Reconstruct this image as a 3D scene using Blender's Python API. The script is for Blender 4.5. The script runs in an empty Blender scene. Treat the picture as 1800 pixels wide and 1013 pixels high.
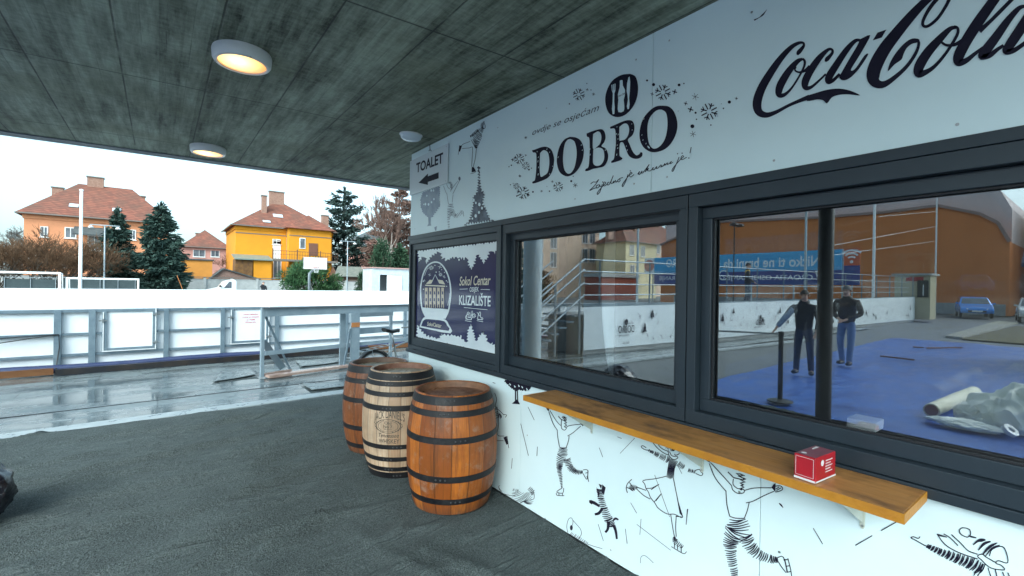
import bpy, bmesh, math, random
from mathutils import Vector, Matrix, noise
from mathutils.geometry import tessellate_polygon
R = math.radians
random.seed(7)
scene = bpy.context.scene
COL = scene.collection

# ------------------------------------------------------------------ camera
FPX, CX, CY = 815.0, 900.0, 506.5
EYE = 1.65
_s = .0155; _c = math.sqrt(1 - _s * _s); _a = math.atan(620 / 815.0); _p = -.0023
F0 = Vector((math.sin(_a), math.cos(_a), 0)); R0 = Vector((math.cos(_a), -math.sin(_a), 0)); Z0 = Vector((0, 0, 1))
CF = F0 * math.cos(_p) + Z0 * math.sin(_p); _u0 = Z0 * math.cos(_p) - F0 * math.sin(_p)
CR = R0 * _c + _u0 * _s; CU = _u0 * _c - R0 * _s
CE = Vector((0, 0, EYE))
cd = bpy.data.cameras.new('camera'); cam = bpy.data.objects.new('camera', cd); COL.objects.link(cam)
cd.sensor_width = 36; cd.lens = FPX / 1800 * 36; cd.clip_start = .02; cd.clip_end = 3000
mw = Matrix((CR, CU, -CF)).transposed().to_4x4(); mw.translation = CE
cam.matrix_world = mw
scene.camera = cam
scene.render.resolution_x = 1024; scene.render.resolution_y = 576

# ------------------------------------------------------------------ light
SUN_EL, SUN_AZ = R(38), R(-125)
wd = bpy.data.worlds.new('World'); scene.world = wd; wd.use_nodes = True
nt = wd.node_tree; bg = nt.nodes['Background']
sky = nt.nodes.new('ShaderNodeTexSky'); sky.sky_type = 'NISHITA'; sky.sun_disc = False
sky.sun_elevation = SUN_EL; sky.sun_rotation = SUN_AZ; sky.air_density = 1.0; sky.dust_density = 3.5; sky.ozone_density = 2.0
hs = nt.nodes.new('ShaderNodeHueSaturation'); hs.inputs['Saturation'].default_value = .52; hs.inputs['Hue'].default_value = .482   # cloud veil
tint = nt.nodes.new('ShaderNodeMix'); tint.data_type = 'RGBA'; tint.blend_type = 'MULTIPLY'; tint.inputs[0].default_value = 1; tint.inputs[7].default_value = (.80, 1.0, 1.04, 1)
nt.links.new(sky.outputs[0], hs.inputs['Color']); nt.links.new(hs.outputs[0], tint.inputs[6]); nt.links.new(tint.outputs[2], bg.inputs[0]); bg.inputs[1].default_value = .15
sd = bpy.data.lights.new('sun', 'SUN'); sun = bpy.data.objects.new('sun', sd); COL.objects.link(sun)
sd.energy = .7; sd.angle = R(40); sd.color = (1, .985, .95)
sdir = Vector((math.sin(SUN_AZ) * math.cos(SUN_EL), math.cos(SUN_AZ) * math.cos(SUN_EL), math.sin(SUN_EL)))
sun.rotation_euler = sdir.to_track_quat('Z', 'Y').to_euler(); sun.location = (-20, -20, 60)
vs = scene.view_settings; vs.view_transform = 'Standard'; vs.look = 'None'; vs.exposure = 1.60; vs.gamma = 1

# ------------------------------------------------------------------ measuring on real planes
def ray(u, v): return CF + CR * ((u - CX) / FPX) - CU * ((v - CY) / FPX)
def on_x(u, v, x): d = ray(u, v); return CE + d * (x / d.x)
def on_y(u, v, y): d = ray(u, v); return CE + d * (y / d.y)
def on_z(u, v, z=0): d = ray(u, v); return CE + d * ((z - EYE) / d.z)
WX = 2.19          # face of the kiosk wall
GX = 2.25          # window glass
def mir(p): return Vector((2 * GX - p.x, p.y, p.z))
def mz(u, v, z=0): return mir(on_z(u, v, z))
def mx(u, v, x): return mir(on_x(u, v, 2 * GX - x))
def my(u, v, y): return mir(on_y(u, v, y))

# ------------------------------------------------------------------ objects
WL = {}
def tag(o, label=None, cat=None, group=None, kind=None):
    if label: o['label'] = label
    if cat: o['category'] = cat
    if group: o['group'] = group
    if kind: o['kind'] = kind
    return o
def thing(name, loc, label, cat, group=None, rz=0):
    o = bpy.data.objects.new(name, None); o.empty_display_size = .2; COL.objects.link(o)
    o.location = loc; o.rotation_euler = (0, 0, rz)
    WL[o.name] = Vector(loc) if rz == 0 else None
    return tag(o, label, cat, group)
class MB:
    def __init__(s): s.v = []; s.f = []
    def add(s, vs, fs):
        n = len(s.v); s.v += [Vector(q) for q in vs]; s.f += [tuple(i + n for i in f) for f in fs]; return s
    def box(s, x0, y0, z0, x1, y1, z1):
        if x0 > x1: x0, x1 = x1, x0
        if y0 > y1: y0, y1 = y1, y0
        if z0 > z1: z0, z1 = z1, z0
        return s.add([(x0,y0,z0),(x1,y0,z0),(x1,y1,z0),(x0,y1,z0),(x0,y0,z1),(x1,y0,z1),(x1,y1,z1),(x0,y1,z1)],
              [(0,3,2,1),(4,5,6,7),(0,1,5,4),(1,2,6,5),(2,3,7,6),(3,0,4,7)])
    def bar(s, a, b, w, h, up=Z0):          # box from a to b, w across, h along up
        a = Vector(a); b = Vector(b); d = (b - a).normalized(); up = Vector(up)
        if abs(d.dot(up)) > .98: up = Vector((0, 1, 0)) if abs(d.y) < .9 else Vector((1, 0, 0))
        r = d.cross(up).normalized(); t = r.cross(d)
        q = []
        for p in (a, b):
            for i, j in ((-1,-1),(1,-1),(1,1),(-1,1)): q.append(p + r * (i * w / 2) + t * (j * h / 2))
        return s.add(q, [(3,2,1,0),(4,5,6,7),(0,1,5,4),(1,2,6,5),(2,3,7,6),(3,0,4,7)])
    def tube(s, pts, r, n=8, cap=True):
        pts = [Vector(p) for p in pts]; rs = r if isinstance(r, (list, tuple)) else [r] * len(pts)
        base = len(s.v); prev = None
        for i, p in enumerate(pts):
            d = (pts[min(i + 1, len(pts) - 1)] - pts[max(i - 1, 0)]).normalized()
            if prev is None:
                t = Vector((0, 0, 1)) if abs(d.z) < .9 else Vector((1, 0, 0)); x = d.cross(t).normalized()
            else: x = (prev - d * prev.dot(d)).normalized()
            prev = x; y = d.cross(x)
            for k in range(n):
                a = 2 * math.pi * k / n; s.v.append(p + (x * math.cos(a) + y * math.sin(a)) * rs[i])
        for i in range(len(pts) - 1):
            for k in range(n):
                a = base + i * n + k; b = base + i * n + (k + 1) % n; s.f.append((a, b, b + n, a + n))
        if cap:
            s.f.append(tuple(base + k for k in reversed(range(n)))); e = base + (len(pts) - 1) * n
            s.f.append(tuple(e + k for k in range(n)))
        return s
    def lathe(s, prof, c=(0, 0, 0), n=32):
        base = len(s.v); c = Vector(c)
        for r, z in prof:
            for k in range(n):
                a = 2 * math.pi * k / n; s.v.append(c + Vector((r * math.cos(a), r * math.sin(a), z)))
        for i in range(len(prof) - 1):
            for k in range(n):
                a = base + i * n + k; b = base + i * n + (k + 1) % n; s.f.append((a, b, b + n, a + n))
        return s
    def poly(s, pts): n = len(s.v); s.v += [Vector(p) for p in pts]; s.f.append(tuple(range(n, n + len(pts)))); return s
    def prism(s, pts, off):
        off = Vector(off); n = len(pts); b = len(s.v); pts = [Vector(p) for p in pts]
        s.v += pts + [p + off for p in pts]
        s.f.append(tuple(b + i for i in reversed(range(n)))); s.f.append(tuple(b + n + i for i in range(n)))
        for i in range(n): j = (i + 1) % n; s.f.append((b + i, b + j, b + n + j, b + n + i))
        return s
    def each(s, name, mat, parent=None, **k):     # every loose piece becomes an object of its own
        par = list(range(len(s.v)))
        def find(i):
            while par[i] != i: par[i] = par[par[i]]; i = par[i]
            return i
        for f in s.f:
            r = find(f[0])
            for q in f[1:]: par[find(q)] = r
        grp = {}
        for f in s.f: grp.setdefault(find(f[0]), []).append(f)
        out = []
        for fs in grp.values():
            m = MB(); ix = {}
            for f in fs:
                for q in f:
                    if q not in ix: ix[q] = len(m.v); m.v.append(s.v[q])
                m.f.append(tuple(ix[q] for q in f))
            out.append(m.build(name, mat, parent, **k))
        return out
    def build(s, name, mat, parent=None, smooth=False, local=False, bevel=0, label=None, fix=False):
        sh = Vector((0, 0, 0))
        if parent is not None and not local and WL.get(parent.name) is not None: sh = WL[parent.name]
        me = bpy.data.meshes.new(name); me.from_pydata([v - sh for v in s.v], [], s.f)
        if fix:
            bm = bmesh.new(); bm.from_mesh(me); bmesh.ops.recalc_face_normals(bm, faces=bm.faces); bm.to_mesh(me); bm.free()
        if smooth:
            me.polygons.foreach_set('use_smooth', [True] * len(me.polygons))
        for m in (mat if isinstance(mat, (list, tuple)) else [mat]): me.materials.append(m)
        o = bpy.data.objects.new(name, me); COL.objects.link(o)
        if parent is not None: o.parent = parent; WL[o.name] = WL.get(parent.name)
        else: WL[o.name] = Vector((0, 0, 0))
        if bevel:
            b = o.modifiers.new('bevel', 'BEVEL'); b.width = bevel; b.segments = 2; b.limit_method = 'ANGLE'
        if smooth == 'auto':
            me.set_sharp_from_angle(angle=R(40))
        if label: o['label'] = label
        return o
def kids(o): return [c for c in bpy.data.objects if c.parent == o]
def dup(o, loc=None, rz=None, label=None, parent=None):
    c = o.copy(); COL.objects.link(c)
    if parent is not None: c.parent = parent
    if loc is not None: c.location = loc
    if rz is not None: c.rotation_euler = (0, 0, rz)
    if label: c['label'] = label
    for k in kids(o): dup(k, parent=c)
    return c

# ------------------------------------------------------------------ materials
def mk(name, c1, c2=None, sc=4, rough=.6, rough2=None, metal=0, bump=0, bsc=60, stretch=(1, 1, 1), lo=.35, hi=.65, spec=.5, coat=0, detail=6, fine=.0):
    m = bpy.data.materials.new(name); m.use_nodes = True; nt = m.node_tree; N = nt.nodes; L = nt.links
    b = N['Principled BSDF']; b.inputs['Metallic'].default_value = metal; b.inputs['Roughness'].default_value = rough
    b.inputs['Specular IOR Level'].default_value = spec; b.inputs['Coat Weight'].default_value = coat
    b.inputs['Base Color'].default_value = (*c1, 1)
    tc = N.new('ShaderNodeTexCoord'); mp = N.new('ShaderNodeMapping'); mp.inputs['Scale'].default_value = stretch
    L.new(tc.outputs['Object'], mp.inputs[0])
    if c2:
        n = N.new('ShaderNodeTexNoise'); n.inputs['Scale'].default_value = sc; n.inputs['Detail'].default_value = detail; n.inputs['Roughness'].default_value = .62
        L.new(mp.outputs[0], n.inputs['Vector'])
        r = N.new('ShaderNodeMapRange'); r.inputs[1].default_value = lo; r.inputs[2].default_value = hi; L.new(n.outputs[0], r.inputs[0])
        x = N.new('ShaderNodeMix'); x.data_type = 'RGBA'; x.inputs[6].default_value = (*c1, 1); x.inputs[7].default_value = (*c2, 1)
        L.new(r.outputs[0], x.inputs[0]); L.new(x.outputs[2], b.inputs['Base Color'])
        if rough2 is not None:
            q = N.new('ShaderNodeMapRange'); q.inputs[1].default_value = lo; q.inputs[2].default_value = hi
            q.inputs[3].default_value = rough; q.inputs[4].default_value = rough2; L.new(n.outputs[0], q.inputs[0]); L.new(q.outputs[0], b.inputs['Roughness'])
    if bump:
        n2 = N.new('ShaderNodeTexNoise'); n2.inputs['Scale'].default_value = bsc; n2.inputs['Detail'].default_value = 4
        L.new(mp.outputs[0], n2.inputs['Vector'])
        bp = N.new('ShaderNodeBump'); bp.inputs['Strength'].default_value = bump; bp.inputs['Distance'].default_value = .02
        L.new(n2.outputs[0], bp.inputs['Height']); L.new(bp.outputs[0], b.inputs['Normal'])
    return m
class NG:                                   # small helper to write node maths
    def __init__(s, m): s.nt = m.node_tree; s.N = s.nt.nodes; s.L = s.nt.links; s.b = s.N['Principled BSDF']
    def val(s, sock, x):
        if isinstance(x, (int, float)): sock.default_value = x
        elif isinstance(x, tuple): sock.default_value = x
        else: s.L.new(x, sock)
    def m(s, op, a, b=0, c=0):
        n = s.N.new('ShaderNodeMath'); n.operation = op; s.val(n.inputs[0], a); s.val(n.inputs[1], b); s.val(n.inputs[2], c); return n.outputs[0]
    def obj(s):
        t = s.N.new('ShaderNodeTexCoord'); x = s.N.new('ShaderNodeSeparateXYZ'); s.L.new(t.outputs['Object'], x.inputs[0]); return t.outputs['Object'], x.outputs[0], x.outputs[1], x.outputs[2]
    def comb(s, x, y, z):
        n = s.N.new('ShaderNodeCombineXYZ'); s.val(n.inputs[0], x); s.val(n.inputs[1], y); s.val(n.inputs[2], z); return n.outputs[0]
    def noise(s, vec, sc, det=5, ro=.6):
        n = s.N.new('ShaderNodeTexNoise'); n.inputs['Scale'].default_value = sc; n.inputs['Detail'].default_value = det; n.inputs['Roughness'].default_value = ro
        s.L.new(vec, n.inputs['Vector']); return n.outputs[0]
    def white(s, v):
        n = s.N.new('ShaderNodeTexWhiteNoise'); n.noise_dimensions = '1D'; s.val(n.inputs['W'], v); return n.outputs[0]
    def rng(s, x, a, b, c=0., d=1.):
        n = s.N.new('ShaderNodeMapRange'); s.val(n.inputs[0], x); n.inputs[1].default_value = a; n.inputs[2].default_value = b; n.inputs[3].default_value = c; n.inputs[4].default_value = d; return n.outputs[0]
    def mix(s, f, a, b, mode='MIX'):
        n = s.N.new('ShaderNodeMix'); n.data_type = 'RGBA'; n.blend_type = mode; s.val(n.inputs[0], f)
        s.val(n.inputs[6], (*a, 1) if isinstance(a, tuple) else a); s.val(n.inputs[7], (*b, 1) if isinstance(b, tuple) else b); return n.outputs[2]
    def bump(s, h, st=.4, dist=.02):
        n = s.N.new('ShaderNodeBump'); n.inputs['Strength'].default_value = st; n.inputs['Distance'].default_value = dist; s.L.new(h, n.inputs['Height']); s.L.new(n.outputs[0], s.b.inputs['Normal'])
    def col(s, c): s.L.new(c, s.b.inputs['Base Color'])
    def rough(s, c): s.val(s.b.inputs['Roughness'], c)

# formwork concrete: boards run along y, sheets .48 wide
M_conc = mk('board_marked_concrete', (.2, .2, .2), rough=.8); g = NG(M_conc); ov, ox, oy, oz = g.obj()
streak = g.noise(g.comb(g.m('MULTIPLY', ox, 9), g.m('MULTIPLY', oy, 1.0), oz), 1.6, 7, .7)
blotch = g.noise(ov, 1.1, 6, .65); speck = g.noise(g.comb(ox, g.m('MULTIPLY', oy, 2.2), oz), 14, 4, .7)
bid = g.m('FLOOR', g.m('DIVIDE', g.m('ADD', ox, 50.95), .119)); bw = g.white(bid)
tone = g.m('ADD', g.m('ADD', g.m('MULTIPLY', streak, .9), g.m('MULTIPLY', blotch, .65)), g.m('ADD', g.m('MULTIPLY', bw, .16), g.m('MULTIPLY', speck, .35)))
c = g.mix(g.rng(tone, .80, 1.26), (.024, .031, .017), (.36, .41, .32))
c = g.mix(g.rng(g.noise(ov, .8, 5), .48, .66, 0, .55), c, (.115, .125, .065))
def joint(g, co, off, per, w):
    f = g.m('FRACT', g.m('DIVIDE', g.m('ADD', co, off), per)); d = g.m('MULTIPLY', g.m('ABSOLUTE', g.m('SUBTRACT', f, .5)), per)
    return g.rng(d, per / 2 - w, per / 2 - w * .3, 0, 1)      # 1 at the joint
oyt = g.m('ADD', oy, g.m('MULTIPLY', ox, .05))
jx = joint(g, ox, 48 + .22 - .24 + .24, .48, .007); jy = joint(g, oyt, 89 - 4.22, 1.78, .009)
jb = joint(g, ox, 47.98, .12, .004)
ja = g.m('MAXIMUM', g.m('MAXIMUM', g.m('MULTIPLY', jx, g.rng(g.noise(ov, 3), .30, .5)), g.m('MULTIPLY', jb, g.rng(g.noise(ov, 2.2), .45, .7, 0, .5))), jy)
c = g.mix(g.m('MULTIPLY', ja, .8), c, (.02, .022, .02)); g.col(c)
g.bump(g.m('SUBTRACT', g.m('ADD', g.m('MULTIPLY', streak, .5), g.m('MULTIPLY', speck, .5)), g.m('MULTIPLY', ja, 1.0)), .5, .012)

# felt carpet
M_felt = mk('grey_felt', (.03, .034, .034), rough=.95, spec=.15); g = NG(M_felt); ov, ox, oy, oz = g.obj()
f1 = g.noise(ov, 130, 3, .7); f2 = g.noise(ov, 2.2, 6, .62); f3 = g.noise(ov, 420, 2, .6)
f4 = g.noise(ov, 46, 4, .7); f5 = g.noise(g.comb(g.m('MULTIPLY', ox, 1.5), g.m('MULTIPLY', oy, 7), 0), 3.0, 5, .6)
c = g.mix(g.rng(f2, .35, .68), (.044, .060, .059), (.115, .145, .144)); c = g.mix(g.rng(f5, .5, .72, 0, .55), c, (.05, .058, .056)); c = g.mix(g.rng(f4, .42, .66, 0, .6), c, (.06, .068, .066)); c = g.mix(g.rng(f1, .40, .7, 0, .75), c, (.26, .30, .30))
c = g.mix(g.rng(f3, .66, .74, 0, .6), c, (.30, .32, .31)); g.col(c); f6 = g.noise(g.comb(g.m('ADD', g.m('MULTIPLY', ox, .9), g.m('MULTIPLY', oy, .25)), g.m('SUBTRACT', g.m('MULTIPLY', oy, 6.5), g.m('MULTIPLY', ox, 1.2)), 3.0), 1.3, 3, .5)
rdg = g.m('POWER', g.m('SUBTRACT', 1.0, g.m('MINIMUM', 1.0, g.m('MULTIPLY', g.m('ABSOLUTE', g.m('SUBTRACT', f6, .5)), 9.0))), 2.0)
g.bump(g.m('ADD', g.m('ADD', f1, g.m('MULTIPLY', f4, 1.4)), g.m('MULTIPLY', g.m('MULTIPLY', rdg, g.rng(f2, .42, .6)), 1.6)), 1.0, .03)
# wet paving
M_wet = mk('wet_paving', (.1, .1, .1), rough=.2, spec=.6); g = NG(M_wet); ov, ox, oy, oz = g.obj()
w1 = g.noise(g.comb(g.m('MULTIPLY', ox, .55), g.m('MULTIPLY', oy, 1.5), oz), 1.3, 5, .55); w2 = g.noise(ov, 9, 5, .6)
br = g.N.new('ShaderNodeTexBrick'); br.inputs['Scale'].default_value = 1; br.inputs['Mortar Size'].default_value = .006; br.inputs['Brick Width'].default_value = 1.6; br.inputs['Row Height'].default_value = .85
br.inputs['Color1'].default_value = (.9, .9, .9, 1); br.inputs['Color2'].default_value = (1, 1, 1, 1); br.inputs['Mortar'].default_value = (.25, .25, .25, 1)
g.L.new(ov, br.inputs['Vector'])
c = g.mix(g.rng(w1, .38, .6), (.062, .080, .084), (.135, .165, .17)); c = g.mix(g.rng(w2, .4, .75, 0, .4), c, (.34, .36, .36)); c = g.mix(1.0, c, br.outputs[0], 'MULTIPLY'); g.col(c)
g.rough(g.rng(w1, .40, .62, .05, .38)); g.bump(g.m('ADD', g.m('MULTIPLY', w2, .25), g.m('MULTIPLY', br.outputs['Fac'], -.4)), .12, .02)
M_asph = mk('asphalt', (.115, .125, .13), (.17, .18, .18), sc=1.5, rough=.5, rough2=.85, bump=.4, bsc=160)
M_kerb = mk('wet_kerb_concrete', (.22, .25, .26), (.36, .40, .41), sc=6, rough=.22, rough2=.5, bump=.2, bsc=40)
M_ice = mk('ice', (.78, .83, .86), (.86, .89, .9), sc=.5, rough=.25)
M_panel = mk('white_panel', (.63, .755, .785), (.69, .81, .835), sc=.8, rough=.36, spec=.45, bump=.02, bsc=3)
M_print = mk('black_print', (.008, .007, .018), (.015, .013, .028), sc=9, rough=.5, spec=.2)
M_fade = mk('faded_blue_grey_print', (.20, .25, .33), (.30, .36, .43), sc=8, rough=.4)
M_dimp = mk('fading_black_print', (.03, .032, .05), (.12, .15, .2), sc=14, rough=.4)
M_alu = mk('anthracite_frame', (.014, .023, .032), (.019, .029, .039), sc=3, rough=.38, spec=.5, bump=.02, bsc=200)
M_gask = mk('black_gasket', (.006, .006, .009), rough=.6)
M_dark = mk('dark_interior', (.02, .02, .024), (.03, .03, .034), rough=.8)
M_navy = mk('navy_film', (.016, .018, .070), (.022, .024, .085), sc=2, rough=.08, spec=.4)
M_pale = mk('pale_film', (.60, .66, .70), (.66, .72, .75), sc=3, rough=.09, spec=.7)
M_cream = mk('cream_film', (.62, .57, .46), rough=.1, spec=.7)
M_tan = mk('tan_film', (.50, .40, .30), rough=.1, spec=.7)
M_white = mk('white_paint', (.78, .80, .81), (.72, .74, .75), sc=4, rough=.4)
M_hdpe = mk('white_board_plastic', (.80, .83, .85), (.74, .78, .81), sc=2, rough=.4)
M_galv = mk('galvanised_steel', (.30, .35, .38), (.42, .47, .50), sc=14, rough=.35, rough2=.5, metal=.6)
M_rail = mk('grey_painted_steel', (.125, .175, .215), (.185, .245, .285), sc=7, rough=.35, metal=.25, bump=.1, bsc=40)
M_steel = mk('worn_steel', (.45, .47, .48), (.35, .36, .36), sc=20, rough=.3, metal=.9)
M_black = mk('black_plastic', (.012, .012, .013), (.02, .02, .021), sc=20, rough=.4)
M_lampb = mk('lamp_housing_white', (.66, .68, .68), (.6, .62, .62), sc=9, rough=.35)
# ------------------------------------------------------------------ ground
def plane(name, x0, y0, x1, y1, z, m, kind='structure'):
    return tag(MB().poly([(x0,y0,z),(x1,y0,z),(x1,y1,z),(x0,y1,z)]).build(name, m), kind=kind)
plane('ground', -900, -900, 900, 900, -.06, M_asph)
plane('pavement', -22, 7.02, 14, 11.9, -.016, M_wet)
# felt laid loosely under the canopy, with pulled-up folds
def fold(x, y, cx, cy, ang, ln, w, h):
    dx, dy = x - cx, y - cy; a = dx * math.cos(ang) + dy * math.sin(ang); b = -dx * math.sin(ang) + dy * math.cos(ang)
    b += .05 * math.sin(a * 2.3 + cx * 5) + .02 * math.sin(a * 7 + cy)
    return h * math.exp(-(b / w) ** 2) * max(0, 1 - (a / ln) ** 2)
FOLDS = [(.9, 6.3, .10, 1.1, .035, .022), (.4, 5.55, .16, 1.3, .04, .022), (1.1, 5.1, .20, .9, .035, .026), (.2, 4.75, .05, 1.0, .05, .014),
         (.75, 4.15, .28, .9, .04, .018), (-.3, 5.1, .1, .8, .05, .012), (.9, 3.3, .35, .8, .04, .014), (-.2, 6.4, .03, 1.2, .05, .012), (1.2, 2.5, 1.9, .9, .06, .007),
         (.3, 3.6, .2, .9, .06, .012), (1.0, 5.9, .12, .6, .03, .018), (1.75, 1.75, 2.0, 1.2, .05, .008), (-.5, 4.0, .12, .8, .05, .012)]
mb = MB(); nx, ny = 210, 440; X0, X1, Y0, Y1 = -2.3, 2.185, -2.5, 7.0
for j in range(ny + 1):
    for i in range(nx + 1):
        x = X0 + (X1 - X0) * i / nx; y = Y0 + (Y1 - Y0) * j / ny
        if j == ny: y += .03 * noise.noise((x * 2.2, 1, 0)) + .015 * noise.noise((x * 9, 2, 0)) + .045 * (x - .4)
        z = .004 + .006 * noise.noise((x * 1.3, y * 1.5, 0)) + .004 * noise.noise((x * 4, y * 5, 3))
        p_ = Vector((x * .98 + y * .17, y * .98 - x * .17, 0)); q_ = noise.noise((p_.x * .55 + 3, p_.y * 2.6 + .5 * noise.noise((p_.x * 1.3, p_.y, 4)), 7)); z += .050 * (1 - min(1, abs(q_) * 2.2)) ** 5 * max(0, .35 + 1.3 * noise.noise((x * .8, y * .9, 9)))
        q_ = noise.noise((p_.x * 1.1 + 9, p_.y * 5.5 + .6 * noise.noise((p_.x * 2, p_.y * 2, 1)), 2)); z += .022 * (1 - min(1, abs(q_) * 2.4)) ** 4 * max(0, .3 + noise.noise((x * 1.1, y * 1.3, 5)))
        for f in FOLDS: z += 2.6 * fold(x, y, *f)
        mb.v.append(Vector((x, y, max(z, 0) if j < ny else -.01)))
for j in range(ny):
    for i in range(nx):
        a = j * (nx + 1) + i; mb.f.append((a, a + 1, a + nx + 2, a + nx + 1))
tag(mb.build('carpet', M_felt, smooth=True), kind='structure')
# pale wet kerb strip beyond it, slightly skewed like the paving
mb = MB(); mb.prism([(-14, 6.42, -.05), (6, 7.32, -.05), (6, 7.56, -.05), (-14, 6.68, -.05)], (0, 0, .044))
tag(mb.build('kerb', M_kerb), kind='structure')
mb = MB(); mb.prism([(-14, 7.50, -.05), (6, 8.43, -.05), (6, 8.46, -.05), (-14, 7.53, -.05)], (0, 0, .038))
tag(mb.build('drain', M_gask), kind='structure')

# ------------------------------------------------------------------ canopy slab
CZ = 3.093
can = thing('concrete_canopy', (0, 0, CZ), 'board-marked grey concrete canopy slab overhead with round lamps under it', 'roof')
def edge_y(x): return 6.70 - .05 * x
mb = MB(); xs = [-3.2 + .5 * i for i in range(22)]
prof = [(-6, 0), (None, 0), (None, .32), (-6, .32)]
mb.prism([(-1.55, -1.5, CZ), (7.3, -1.5, CZ), (7.3, edge_y(7.3), CZ), (-1.55, edge_y(-1.55), CZ)], (0, 0, .34))
o = mb.build('slab', M_conc, can, local=True, fix=True)
for v in o.data.vertices: v.co.z -= CZ
m_drip = mk('slab_edge_concrete', (.12, .14, .16), (.2, .22, .23), sc=3, rough=.7)
mb = MB(); mb.prism([(-1.55, edge_y(-1.55) - .16, CZ - .012), (7.3, edge_y(7.3) - .16, CZ - .012), (7.3, edge_y(7.3) + .004, CZ - .012), (-1.55, edge_y(-1.55) + .004, CZ - .012)], (0, 0, .011))
mb.build('edge_strip', m_drip, can)
M_col = mk('grey_blue_column_paint', (.36, .44, .48), (.42, .5, .54), sc=3, rough=.5)
q = MB().lathe([(.11, -.05), (.11, CZ)], (-1.3, -1.2, 0), 24).build('column', M_col, can, smooth='auto')
q = MB().lathe([(.075, 0), (.075, CZ)], (-1.35, 1.98, 0), 20).build('column', M_black, can, smooth='auto', label='slim black steel column')

# ------------------------------------------------------------------ lamps under the slab
m_glow = bpy.data.materials.new('lit_diffuser'); m_glow.use_nodes = True; g = NG(m_glow); ov, ox, oy, oz = g.obj()
e = g.b; e.inputs['Base Color'].default_value = (.45, .32, .16, 1); e.inputs['Roughness'].default_value = .3
rr = g.m('SQRT', g.m('ADD', g.m('POWER', g.m('ADD', ox, .03), 2), g.m('POWER', g.m('ADD', oy, .05), 2)))
c = g.mix(g.rng(rr, .03, .15), (1, .72, .28), (1, .40, .09)); g.L.new(c, e.inputs['Emission Color']); g.L.new(g.rng(rr, .02, .15, 1.25, .42), e.inputs['Emission Strength'])
def ceiling_lamp(x, y, label):
    t = thing('ceiling_lamp', (x, y, CZ), label, 'lamp', 'round lamps under the canopy')
    MB().lathe([(.0, 0), (.163, 0), (.166, -.012), (.162, -.058), (.152, -.072), (.137, -.075), (.133, -.070), (.133, -.055)], (0, 0, 0), 48).build('housing', M_lampb, t, smooth='auto', local=True)
    MB().lathe([(.133, -.066), (.10, -.074), (.05, -.080), (.0001, -.082)], (0, 0, 0), 40).build('diffuser', m_glow, t, smooth=True, local=True)
    for k in range(3):
        a = R(40 + 120 * k); MB().lathe([(.006, -.066), (.006, -.076), (.0001, -.077)], (.147 * math.cos(a), .147 * math.sin(a), 0), 8).build('screw', M_steel, t, local=True)
    return t
ceiling_lamp(.40, 3.36, 'nearer round ceiling lamp with a warm yellow glow and white ring')
ceiling_lamp(.40, 5.93, 'farther round white-rimmed ceiling lamp glowing near the slab edge')
t = thing('emergency_light', (1.90, 4.13, CZ), 'unlit oval white lamp on the slab beside the kiosk fascia', 'lamp')
ov_ = [(.17, -.0), (.168, -.02), (.155, -.045), (.12, -.062), (.06, -.07), (.0001, -.072)]
mb = MB().lathe(ov_, (0, 0, 0), 36)
for v in mb.v: v.x *= .62; v.y *= .52; v.z *= .85
m_opal = mk('opal_plastic', (.62, .70, .76), rough=.25); mb.build('cover', m_opal, t, smooth=True, local=True)
mb = MB().lathe([(.178, 0), (.178, -.012), (.168, -.014)], (0, 0, 0), 36)
for v in mb.v: v.x *= .62; v.y *= .52; v.z *= .85
mb.build('base', M_lampb, t, smooth='auto', local=True)
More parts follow.
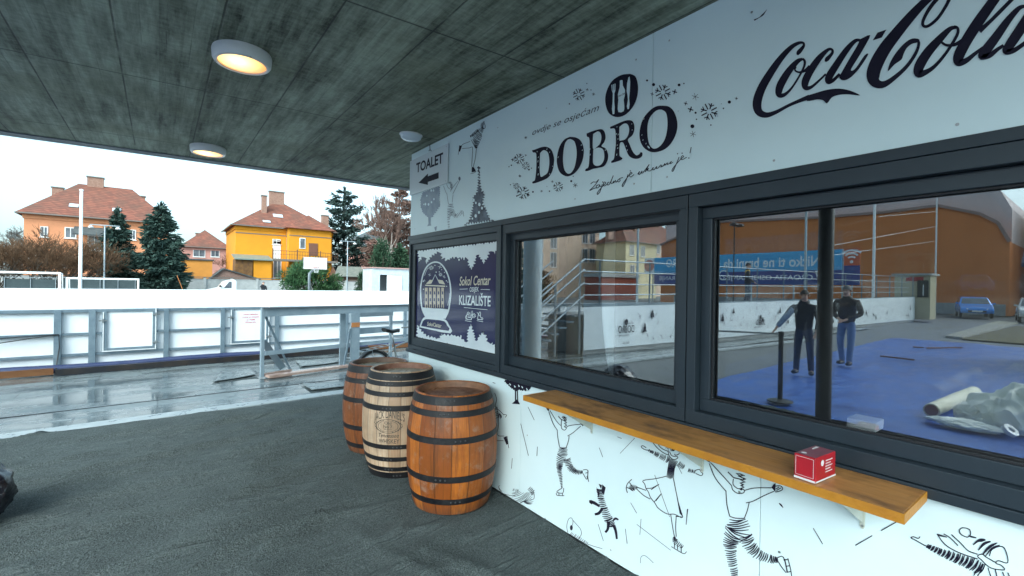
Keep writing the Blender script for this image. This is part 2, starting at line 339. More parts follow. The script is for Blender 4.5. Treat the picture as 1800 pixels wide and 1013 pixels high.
# ------------------------------------------------------------------ drawing on the wall face
# wall coordinates: (s, z) with s = -y so that s runs to the viewer's right
class Art:
    lw = 1
    def __init__(s, ox, oy, sc, x=WX - .003): s.o = (ox, oy); s.sc = sc; s.x = x; s.mb = MB(); s.k = 0
    def w(s, x, y, dx=0): p = on_x(s.o[0] + x / s.sc, s.o[1] + y / s.sc, s.x); p.x -= dx; return p
    def lift(s): s.k += 1; return s.k * 6e-6
    def smooth(s, pts, n=5):
        out = []; L = len(pts)
        for i in range(L - 1):
            p0, p1, p2, p3 = pts[max(i - 1, 0)], pts[i], pts[i + 1], pts[min(i + 2, L - 1)]
            for k in range(n):
                t = k / n; out.append(tuple(.5 * (2 * b + (c - a) * t + (2 * a - 5 * b + 4 * c - d) * t * t + (3 * b - a - 3 * c + d) * t ** 3) for a, b, c, d in zip(p0, p1, p2, p3)))
        out.append(tuple(pts[-1])); return out
    def rib(s, pts, w=None, n=5, taper=False):
        if s.lw != 1: pts = [(p[0], p[1], (p[2] if len(p) == 3 else w) * (s.lw if (p[2] if len(p) == 3 else w) < 9 else 1)) for p in pts]
        pts = [tuple(p) if len(p) == 3 else (p[0], p[1], w) for p in pts]
        if n > 1 and len(pts) > 2: pts = s.smooth(pts, n)
        d = s.lift(); L = len(pts); base = len(s.mb.v)
        for i, (x, y, ww) in enumerate(pts):
            a = pts[max(i - 1, 0)]; b = pts[min(i + 1, L - 1)]; tx, ty = b[0] - a[0], b[1] - a[1]; l = math.hypot(tx, ty) or 1
            if taper and i in (0, L - 1): ww *= .35
            nx, ny = -ty / l * ww / 2, tx / l * ww / 2
            s.mb.v += [s.w(x + nx, y + ny, d), s.w(x - nx, y - ny, d)]
        for i in range(L - 1): k = base + 2 * i; s.mb.f.append((k, k + 2, k + 3, k + 1))
        return s
    def ribs(s, lst, w, n=4):
        for p in lst: s.rib(p, w, n)
        return s
    def fill(s, outer, holes=(), n=4):
        d = s.lift(); loops = [outer] + list(holes)
        if n > 1: loops = [s.smooth(list(l) + [l[0]], n)[:-1] for l in loops]
        vs = [[Vector((x, y, 0)) for x, y in l] for l in loops]
        tr = tessellate_polygon(vs); flat = [p for l in vs for p in l]
        s.mb.add([s.w(p.x, p.y, d) for p in flat], tr); return s
    def dot(s, x, y, r, n=10, ry=None): return s.fill([(x + r * math.cos(2*math.pi*k/n), y + (ry or r) * math.sin(2*math.pi*k/n)) for k in range(n)], n=1)
    def zz(s, pts, n, w, j=.12, lean=0):         # hatching back and forth across a limb: pts = (x, y, half width)
        pts = s.smooth(pts, 12); L = len(pts); rnd = random.Random(len(pts) * n)
        for k in range(n):
            i = min(L - 2, int((k + .5) / n * (L - 1))); x, y, h = pts[i]; tx, ty = pts[i + 1][0] - pts[max(i-1,0)][0], pts[i + 1][1] - pts[max(i-1,0)][1]; l = math.hypot(tx, ty) or 1
            tx, ty = tx / l, ty / l; nx, ny = -ty, tx; a = h * (1 + rnd.uniform(-j, j)); b = h * (1 + rnd.uniform(-j, j)); o = lean * h + rnd.uniform(-.1, .1) * h
            sag = h * .18
            s.rib([(x + nx * a - tx * o, y + ny * a - ty * o, w * .6), (x + tx * sag, y + ty * sag, w * 1.15), (x - nx * b + tx * o, y - ny * b + ty * o, w * .6)], n=3)
        return s
    def spiky(s, pts, amp, per):                 # a jagged outline around a polygon
        out = []; rnd = random.Random(int(pts[0][0] * 7 + pts[0][1]))
        for i in range(len(pts)):
            a = pts[i]; b = pts[(i + 1) % len(pts)]; l = math.hypot(b[0]-a[0], b[1]-a[1]); k = max(1, int(l / per)); nx, ny = (b[1]-a[1]) / (l or 1), -(b[0]-a[0]) / (l or 1)
            for q in range(k):
                for t, m in ((q / k, 0), ((q + .5) / k, rnd.uniform(.5, 1.2))):
                    out.append((a[0] + (b[0]-a[0]) * t + nx * amp * m, a[1] + (b[1]-a[1]) * t + ny * amp * m))
        return out
    def flake(s, x, y, r, w, n=8, star=False):
        for k in range(n):
            a = 2 * math.pi * k / n + .3; r0 = 0 if star else r * .28
            s.rib([(x + r0 * math.cos(a), y + r0 * math.sin(a)), (x + r * math.cos(a), y + r * math.sin(a))], w, 1)
            if not star and r > 6 and k % 2 == 0:
                for q in (-.35, .35): s.rib([(x + r * .62 * math.cos(a), y + r * .62 * math.sin(a)), (x + r * .95 * math.cos(a + q), y + r * .95 * math.sin(a + q))], w * .8, 1)
        return s
    def text(s, body, p0, p1, cap, shear=0, bold=0, mid=None):   # p0, p1 baseline ends, cap = letter height, all in crop pixels
        vs, fs, x0, x1, ch = text_mesh(body, shear, bold)
        a = s.w(*p0); b = s.w(*p1); u = b - a; cv = s.w((p0[0]+p1[0])/2, (p0[1]+p1[1])/2 - cap); hz = cv.z - (a.z + b.z) / 2; d = s.lift()
        out = []
        for x, y in vs:
            t = (x - x0) / (x1 - x0); p = a + u * t; p.z += y / ch * hz; p.x -= d; out.append(p)
        s.mb.add(out, fs); return s
    def build(s, name, m, parent): return s.mb.build(name, m, parent)
_tc = {}
def text_mesh(body, shear=0, bold=0):
    key = (body, shear, bold)
    if key in _tc: return _tc[key]
    cu = bpy.data.curves.new('t', 'FONT'); cu.body = body; cu.size = 1; cu.shear = shear; cu.offset = bold; cu.resolution_u = 4; cu.fill_mode = 'FRONT'
    ob = bpy.data.objects.new('t', cu); me = bpy.data.meshes.new_from_object(ob)
    vs = [(v.co.x, v.co.y) for v in me.vertices]; fs = [tuple(p.vertices) for p in me.polygons]
    bpy.data.objects.remove(ob); bpy.data.curves.remove(cu); bpy.data.meshes.remove(me)
    xs = [v[0] for v in vs]; r = (vs, fs, min(xs), max(xs), .69); _tc[key] = r; return r

# ------------------------------------------------------------------ kiosk body
KY0, KY1, KX1 = -1.6, 4.735, 5.6
kio = thing('kiosk', (WX, (KY0 + KY1) / 2, 0), 'white printed kiosk with anthracite serving windows under the concrete canopy', 'kiosk')
ZB, ZT = .935, 2.185
yj = [KY1, 2.745, .985, KY0]       # joints of the lower panels
for i in range(3):
    MB().box(WX, yj[i] - (.0015 if i else 0), .012, WX + .03, yj[i + 1] + .0015, ZB).build('lower_panel', M_panel, kio, bevel=.0012)
yf = [KY1, 1.605, KY0]
for i in range(2):
    MB().box(WX, yf[i] - (.0015 if i else 0), ZT, WX + .03, yf[i + 1] + .0015, CZ - .006).build('fascia_panel', M_panel, kio, bevel=.0012)
mb = MB()   # fixing screws
for y, z in [(4.62,2.26),(4.62,3.0),(3.2,2.24),(3.1,2.95),(2.2,2.24),(1.72,2.26),(1.50,2.26),(1.72,2.98),(1.50,3.0),(1.66,2.62),(.95,2.235),(1.06,2.95),(2.5,2.93),(2.66,.55),(2.66,.12),(.90,.5),(1.08,.7),(1.85,.07),(.35,2.235),(-.1,2.235)]:
    mb.add([(WX - .003, y + .006 * math.cos(a * 1.0472), z + .006 * math.sin(a * 1.0472)) for a in range(6)], [(0,1,2,3,4,5)])
mb.each('screw', M_steel, kio)
m_side = mk('kiosk_side_board', (.55, .6, .63), rough=.5)
mb = MB(); mb.box(WX + .031, KY1 - .03, .012, KX1, KY1 - .002, CZ - .006); mb.build('side_wall', m_side, kio)
mb = MB(); mb.box(KX1 - .05, .25, .012, KX1, KY1 - .04, CZ - .006); mb.box(KX1 - .05, KY0, .012, KX1, .249, .9); mb.box(WX + .031, KY0, .012, KX1 - .06, KY0 + .03, .9); mb.build('back_wall', M_dark, kio)  # unseen back corner and end wall kept low, shaped to let daylight in
MB().box(WX + .032, KY0 + .04, .02, KX1 - .06, KY1 - .04, .05).build('floor', M_dark, kio)
mb = MB()
MB().box(WX + .2, KY0 + .1, .86, WX + .75, KY1 - .1, .90).build('counter', mk('dark_counter', (.03,.03,.04), rough=.4), kio)

# ------------------------------------------------------------------ windows
FX = WX - .022      # front of the frame, proud of the panels
fr = MB()
def yb(mb, y0, y1, z0, z1, x0, x1): mb.box(x0, y0, z0, x1, y1, z1)
Y_a, Y_b = KY1 + .003, KY0
capm = MB(); yb(capm, Y_a, Y_b, 2.142, 2.186, FX - .004, WX + .05); yb(capm, Y_a, Y_b, .928, .965, FX - .012, WX + .05)
capm.each('frame_capping', M_alu, kio, bevel=.002)
def window(y0, y1, sash_x, glass, name='window', s_w=.088, o_w=.05, zf0=.967, zf1=2.140, proud=0):
    """outer frame y0 (far) .. y1 (near); glass = (far, near, z0, z1)"""
    f = MB(); x0 = FX - proud; x1 = WX + .055
    f.box(x0, y0, zf1 - o_w - .018, x1, y1, zf1); f.box(x0, y0, zf0, x1, y1, zf0 + o_w + .016)
    f.box(x0, y0, zf0 + o_w + .016, x1, y0 - o_w, zf1 - o_w - .018); f.box(x0, y1, zf0 + o_w + .016, x1, y1 + o_w, zf1 - o_w - .018)
    w = f.build(name, M_alu, kio, bevel=.002)
    gy0, gy1, gz0, gz1 = glass; s = MB(); a, b = y0 - o_w - .001, y1 + o_w + .001; c, d = zf0 + o_w + .017, zf1 - o_w - .019
    s.box(sash_x, a, gz1, sash_x + .04, b, d); s.box(sash_x, a, c, sash_x + .04, b, gz0); s.box(sash_x, a, gz0, sash_x + .04, gy0, gz1); s.box(sash_x, gy1, gz0, sash_x + .04, b, gz1)
    s.build('sash', M_alu, w, bevel=.003)
    k = MB(); e = .008; X = sash_x + .012
    k.box(X, gy0, gz1 - e, X + .01, gy1, gz1 - .0005); k.box(X, gy0, gz0 + .0005, X + .01, gy1, gz0 + e); k.box(X, gy0 - .0005, gz0 + e, X + .01, gy0 - e, gz1 - e); k.box(X, gy1 + e, gz0 + e, X + .01, gy1 + .0005, gz1 - e)
    k.build('gasket', M_gask, w)
    return w
def glass_mat(name, base, fr_, tint, gl=(1, 1, 1)):
    m = bpy.data.materials.new(name); m.use_nodes = True; nt = m.node_tree; N = nt.nodes; L = nt.links
    N.remove(N['Principled BSDF']); out = N['Material Output']
    t = N.new('ShaderNodeBsdfTransparent'); t.inputs[0].default_value = (*tint, 1)
    gl_ = N.new('ShaderNodeBsdfGlossy'); gl_.inputs['Roughness'].default_value = 0.0; gl_.inputs['Color'].default_value = (*gl, 1)
    f = N.new('ShaderNodeFresnel'); f.inputs[0].default_value = 1.5
    mm = N.new('ShaderNodeMath'); mm.operation = 'MULTIPLY_ADD'; mm.inputs[1].default_value = fr_; mm.inputs[2].default_value = base; mm.use_clamp = True
    L.new(f.outputs[0], mm.inputs[0]); x = N.new('ShaderNodeMixShader'); L.new(mm.outputs[0], x.inputs[0]); L.new(t.outputs[0], x.inputs[1]); L.new(gl_.outputs[0], x.inputs[2])
    L.new(x.outputs[0], out.inputs[0]); return m
M_glass = glass_mat('solar_glass', .135, .8, (.97, .98, .98), (.93, .97, 1.0))
M_glass2 = glass_mat('inner_pane', .045, .4, (.96, .96, .96))
def pane(w, gy0, gy1, gz0, gz1):
    MB().box(GX, gy0 + .01, gz0 - .01, GX + .0005, gy1 - .01, gz1 + .01).build('glass_pane', M_glass, w)
    t = .017    # the second sheet of the double glazing is never quite parallel
    a, b, c, d = gy0 + .01, gy1 - .01, gz0 - .01, gz1 + .01
    MB().poly([(GX + .022 + t * 1.0, a, c), (GX + .022 + t * 1.0, b, c), (GX + .022, b, d), (GX + .022, a, d)]).build('inner_pane', M_glass2, w)
# poster window (fixed), standing proud of its neighbour
w0 = window(4.70, 3.03, FX + .012, (4.592, 3.085, 1.092, 2.030), 'poster_window', proud=.006, o_w=.028)
w1 = window(2.99, 1.362, WX + .022, (2.885, 1.455, 1.108, 2.018)); pane(w1, 2.885, 1.455, 1.108, 2.018)
w2 = window(1.356, -1.2, WX + .022, (1.252, -1.1, 1.096, 2.012)); pane(w2, 1.252, -1.1, 1.096, 2.012)
mb = MB(); mb.box(FX - .012, 3.028, .967, WX + .05, 2.992, 2.140); mb.build('frame_post', M_alu, kio, bevel=.002)
mb = MB()
for y in (4.55, 3.06, 1.10): mb.box(FX - .0135, y, .968, FX - .011, y - .05, .976)
mb.each('drain_cover', M_gask, kio)
mb = MB(); mb.box(FX - .0015, 1.40, 2.062, FX + .0, 2.93, 2.068); mb.build('vent_slot', M_gask, kio)

# ------------------------------------------------------------------ poster behind the first window
PX = FX + .03
MB().box(PX + .0002, 4.615, 1.08, PX + .006, 3.06, 2.04).build('poster', M_navy, w0)
A = lambda x=PX - .001: Art(720, 420, 4.604, x)
a = A()
a.fill(a.spiky([(55,92),(722,14),(722,100),(690,125),(660,100),(640,150),(600,205),(572,165),(545,130),(535,200),(500,252),(470,215),(465,160),(420,168),(360,150),(300,178),(258,165),(240,110),(180,150),(138,205),(120,150),(72,190)][::-1], 17, 22), n=1)
a.fill(a.spiky([(48,804),(708,948),(708,870),(672,838),(640,838),(625,780),(600,748),(560,775),(540,828),(522,740),(495,685),(465,740),(460,838),(420,790),(340,772),(255,765),(230,805),(130,770),(60,695)], 17, 22), n=1)
for x, y in [(290,160),(322,150),(360,140),(400,158),(440,150),(350,776),(385,786),(415,776)]: a.dot(x, y + 12, 5, ry=9)
a.build('printed_border', M_pale, w0); a = A()
a.rib([(130,632,11),(100,560,11),(90,460,11),(92,370,11),(112,280,11),(150,215,11),(205,188,11),(255,205,11),(300,270,11),(325,350,11),(333,440,11),(325,520,11),(312,590,11),(285,645,11)], n=5)
a.fill([(104,555),(200,563),(314,572),(300,620),(282,648),(205,642),(132,632)], n=2)
a.fill([(80,715),(98,660),(128,632),(205,640),(285,652),(315,690),(330,765)], n=3)
a.rib([(175,360,7),(207,290,7),(243,360,7)], n=1); a.rib([(120,300,3),(140,250,4),(155,235,3)], n=3); a.rib([(308,540,4),(322,480,5),(322,440,3)], n=3)
for x, y, r in [(205,215,4),(215,270,5),(240,268,4),(282,272,4),(285,315,4),(298,340,5),(110,345,5),(112,408,5),(300,385,4),(310,350,4),(190,230,4),(260,250,3)]: a.dot(x, y, r)
for x, y, r in [(175,235,18),(250,290,14)]: a.flake(x, y, r, 3)
for x, y, r in [(245,228,16),(162,292,12),(118,338,12),(278,305,11)]: a.flake(x, y, r, 3, 4, True)
a.build('printed_snow_globe', M_pale, w0); a = A()
a.ribs([[(405,408),(470,406)],[(575,410),(650,412)],[(440,556),(540,566),(630,574)],[(465,630),(490,640),(500,590),(510,590),(500,655),(460,645),(455,625),(490,600)],[(550,655),(585,650),(565,620),(550,600),(545,595)]], 4, 2)
for (x, y) in ((452, 620), (545, 620)): a.ribs([[(x,y+28),(x+44,y+36),(x+46,y+20),(x+28,y+14),(x+30,y-22),(x+18,y-24),(x+4,y+24)]], 5, 2); a.rib([(x-2,y+42),(x+50,y+52)], 4, 1)
a.flake(518, 622, 20, 4, 8)
a.build('printed_skates', M_pale, w0)
a = A(PX - .0016)
a.fill([(93,706),(108,668),(132,650),(205,655),(280,668),(302,700),(315,745)], n=2); a.fill([(178,358),(207,302),(238,360)], n=1)
a.build('printed_globe_base', M_navy, w0)
a = A(PX - .0019)
a.text('Sokol Centar', (402,378), (655,372), 74, .25, .012); a.build('printed_lettering', M_cream, w0); a = A(PX - .0019)
a.text('SokolCentar', (142,702), (258,720), 32, .2, .01)
a.fill([(130,368),(165,332),(270,336),(290,372)], [[(178,358),(207,302),(238,360)]] if 0 else [], n=1) if 0 else None
a.build('printed_base_lettering', M_cream, w0); a = A(PX - .0019)
a.fill([(132,366),(162,332),(190,334),(172,364)], n=1); a.fill([(243,362),(226,330),(268,336),(288,370)], n=1)
a.rib([(126,376,9),(288,384,9)], n=1)
a.build('printed_pediment', M_cream, w0)
a = A(PX - .0018)
for k in range(5):
    x = 136 + k * 33; a.fill([(x-12,395),(x+10,396),(x+10,560),(x-12,556)], n=1)
a.build('printed_building', M_tan, w0)
a = A(PX - .0023)
for k in range(5):
    x = 136 + k * 33
    for y in (425, 480): a.fill([(x-7,y),(x+5,y+1),(x+5,y+26),(x-7,y+25)], n=1)
    a.fill([(x-5,530),(x+4,531),(x+4,560),(x-5,559)], n=1); a.rib([(x+14,395),(x+14,558)], 4, 1)
a.build('printed_building_windows', M_navy, w0)
a = A(PX - .0020)
a.text('OSIJEK', (485,428), (560,426), 36, 0, .01); a.text('KLIZALIŠTE', (400,532), (655,546), 78, 0, .014)
a.build('printed_title', M_pale, w0)
a = A(PX - .0024); a.text('HVALA', (315,598), (398,596), 14, 0, 0) if 0 else None

# ------------------------------------------------------------------ fascia prints
Dp = WX - .0025
a = Art(920, 170, 5.627, Dp)
a.fill([(85,530),(110,525),(180,500),(230,498),(275,525),(300,590),(302,650),(285,740),(245,800),(190,830),(110,858),(88,855),(92,840),(115,820),(128,700),(128,580),(118,555),(95,552)], [[(165,560),(200,530),(240,550),(255,610),(255,680),(240,750),(205,780),(170,790),(160,700)]])
a.fill([(460,398),(520,405),(570,440),(597,520),(590,610),(560,690),(510,755),(450,788),(400,780),(355,740),(332,660),(335,580),(360,490),(405,425)], [[(465,420),(505,445),(525,520),(525,600),(505,700),(470,755),(435,760),(405,720),(392,640),(395,550),(410,470),(435,430)]])
a.fill([(625,365),(690,340),(765,322),(800,345),(813,400),(800,450),(772,490),(815,515),(838,575),(830,640),(795,690),(740,705),(690,715),(640,735),(612,735),(618,715),(645,690),(655,560),(655,450),(648,405),(628,395)],
       [[(690,370),(735,345),(762,360),(772,405),(760,460),(735,490),(690,520),(685,440)],[(690,525),(740,505),(785,520),(800,570),(795,630),(765,675),(720,685),(690,660),(688,600)]])
a.fill([(858,300),(905,280),(1000,240),(1060,235),(1090,260),(1098,320),(1080,380),(1035,425),(1050,470),(1080,540),(1115,580),(1145,570),(1160,550),(1178,560),(1170,595),(1130,615),(1080,610),(1040,580),(1010,510),(985,455),(955,465),(950,560),(955,590),(980,610),(960,630),(900,650),(872,655),(870,640),(895,615),(905,550),(915,450),(910,340),(895,315),(862,318)], [[(950,300),(990,270),(1025,270),(1045,310),(1040,370),(1010,420),(965,435),(950,430),(948,360)]])
a.fill([(1380,90),(1440,100),(1490,150),(1522,250),(1515,350),(1470,450),(1400,520),(1310,550),(1240,540),(1180,490),(1150,410),(1155,310),(1190,210),(1260,130),(1320,95)], [[(1370,130),(1410,160),(1425,240),(1420,340),(1395,430),(1345,495),(1290,515),(1250,480),(1230,400),(1228,290),(1250,210),(1300,150),(1340,130)]])
DOB = a.build('printed_large_word', M_print, kio)
a = Art(920, 170, 5.627, WX - .004)     # worn chalk flecks in the letters
for x, y, l in [(138,545,10),(150,600,14),(146,640,22),(152,700,16),(148,770,20),(235,520,14),(262,550,12),(290,690,12),(262,765,12),(575,480,14),(585,530,12),(345,600,16),(660,520,14),(662,575,18),(650,630,12),(812,530,16),(928,300,10),(922,370,16),(938,420,12),(930,480,10),(936,510,14),(925,575,18),(1075,270,10),(1078,330,10),(1020,490,12),(1030,530,14),(1175,380,12),(1185,430,14),(1215,465,14),(940,375,16)]:
    a.rib([(x, y - l/2), (x - 4, y + l/2)], 5, 1)
a.rib([(1228,488,6),(1238,500,14),(1248,512,8)], n=3)
a.build('printed_letter_flecks', M_panel, kio)
a = Art(920, 170, 5.627, Dp)
for st in [[(665,865),(690,845),(720,845),(745,820),(720,860),(690,895),(655,930),(690,912),(728,900)],[(745,870),(722,885),(725,905),(745,895),(755,870),(757,890),(770,885)],[(780,865),(775,890),(755,945),(733,968),(735,945),(790,880),(815,855),(800,845),(790,870),(800,885),(830,865)],
           [(850,845),(832,855),(835,875),(855,860),(890,780),(865,850),(880,858),(895,835),(893,855),(912,828),(915,848),(930,835)],[(945,815),(932,830),(940,845),(958,830),(950,812),(985,800)],[(1030,790),(1035,770),(1015,830),(985,890),(982,865),(1045,780),(1075,760),(1062,750),(1048,775),(1062,795),(1095,770)],
           [(1130,768),(1150,740),(1140,765),(1150,770),(1175,735),(1168,755),(1185,750),(1245,670)],[(1245,670),(1205,745),(1222,720),(1240,712),(1225,730),(1255,735),(1275,715),(1285,700),(1280,722),(1295,722),(1320,690),(1315,712),(1335,705),(1360,675),(1365,690),(1355,698),(1385,685),(1400,660),(1400,680),(1425,655),(1425,672),(1445,660),(1465,640),(1450,665),(1480,650)],
           [(1535,610),(1540,600),(1515,660),(1480,738),(1475,715),(1550,625),(1585,595),(1572,585),(1558,610),(1570,625),(1615,600)],[(1660,500),(1648,560)]]: a.rib(st, 7, 5)
for x, y in [(785,845),(1058,735),(1525,565),(1570,560),(1637,608)]: a.dot(x, y, 6)
a.build('printed_script_line', M_print, kio)
a = Art(920, 170, 5.627, Dp); a.text('ovdje se osjećam', (88,383), (748,136), 62, .32, -.006); a.build('printed_upper_line', M_print, kio)
a = Art(880, 100, 3.165, Dp)
a.fill([(720,95),(750,110),(764,160),(760,220),(735,280),(690,325),(640,335),(600,310),(582,250),(590,190),(620,135),(670,102)])
a.build('printed_badge', M_print, kio); a = Art(880, 100, 3.165, Dp)
for x, y, r in [(435,210,34),(903,198,44),(1160,305,48),(103,568,30),(140,606,22),(88,720,18),(125,757,36),(320,723,28)]: a.flake(x, y, r, max(2.5, r * .13)); a.build('printed_snowflake', M_print, kio); a = Art(880, 100, 3.165, Dp)
for x, y, r in [(517,208,9),(1083,222,20),(1070,430,18),(140,450,8),(107,664,8),(228,748,7),(415,715,14)]: a.flake(x, y, r, 2, 6, True)
for x, y, r in [(482,183,8),(843,207,9),(968,195,14),(1030,260,11),(1057,293,16),(67,573,9),(140,548,6),(155,770,7),(288,695,7),(1312,232,9)]: a.flake(x, y, r, r * .35, 4, True)
for x, y, r in [(815,132,6),(851,155,9),(993,157,8),(1020,149,4),(1085,312,6),(1090,348,4),(1067,387,11),(1273,252,9),(1240,288,4),(1170,380,4),(1228,262,2),(1208,330,2),(988,302,2),(383,262,4),(480,149,3),(503,185,3),(60,604,4),(47,612,3),(158,628,5),(172,620,3),(180,752,5),(90,775,4),(393,692,6),(55,712,3),(70,705,2),(272,748,4),(258,722,2),(404,665,3)]: a.dot(x, y, r)
a.build('printed_stars_and_dots', M_print, kio)
a = Art(880, 100, 3.165, WX - .004)
a.fill([(663,133),(678,130),(680,160),(692,185),(690,220),(685,240),(688,270),(685,303),(655,308),(652,270),(655,240),(652,210),(662,170)], n=2)
a.fill([(616,157),(619,190),(624,203),(623,250),(619,290),(623,320),(633,318),(635,280),(632,250),(633,203),(638,190),(639,150),(634,150),(633,185),(630,186),(629,152),(625,153),(625,188),(622,188),(621,156)], n=1)
a.fill([(718,110),(711,115),(703,150),(701,190),(706,215),(708,240),(702,275),(706,292),(714,290),(718,265),(715,230),(719,190),(721,140)], n=1)
a.build('printed_cutlery', M_panel, kio)
a = Art(880, 100, 3.165, WX - .0048); a.text('Coca-Cola', (653,226), (690,208), 11, .3, .01); a.build('printed_bottle_name', M_print, kio)
# cola script
a = Art(1310, 0, 4.604, Dp)
a.rib([(422,446,14),(432,425,34),(455,398,30),(474,370,22),(468,348,18),(430,350,26),(370,385,36),(290,470,48),(205,590,60),(130,720,68),(96,830,72),(110,905,62),(170,932,44),(250,908,30),(350,855,24),(450,812,30),(520,786,40)], n=6)
a.fill([(500,775),(560,757),(660,728),(760,718),(850,735),(930,773),(840,764),(760,768),(700,790),(662,838),(630,812),(580,806),(500,818)], n=3)
a.rib([(466,478,18),(420,500,38),(350,580,54),(285,690,62),(272,762,50),(312,770,30),(370,720,18),(430,630,16),(472,550,18),(482,500,20),(464,476,18)], n=6)
a.rib([(410,540,14),(403,570,14),(438,586,16),(485,572,24),(525,540,34)], n=5)
a.rib([(648,500,14),(662,480,34),(685,455,28),(706,425,22),(700,402,20),(668,405,26),(600,470,48),(530,570,58),(488,655,60),(488,708,46),(530,708,26),(590,660,18),(652,600,16)], n=6)
a.rib([(935,328,20),(890,332,30),(820,405,46),(735,530,56),(680,620,60),(672,662,42),(712,650,28),(765,600,22)], n=6)
a.fill([(930,318),(1012,285),(960,390),(900,490),(856,562),(868,572),(900,545),(965,450),(996,438),(960,502),(900,582),(840,637),(790,650),(762,628),(778,590),(850,465),(905,372)], n=3)
a.fill([(1032,328),(1070,265),(1143,240),(1105,305)], n=1)
a.rib([(72,164,12),(110,145,5),(140,122,12),(155,105,8),(175,78,2)], n=3)
b = Art(1510, 0, 5.628, Dp)
b.rib([(900,-160,40),(760,-70,64),(640,30,76),(520,155,92),(380,320,108),(250,490,124),(160,660,134),(140,770,126),(178,828,90),(250,834,62),(350,770,44),(470,660,36),(560,530,32),(592,430,28),(566,398,30)], n=7)
b.fill([(585,385),(600,400),(575,422),(520,437),(470,480),(440,540),(420,590),(350,640),(288,705),(300,640),(340,560),(400,480),(470,412),(530,382)], n=3)
b.rib([(960,-120,40),(900,-20,36),(860,60,32),(780,180,30),(690,255,30),(640,258,30),(632,215,30),(670,130,34),(730,40,38),(820,-60,40),(900,-140,40)], n=6)
b.rib([(960,272,30),(900,288,46),(800,385,74),(680,520,92),(600,650,98),(588,728,84),(660,715,52),(750,655,36),(850,540,30),(930,420,30),(977,330,30),(974,278,28),(940,265,28)], n=6)
b.rib([(835,360,22),(815,410,24),(860,446,26),(930,447,30),(1000,418,40),(1050,385,50)], n=5)
b.rib([(1460,-180,80),(1380,-60,92),(1300,50,98),(1180,220,106),(1060,410,108),(985,560,104),(985,622,72),(1060,600,52),(1150,530,36),(1230,470,28)], n=6)
b.rib([(1700,-170,36),(1530,-20,36),(1400,110,38),(1300,210,36),(1190,310,50)], n=5)
b.rib([(1640,62,30),(1580,85,46),(1480,195,68),(1350,375,90),(1240,520,96),(1215,562,64),(1290,550,52),(1370,490,38),(1430,450,30)], n=6)
b.rib([(1720,90,86),(1600,285,100),(1500,435,96),(1452,508,66),(1530,500,50),(1650,420,38),(1800,300,32)], n=6)
a.mb.add(b.mb.v, b.mb.f); a.build('printed_script_logo', M_print, kio)
# fascia skaters and firs
a = Art(720, 200, 4.606, Dp)
a.ribs([[(490,225),(450,240),(430,250),(415,265)],[(425,282),(480,278),(505,270),(510,290),(502,430)],[(540,285),(530,370),(515,430)],[(603,70),(613,100),(608,120),(595,122)],[(393,333),(398,300),(404,262)],[(493,487),(520,480),(540,468)],[(500,212),(515,245),(540,282)]], 3.2)
a.fill([(402,256),(424,262),(415,290),(406,312),(398,300)], n=1); a.fill([(503,435),(515,430),(530,450),(537,468),(502,476)], n=1)
a.zz([(598,112,8),(570,150,26),(545,205,34),(535,250,20),(538,282,6)], 22, 4, lean=.35); a.zz([(490,185,8),(520,165,12),(555,132,12)], 10, 4, lean=.4); a.zz([(604,62,4),(592,80,12),(585,100,12),(590,118,6)], 9, 4)
a.ribs([[(163,252),(166,295)],[(155,303),(166,292),(178,306)]], 5, 2)
a.build('printed_skater', M_print, kio)
a = Art(720, 200, 4.606, Dp)
a.fill(a.spiky([(557,425),(548,470),(548,560),(535,640),(505,680),(510,740),(490,800),(478,860),(440,905),(690,872),(650,845),(628,780),(600,720),(618,640),(585,610),(575,520),(568,470)], 20, 20), n=1)
a.build('printed_fir', M_dimp, kio)
a = Art(720, 200, 4.606, WX - .0042)
for x, y, r in [(565,735,10),(586,765,8),(562,800,8),(536,722,7),(535,828,10),(520,698,7),(508,850,6),(600,735,5)]: a.dot(x, y, r, ry=r * 1.5)
for x, y, r in [(128,733,7),(153,735,7),(177,717,6),(197,692,6),(175,622,7),(193,622,6),(115,735,4),(140,665,5)]: a.dot(x, y, r, ry=r * 1.6)
a.build('printed_baubles', M_panel, kio)
a = Art(720, 200, 4.606, Dp)
a.fill(a.spiky([(240,592),(108,640),(92,690),(92,750),(110,800),(150,838),(180,838),(210,790),(245,740),(235,690),(242,640)][::-1], 8, 16), n=1); a.fill([(150,830),(172,830),(170,890),(175,905),(143,912),(152,890)], n=1); a.fill([(200,920),(222,910),(215,950),(205,945)], n=1)
a.build('printed_faded_tree', M_fade, kio)
a = Art(720, 200, 4.606, Dp)
a.ribs([[(275,585),(295,640),(305,650)],[(405,540),(370,610),(350,650)],[(392,545),(355,590),(330,630)],[(302,650),(308,690),(314,732)],[(352,655),(345,720)],[(300,572),(312,600),(335,612),(345,590)],[(410,790),(432,790),(438,832)]], 3)
a.dot(404, 526, 9, ry=16); a.zz([(320,555,10),(340,575,10),(332,600,8)], 8, 3.5); a.zz([(332,730,18),(332,790,26),(316,850,12),(318,928,8)], 22, 3.4); a.zz([(345,790,20),(370,830,18),(425,800,12)], 12, 3.4)
a.build('printed_small_skater', M_dimp, kio)

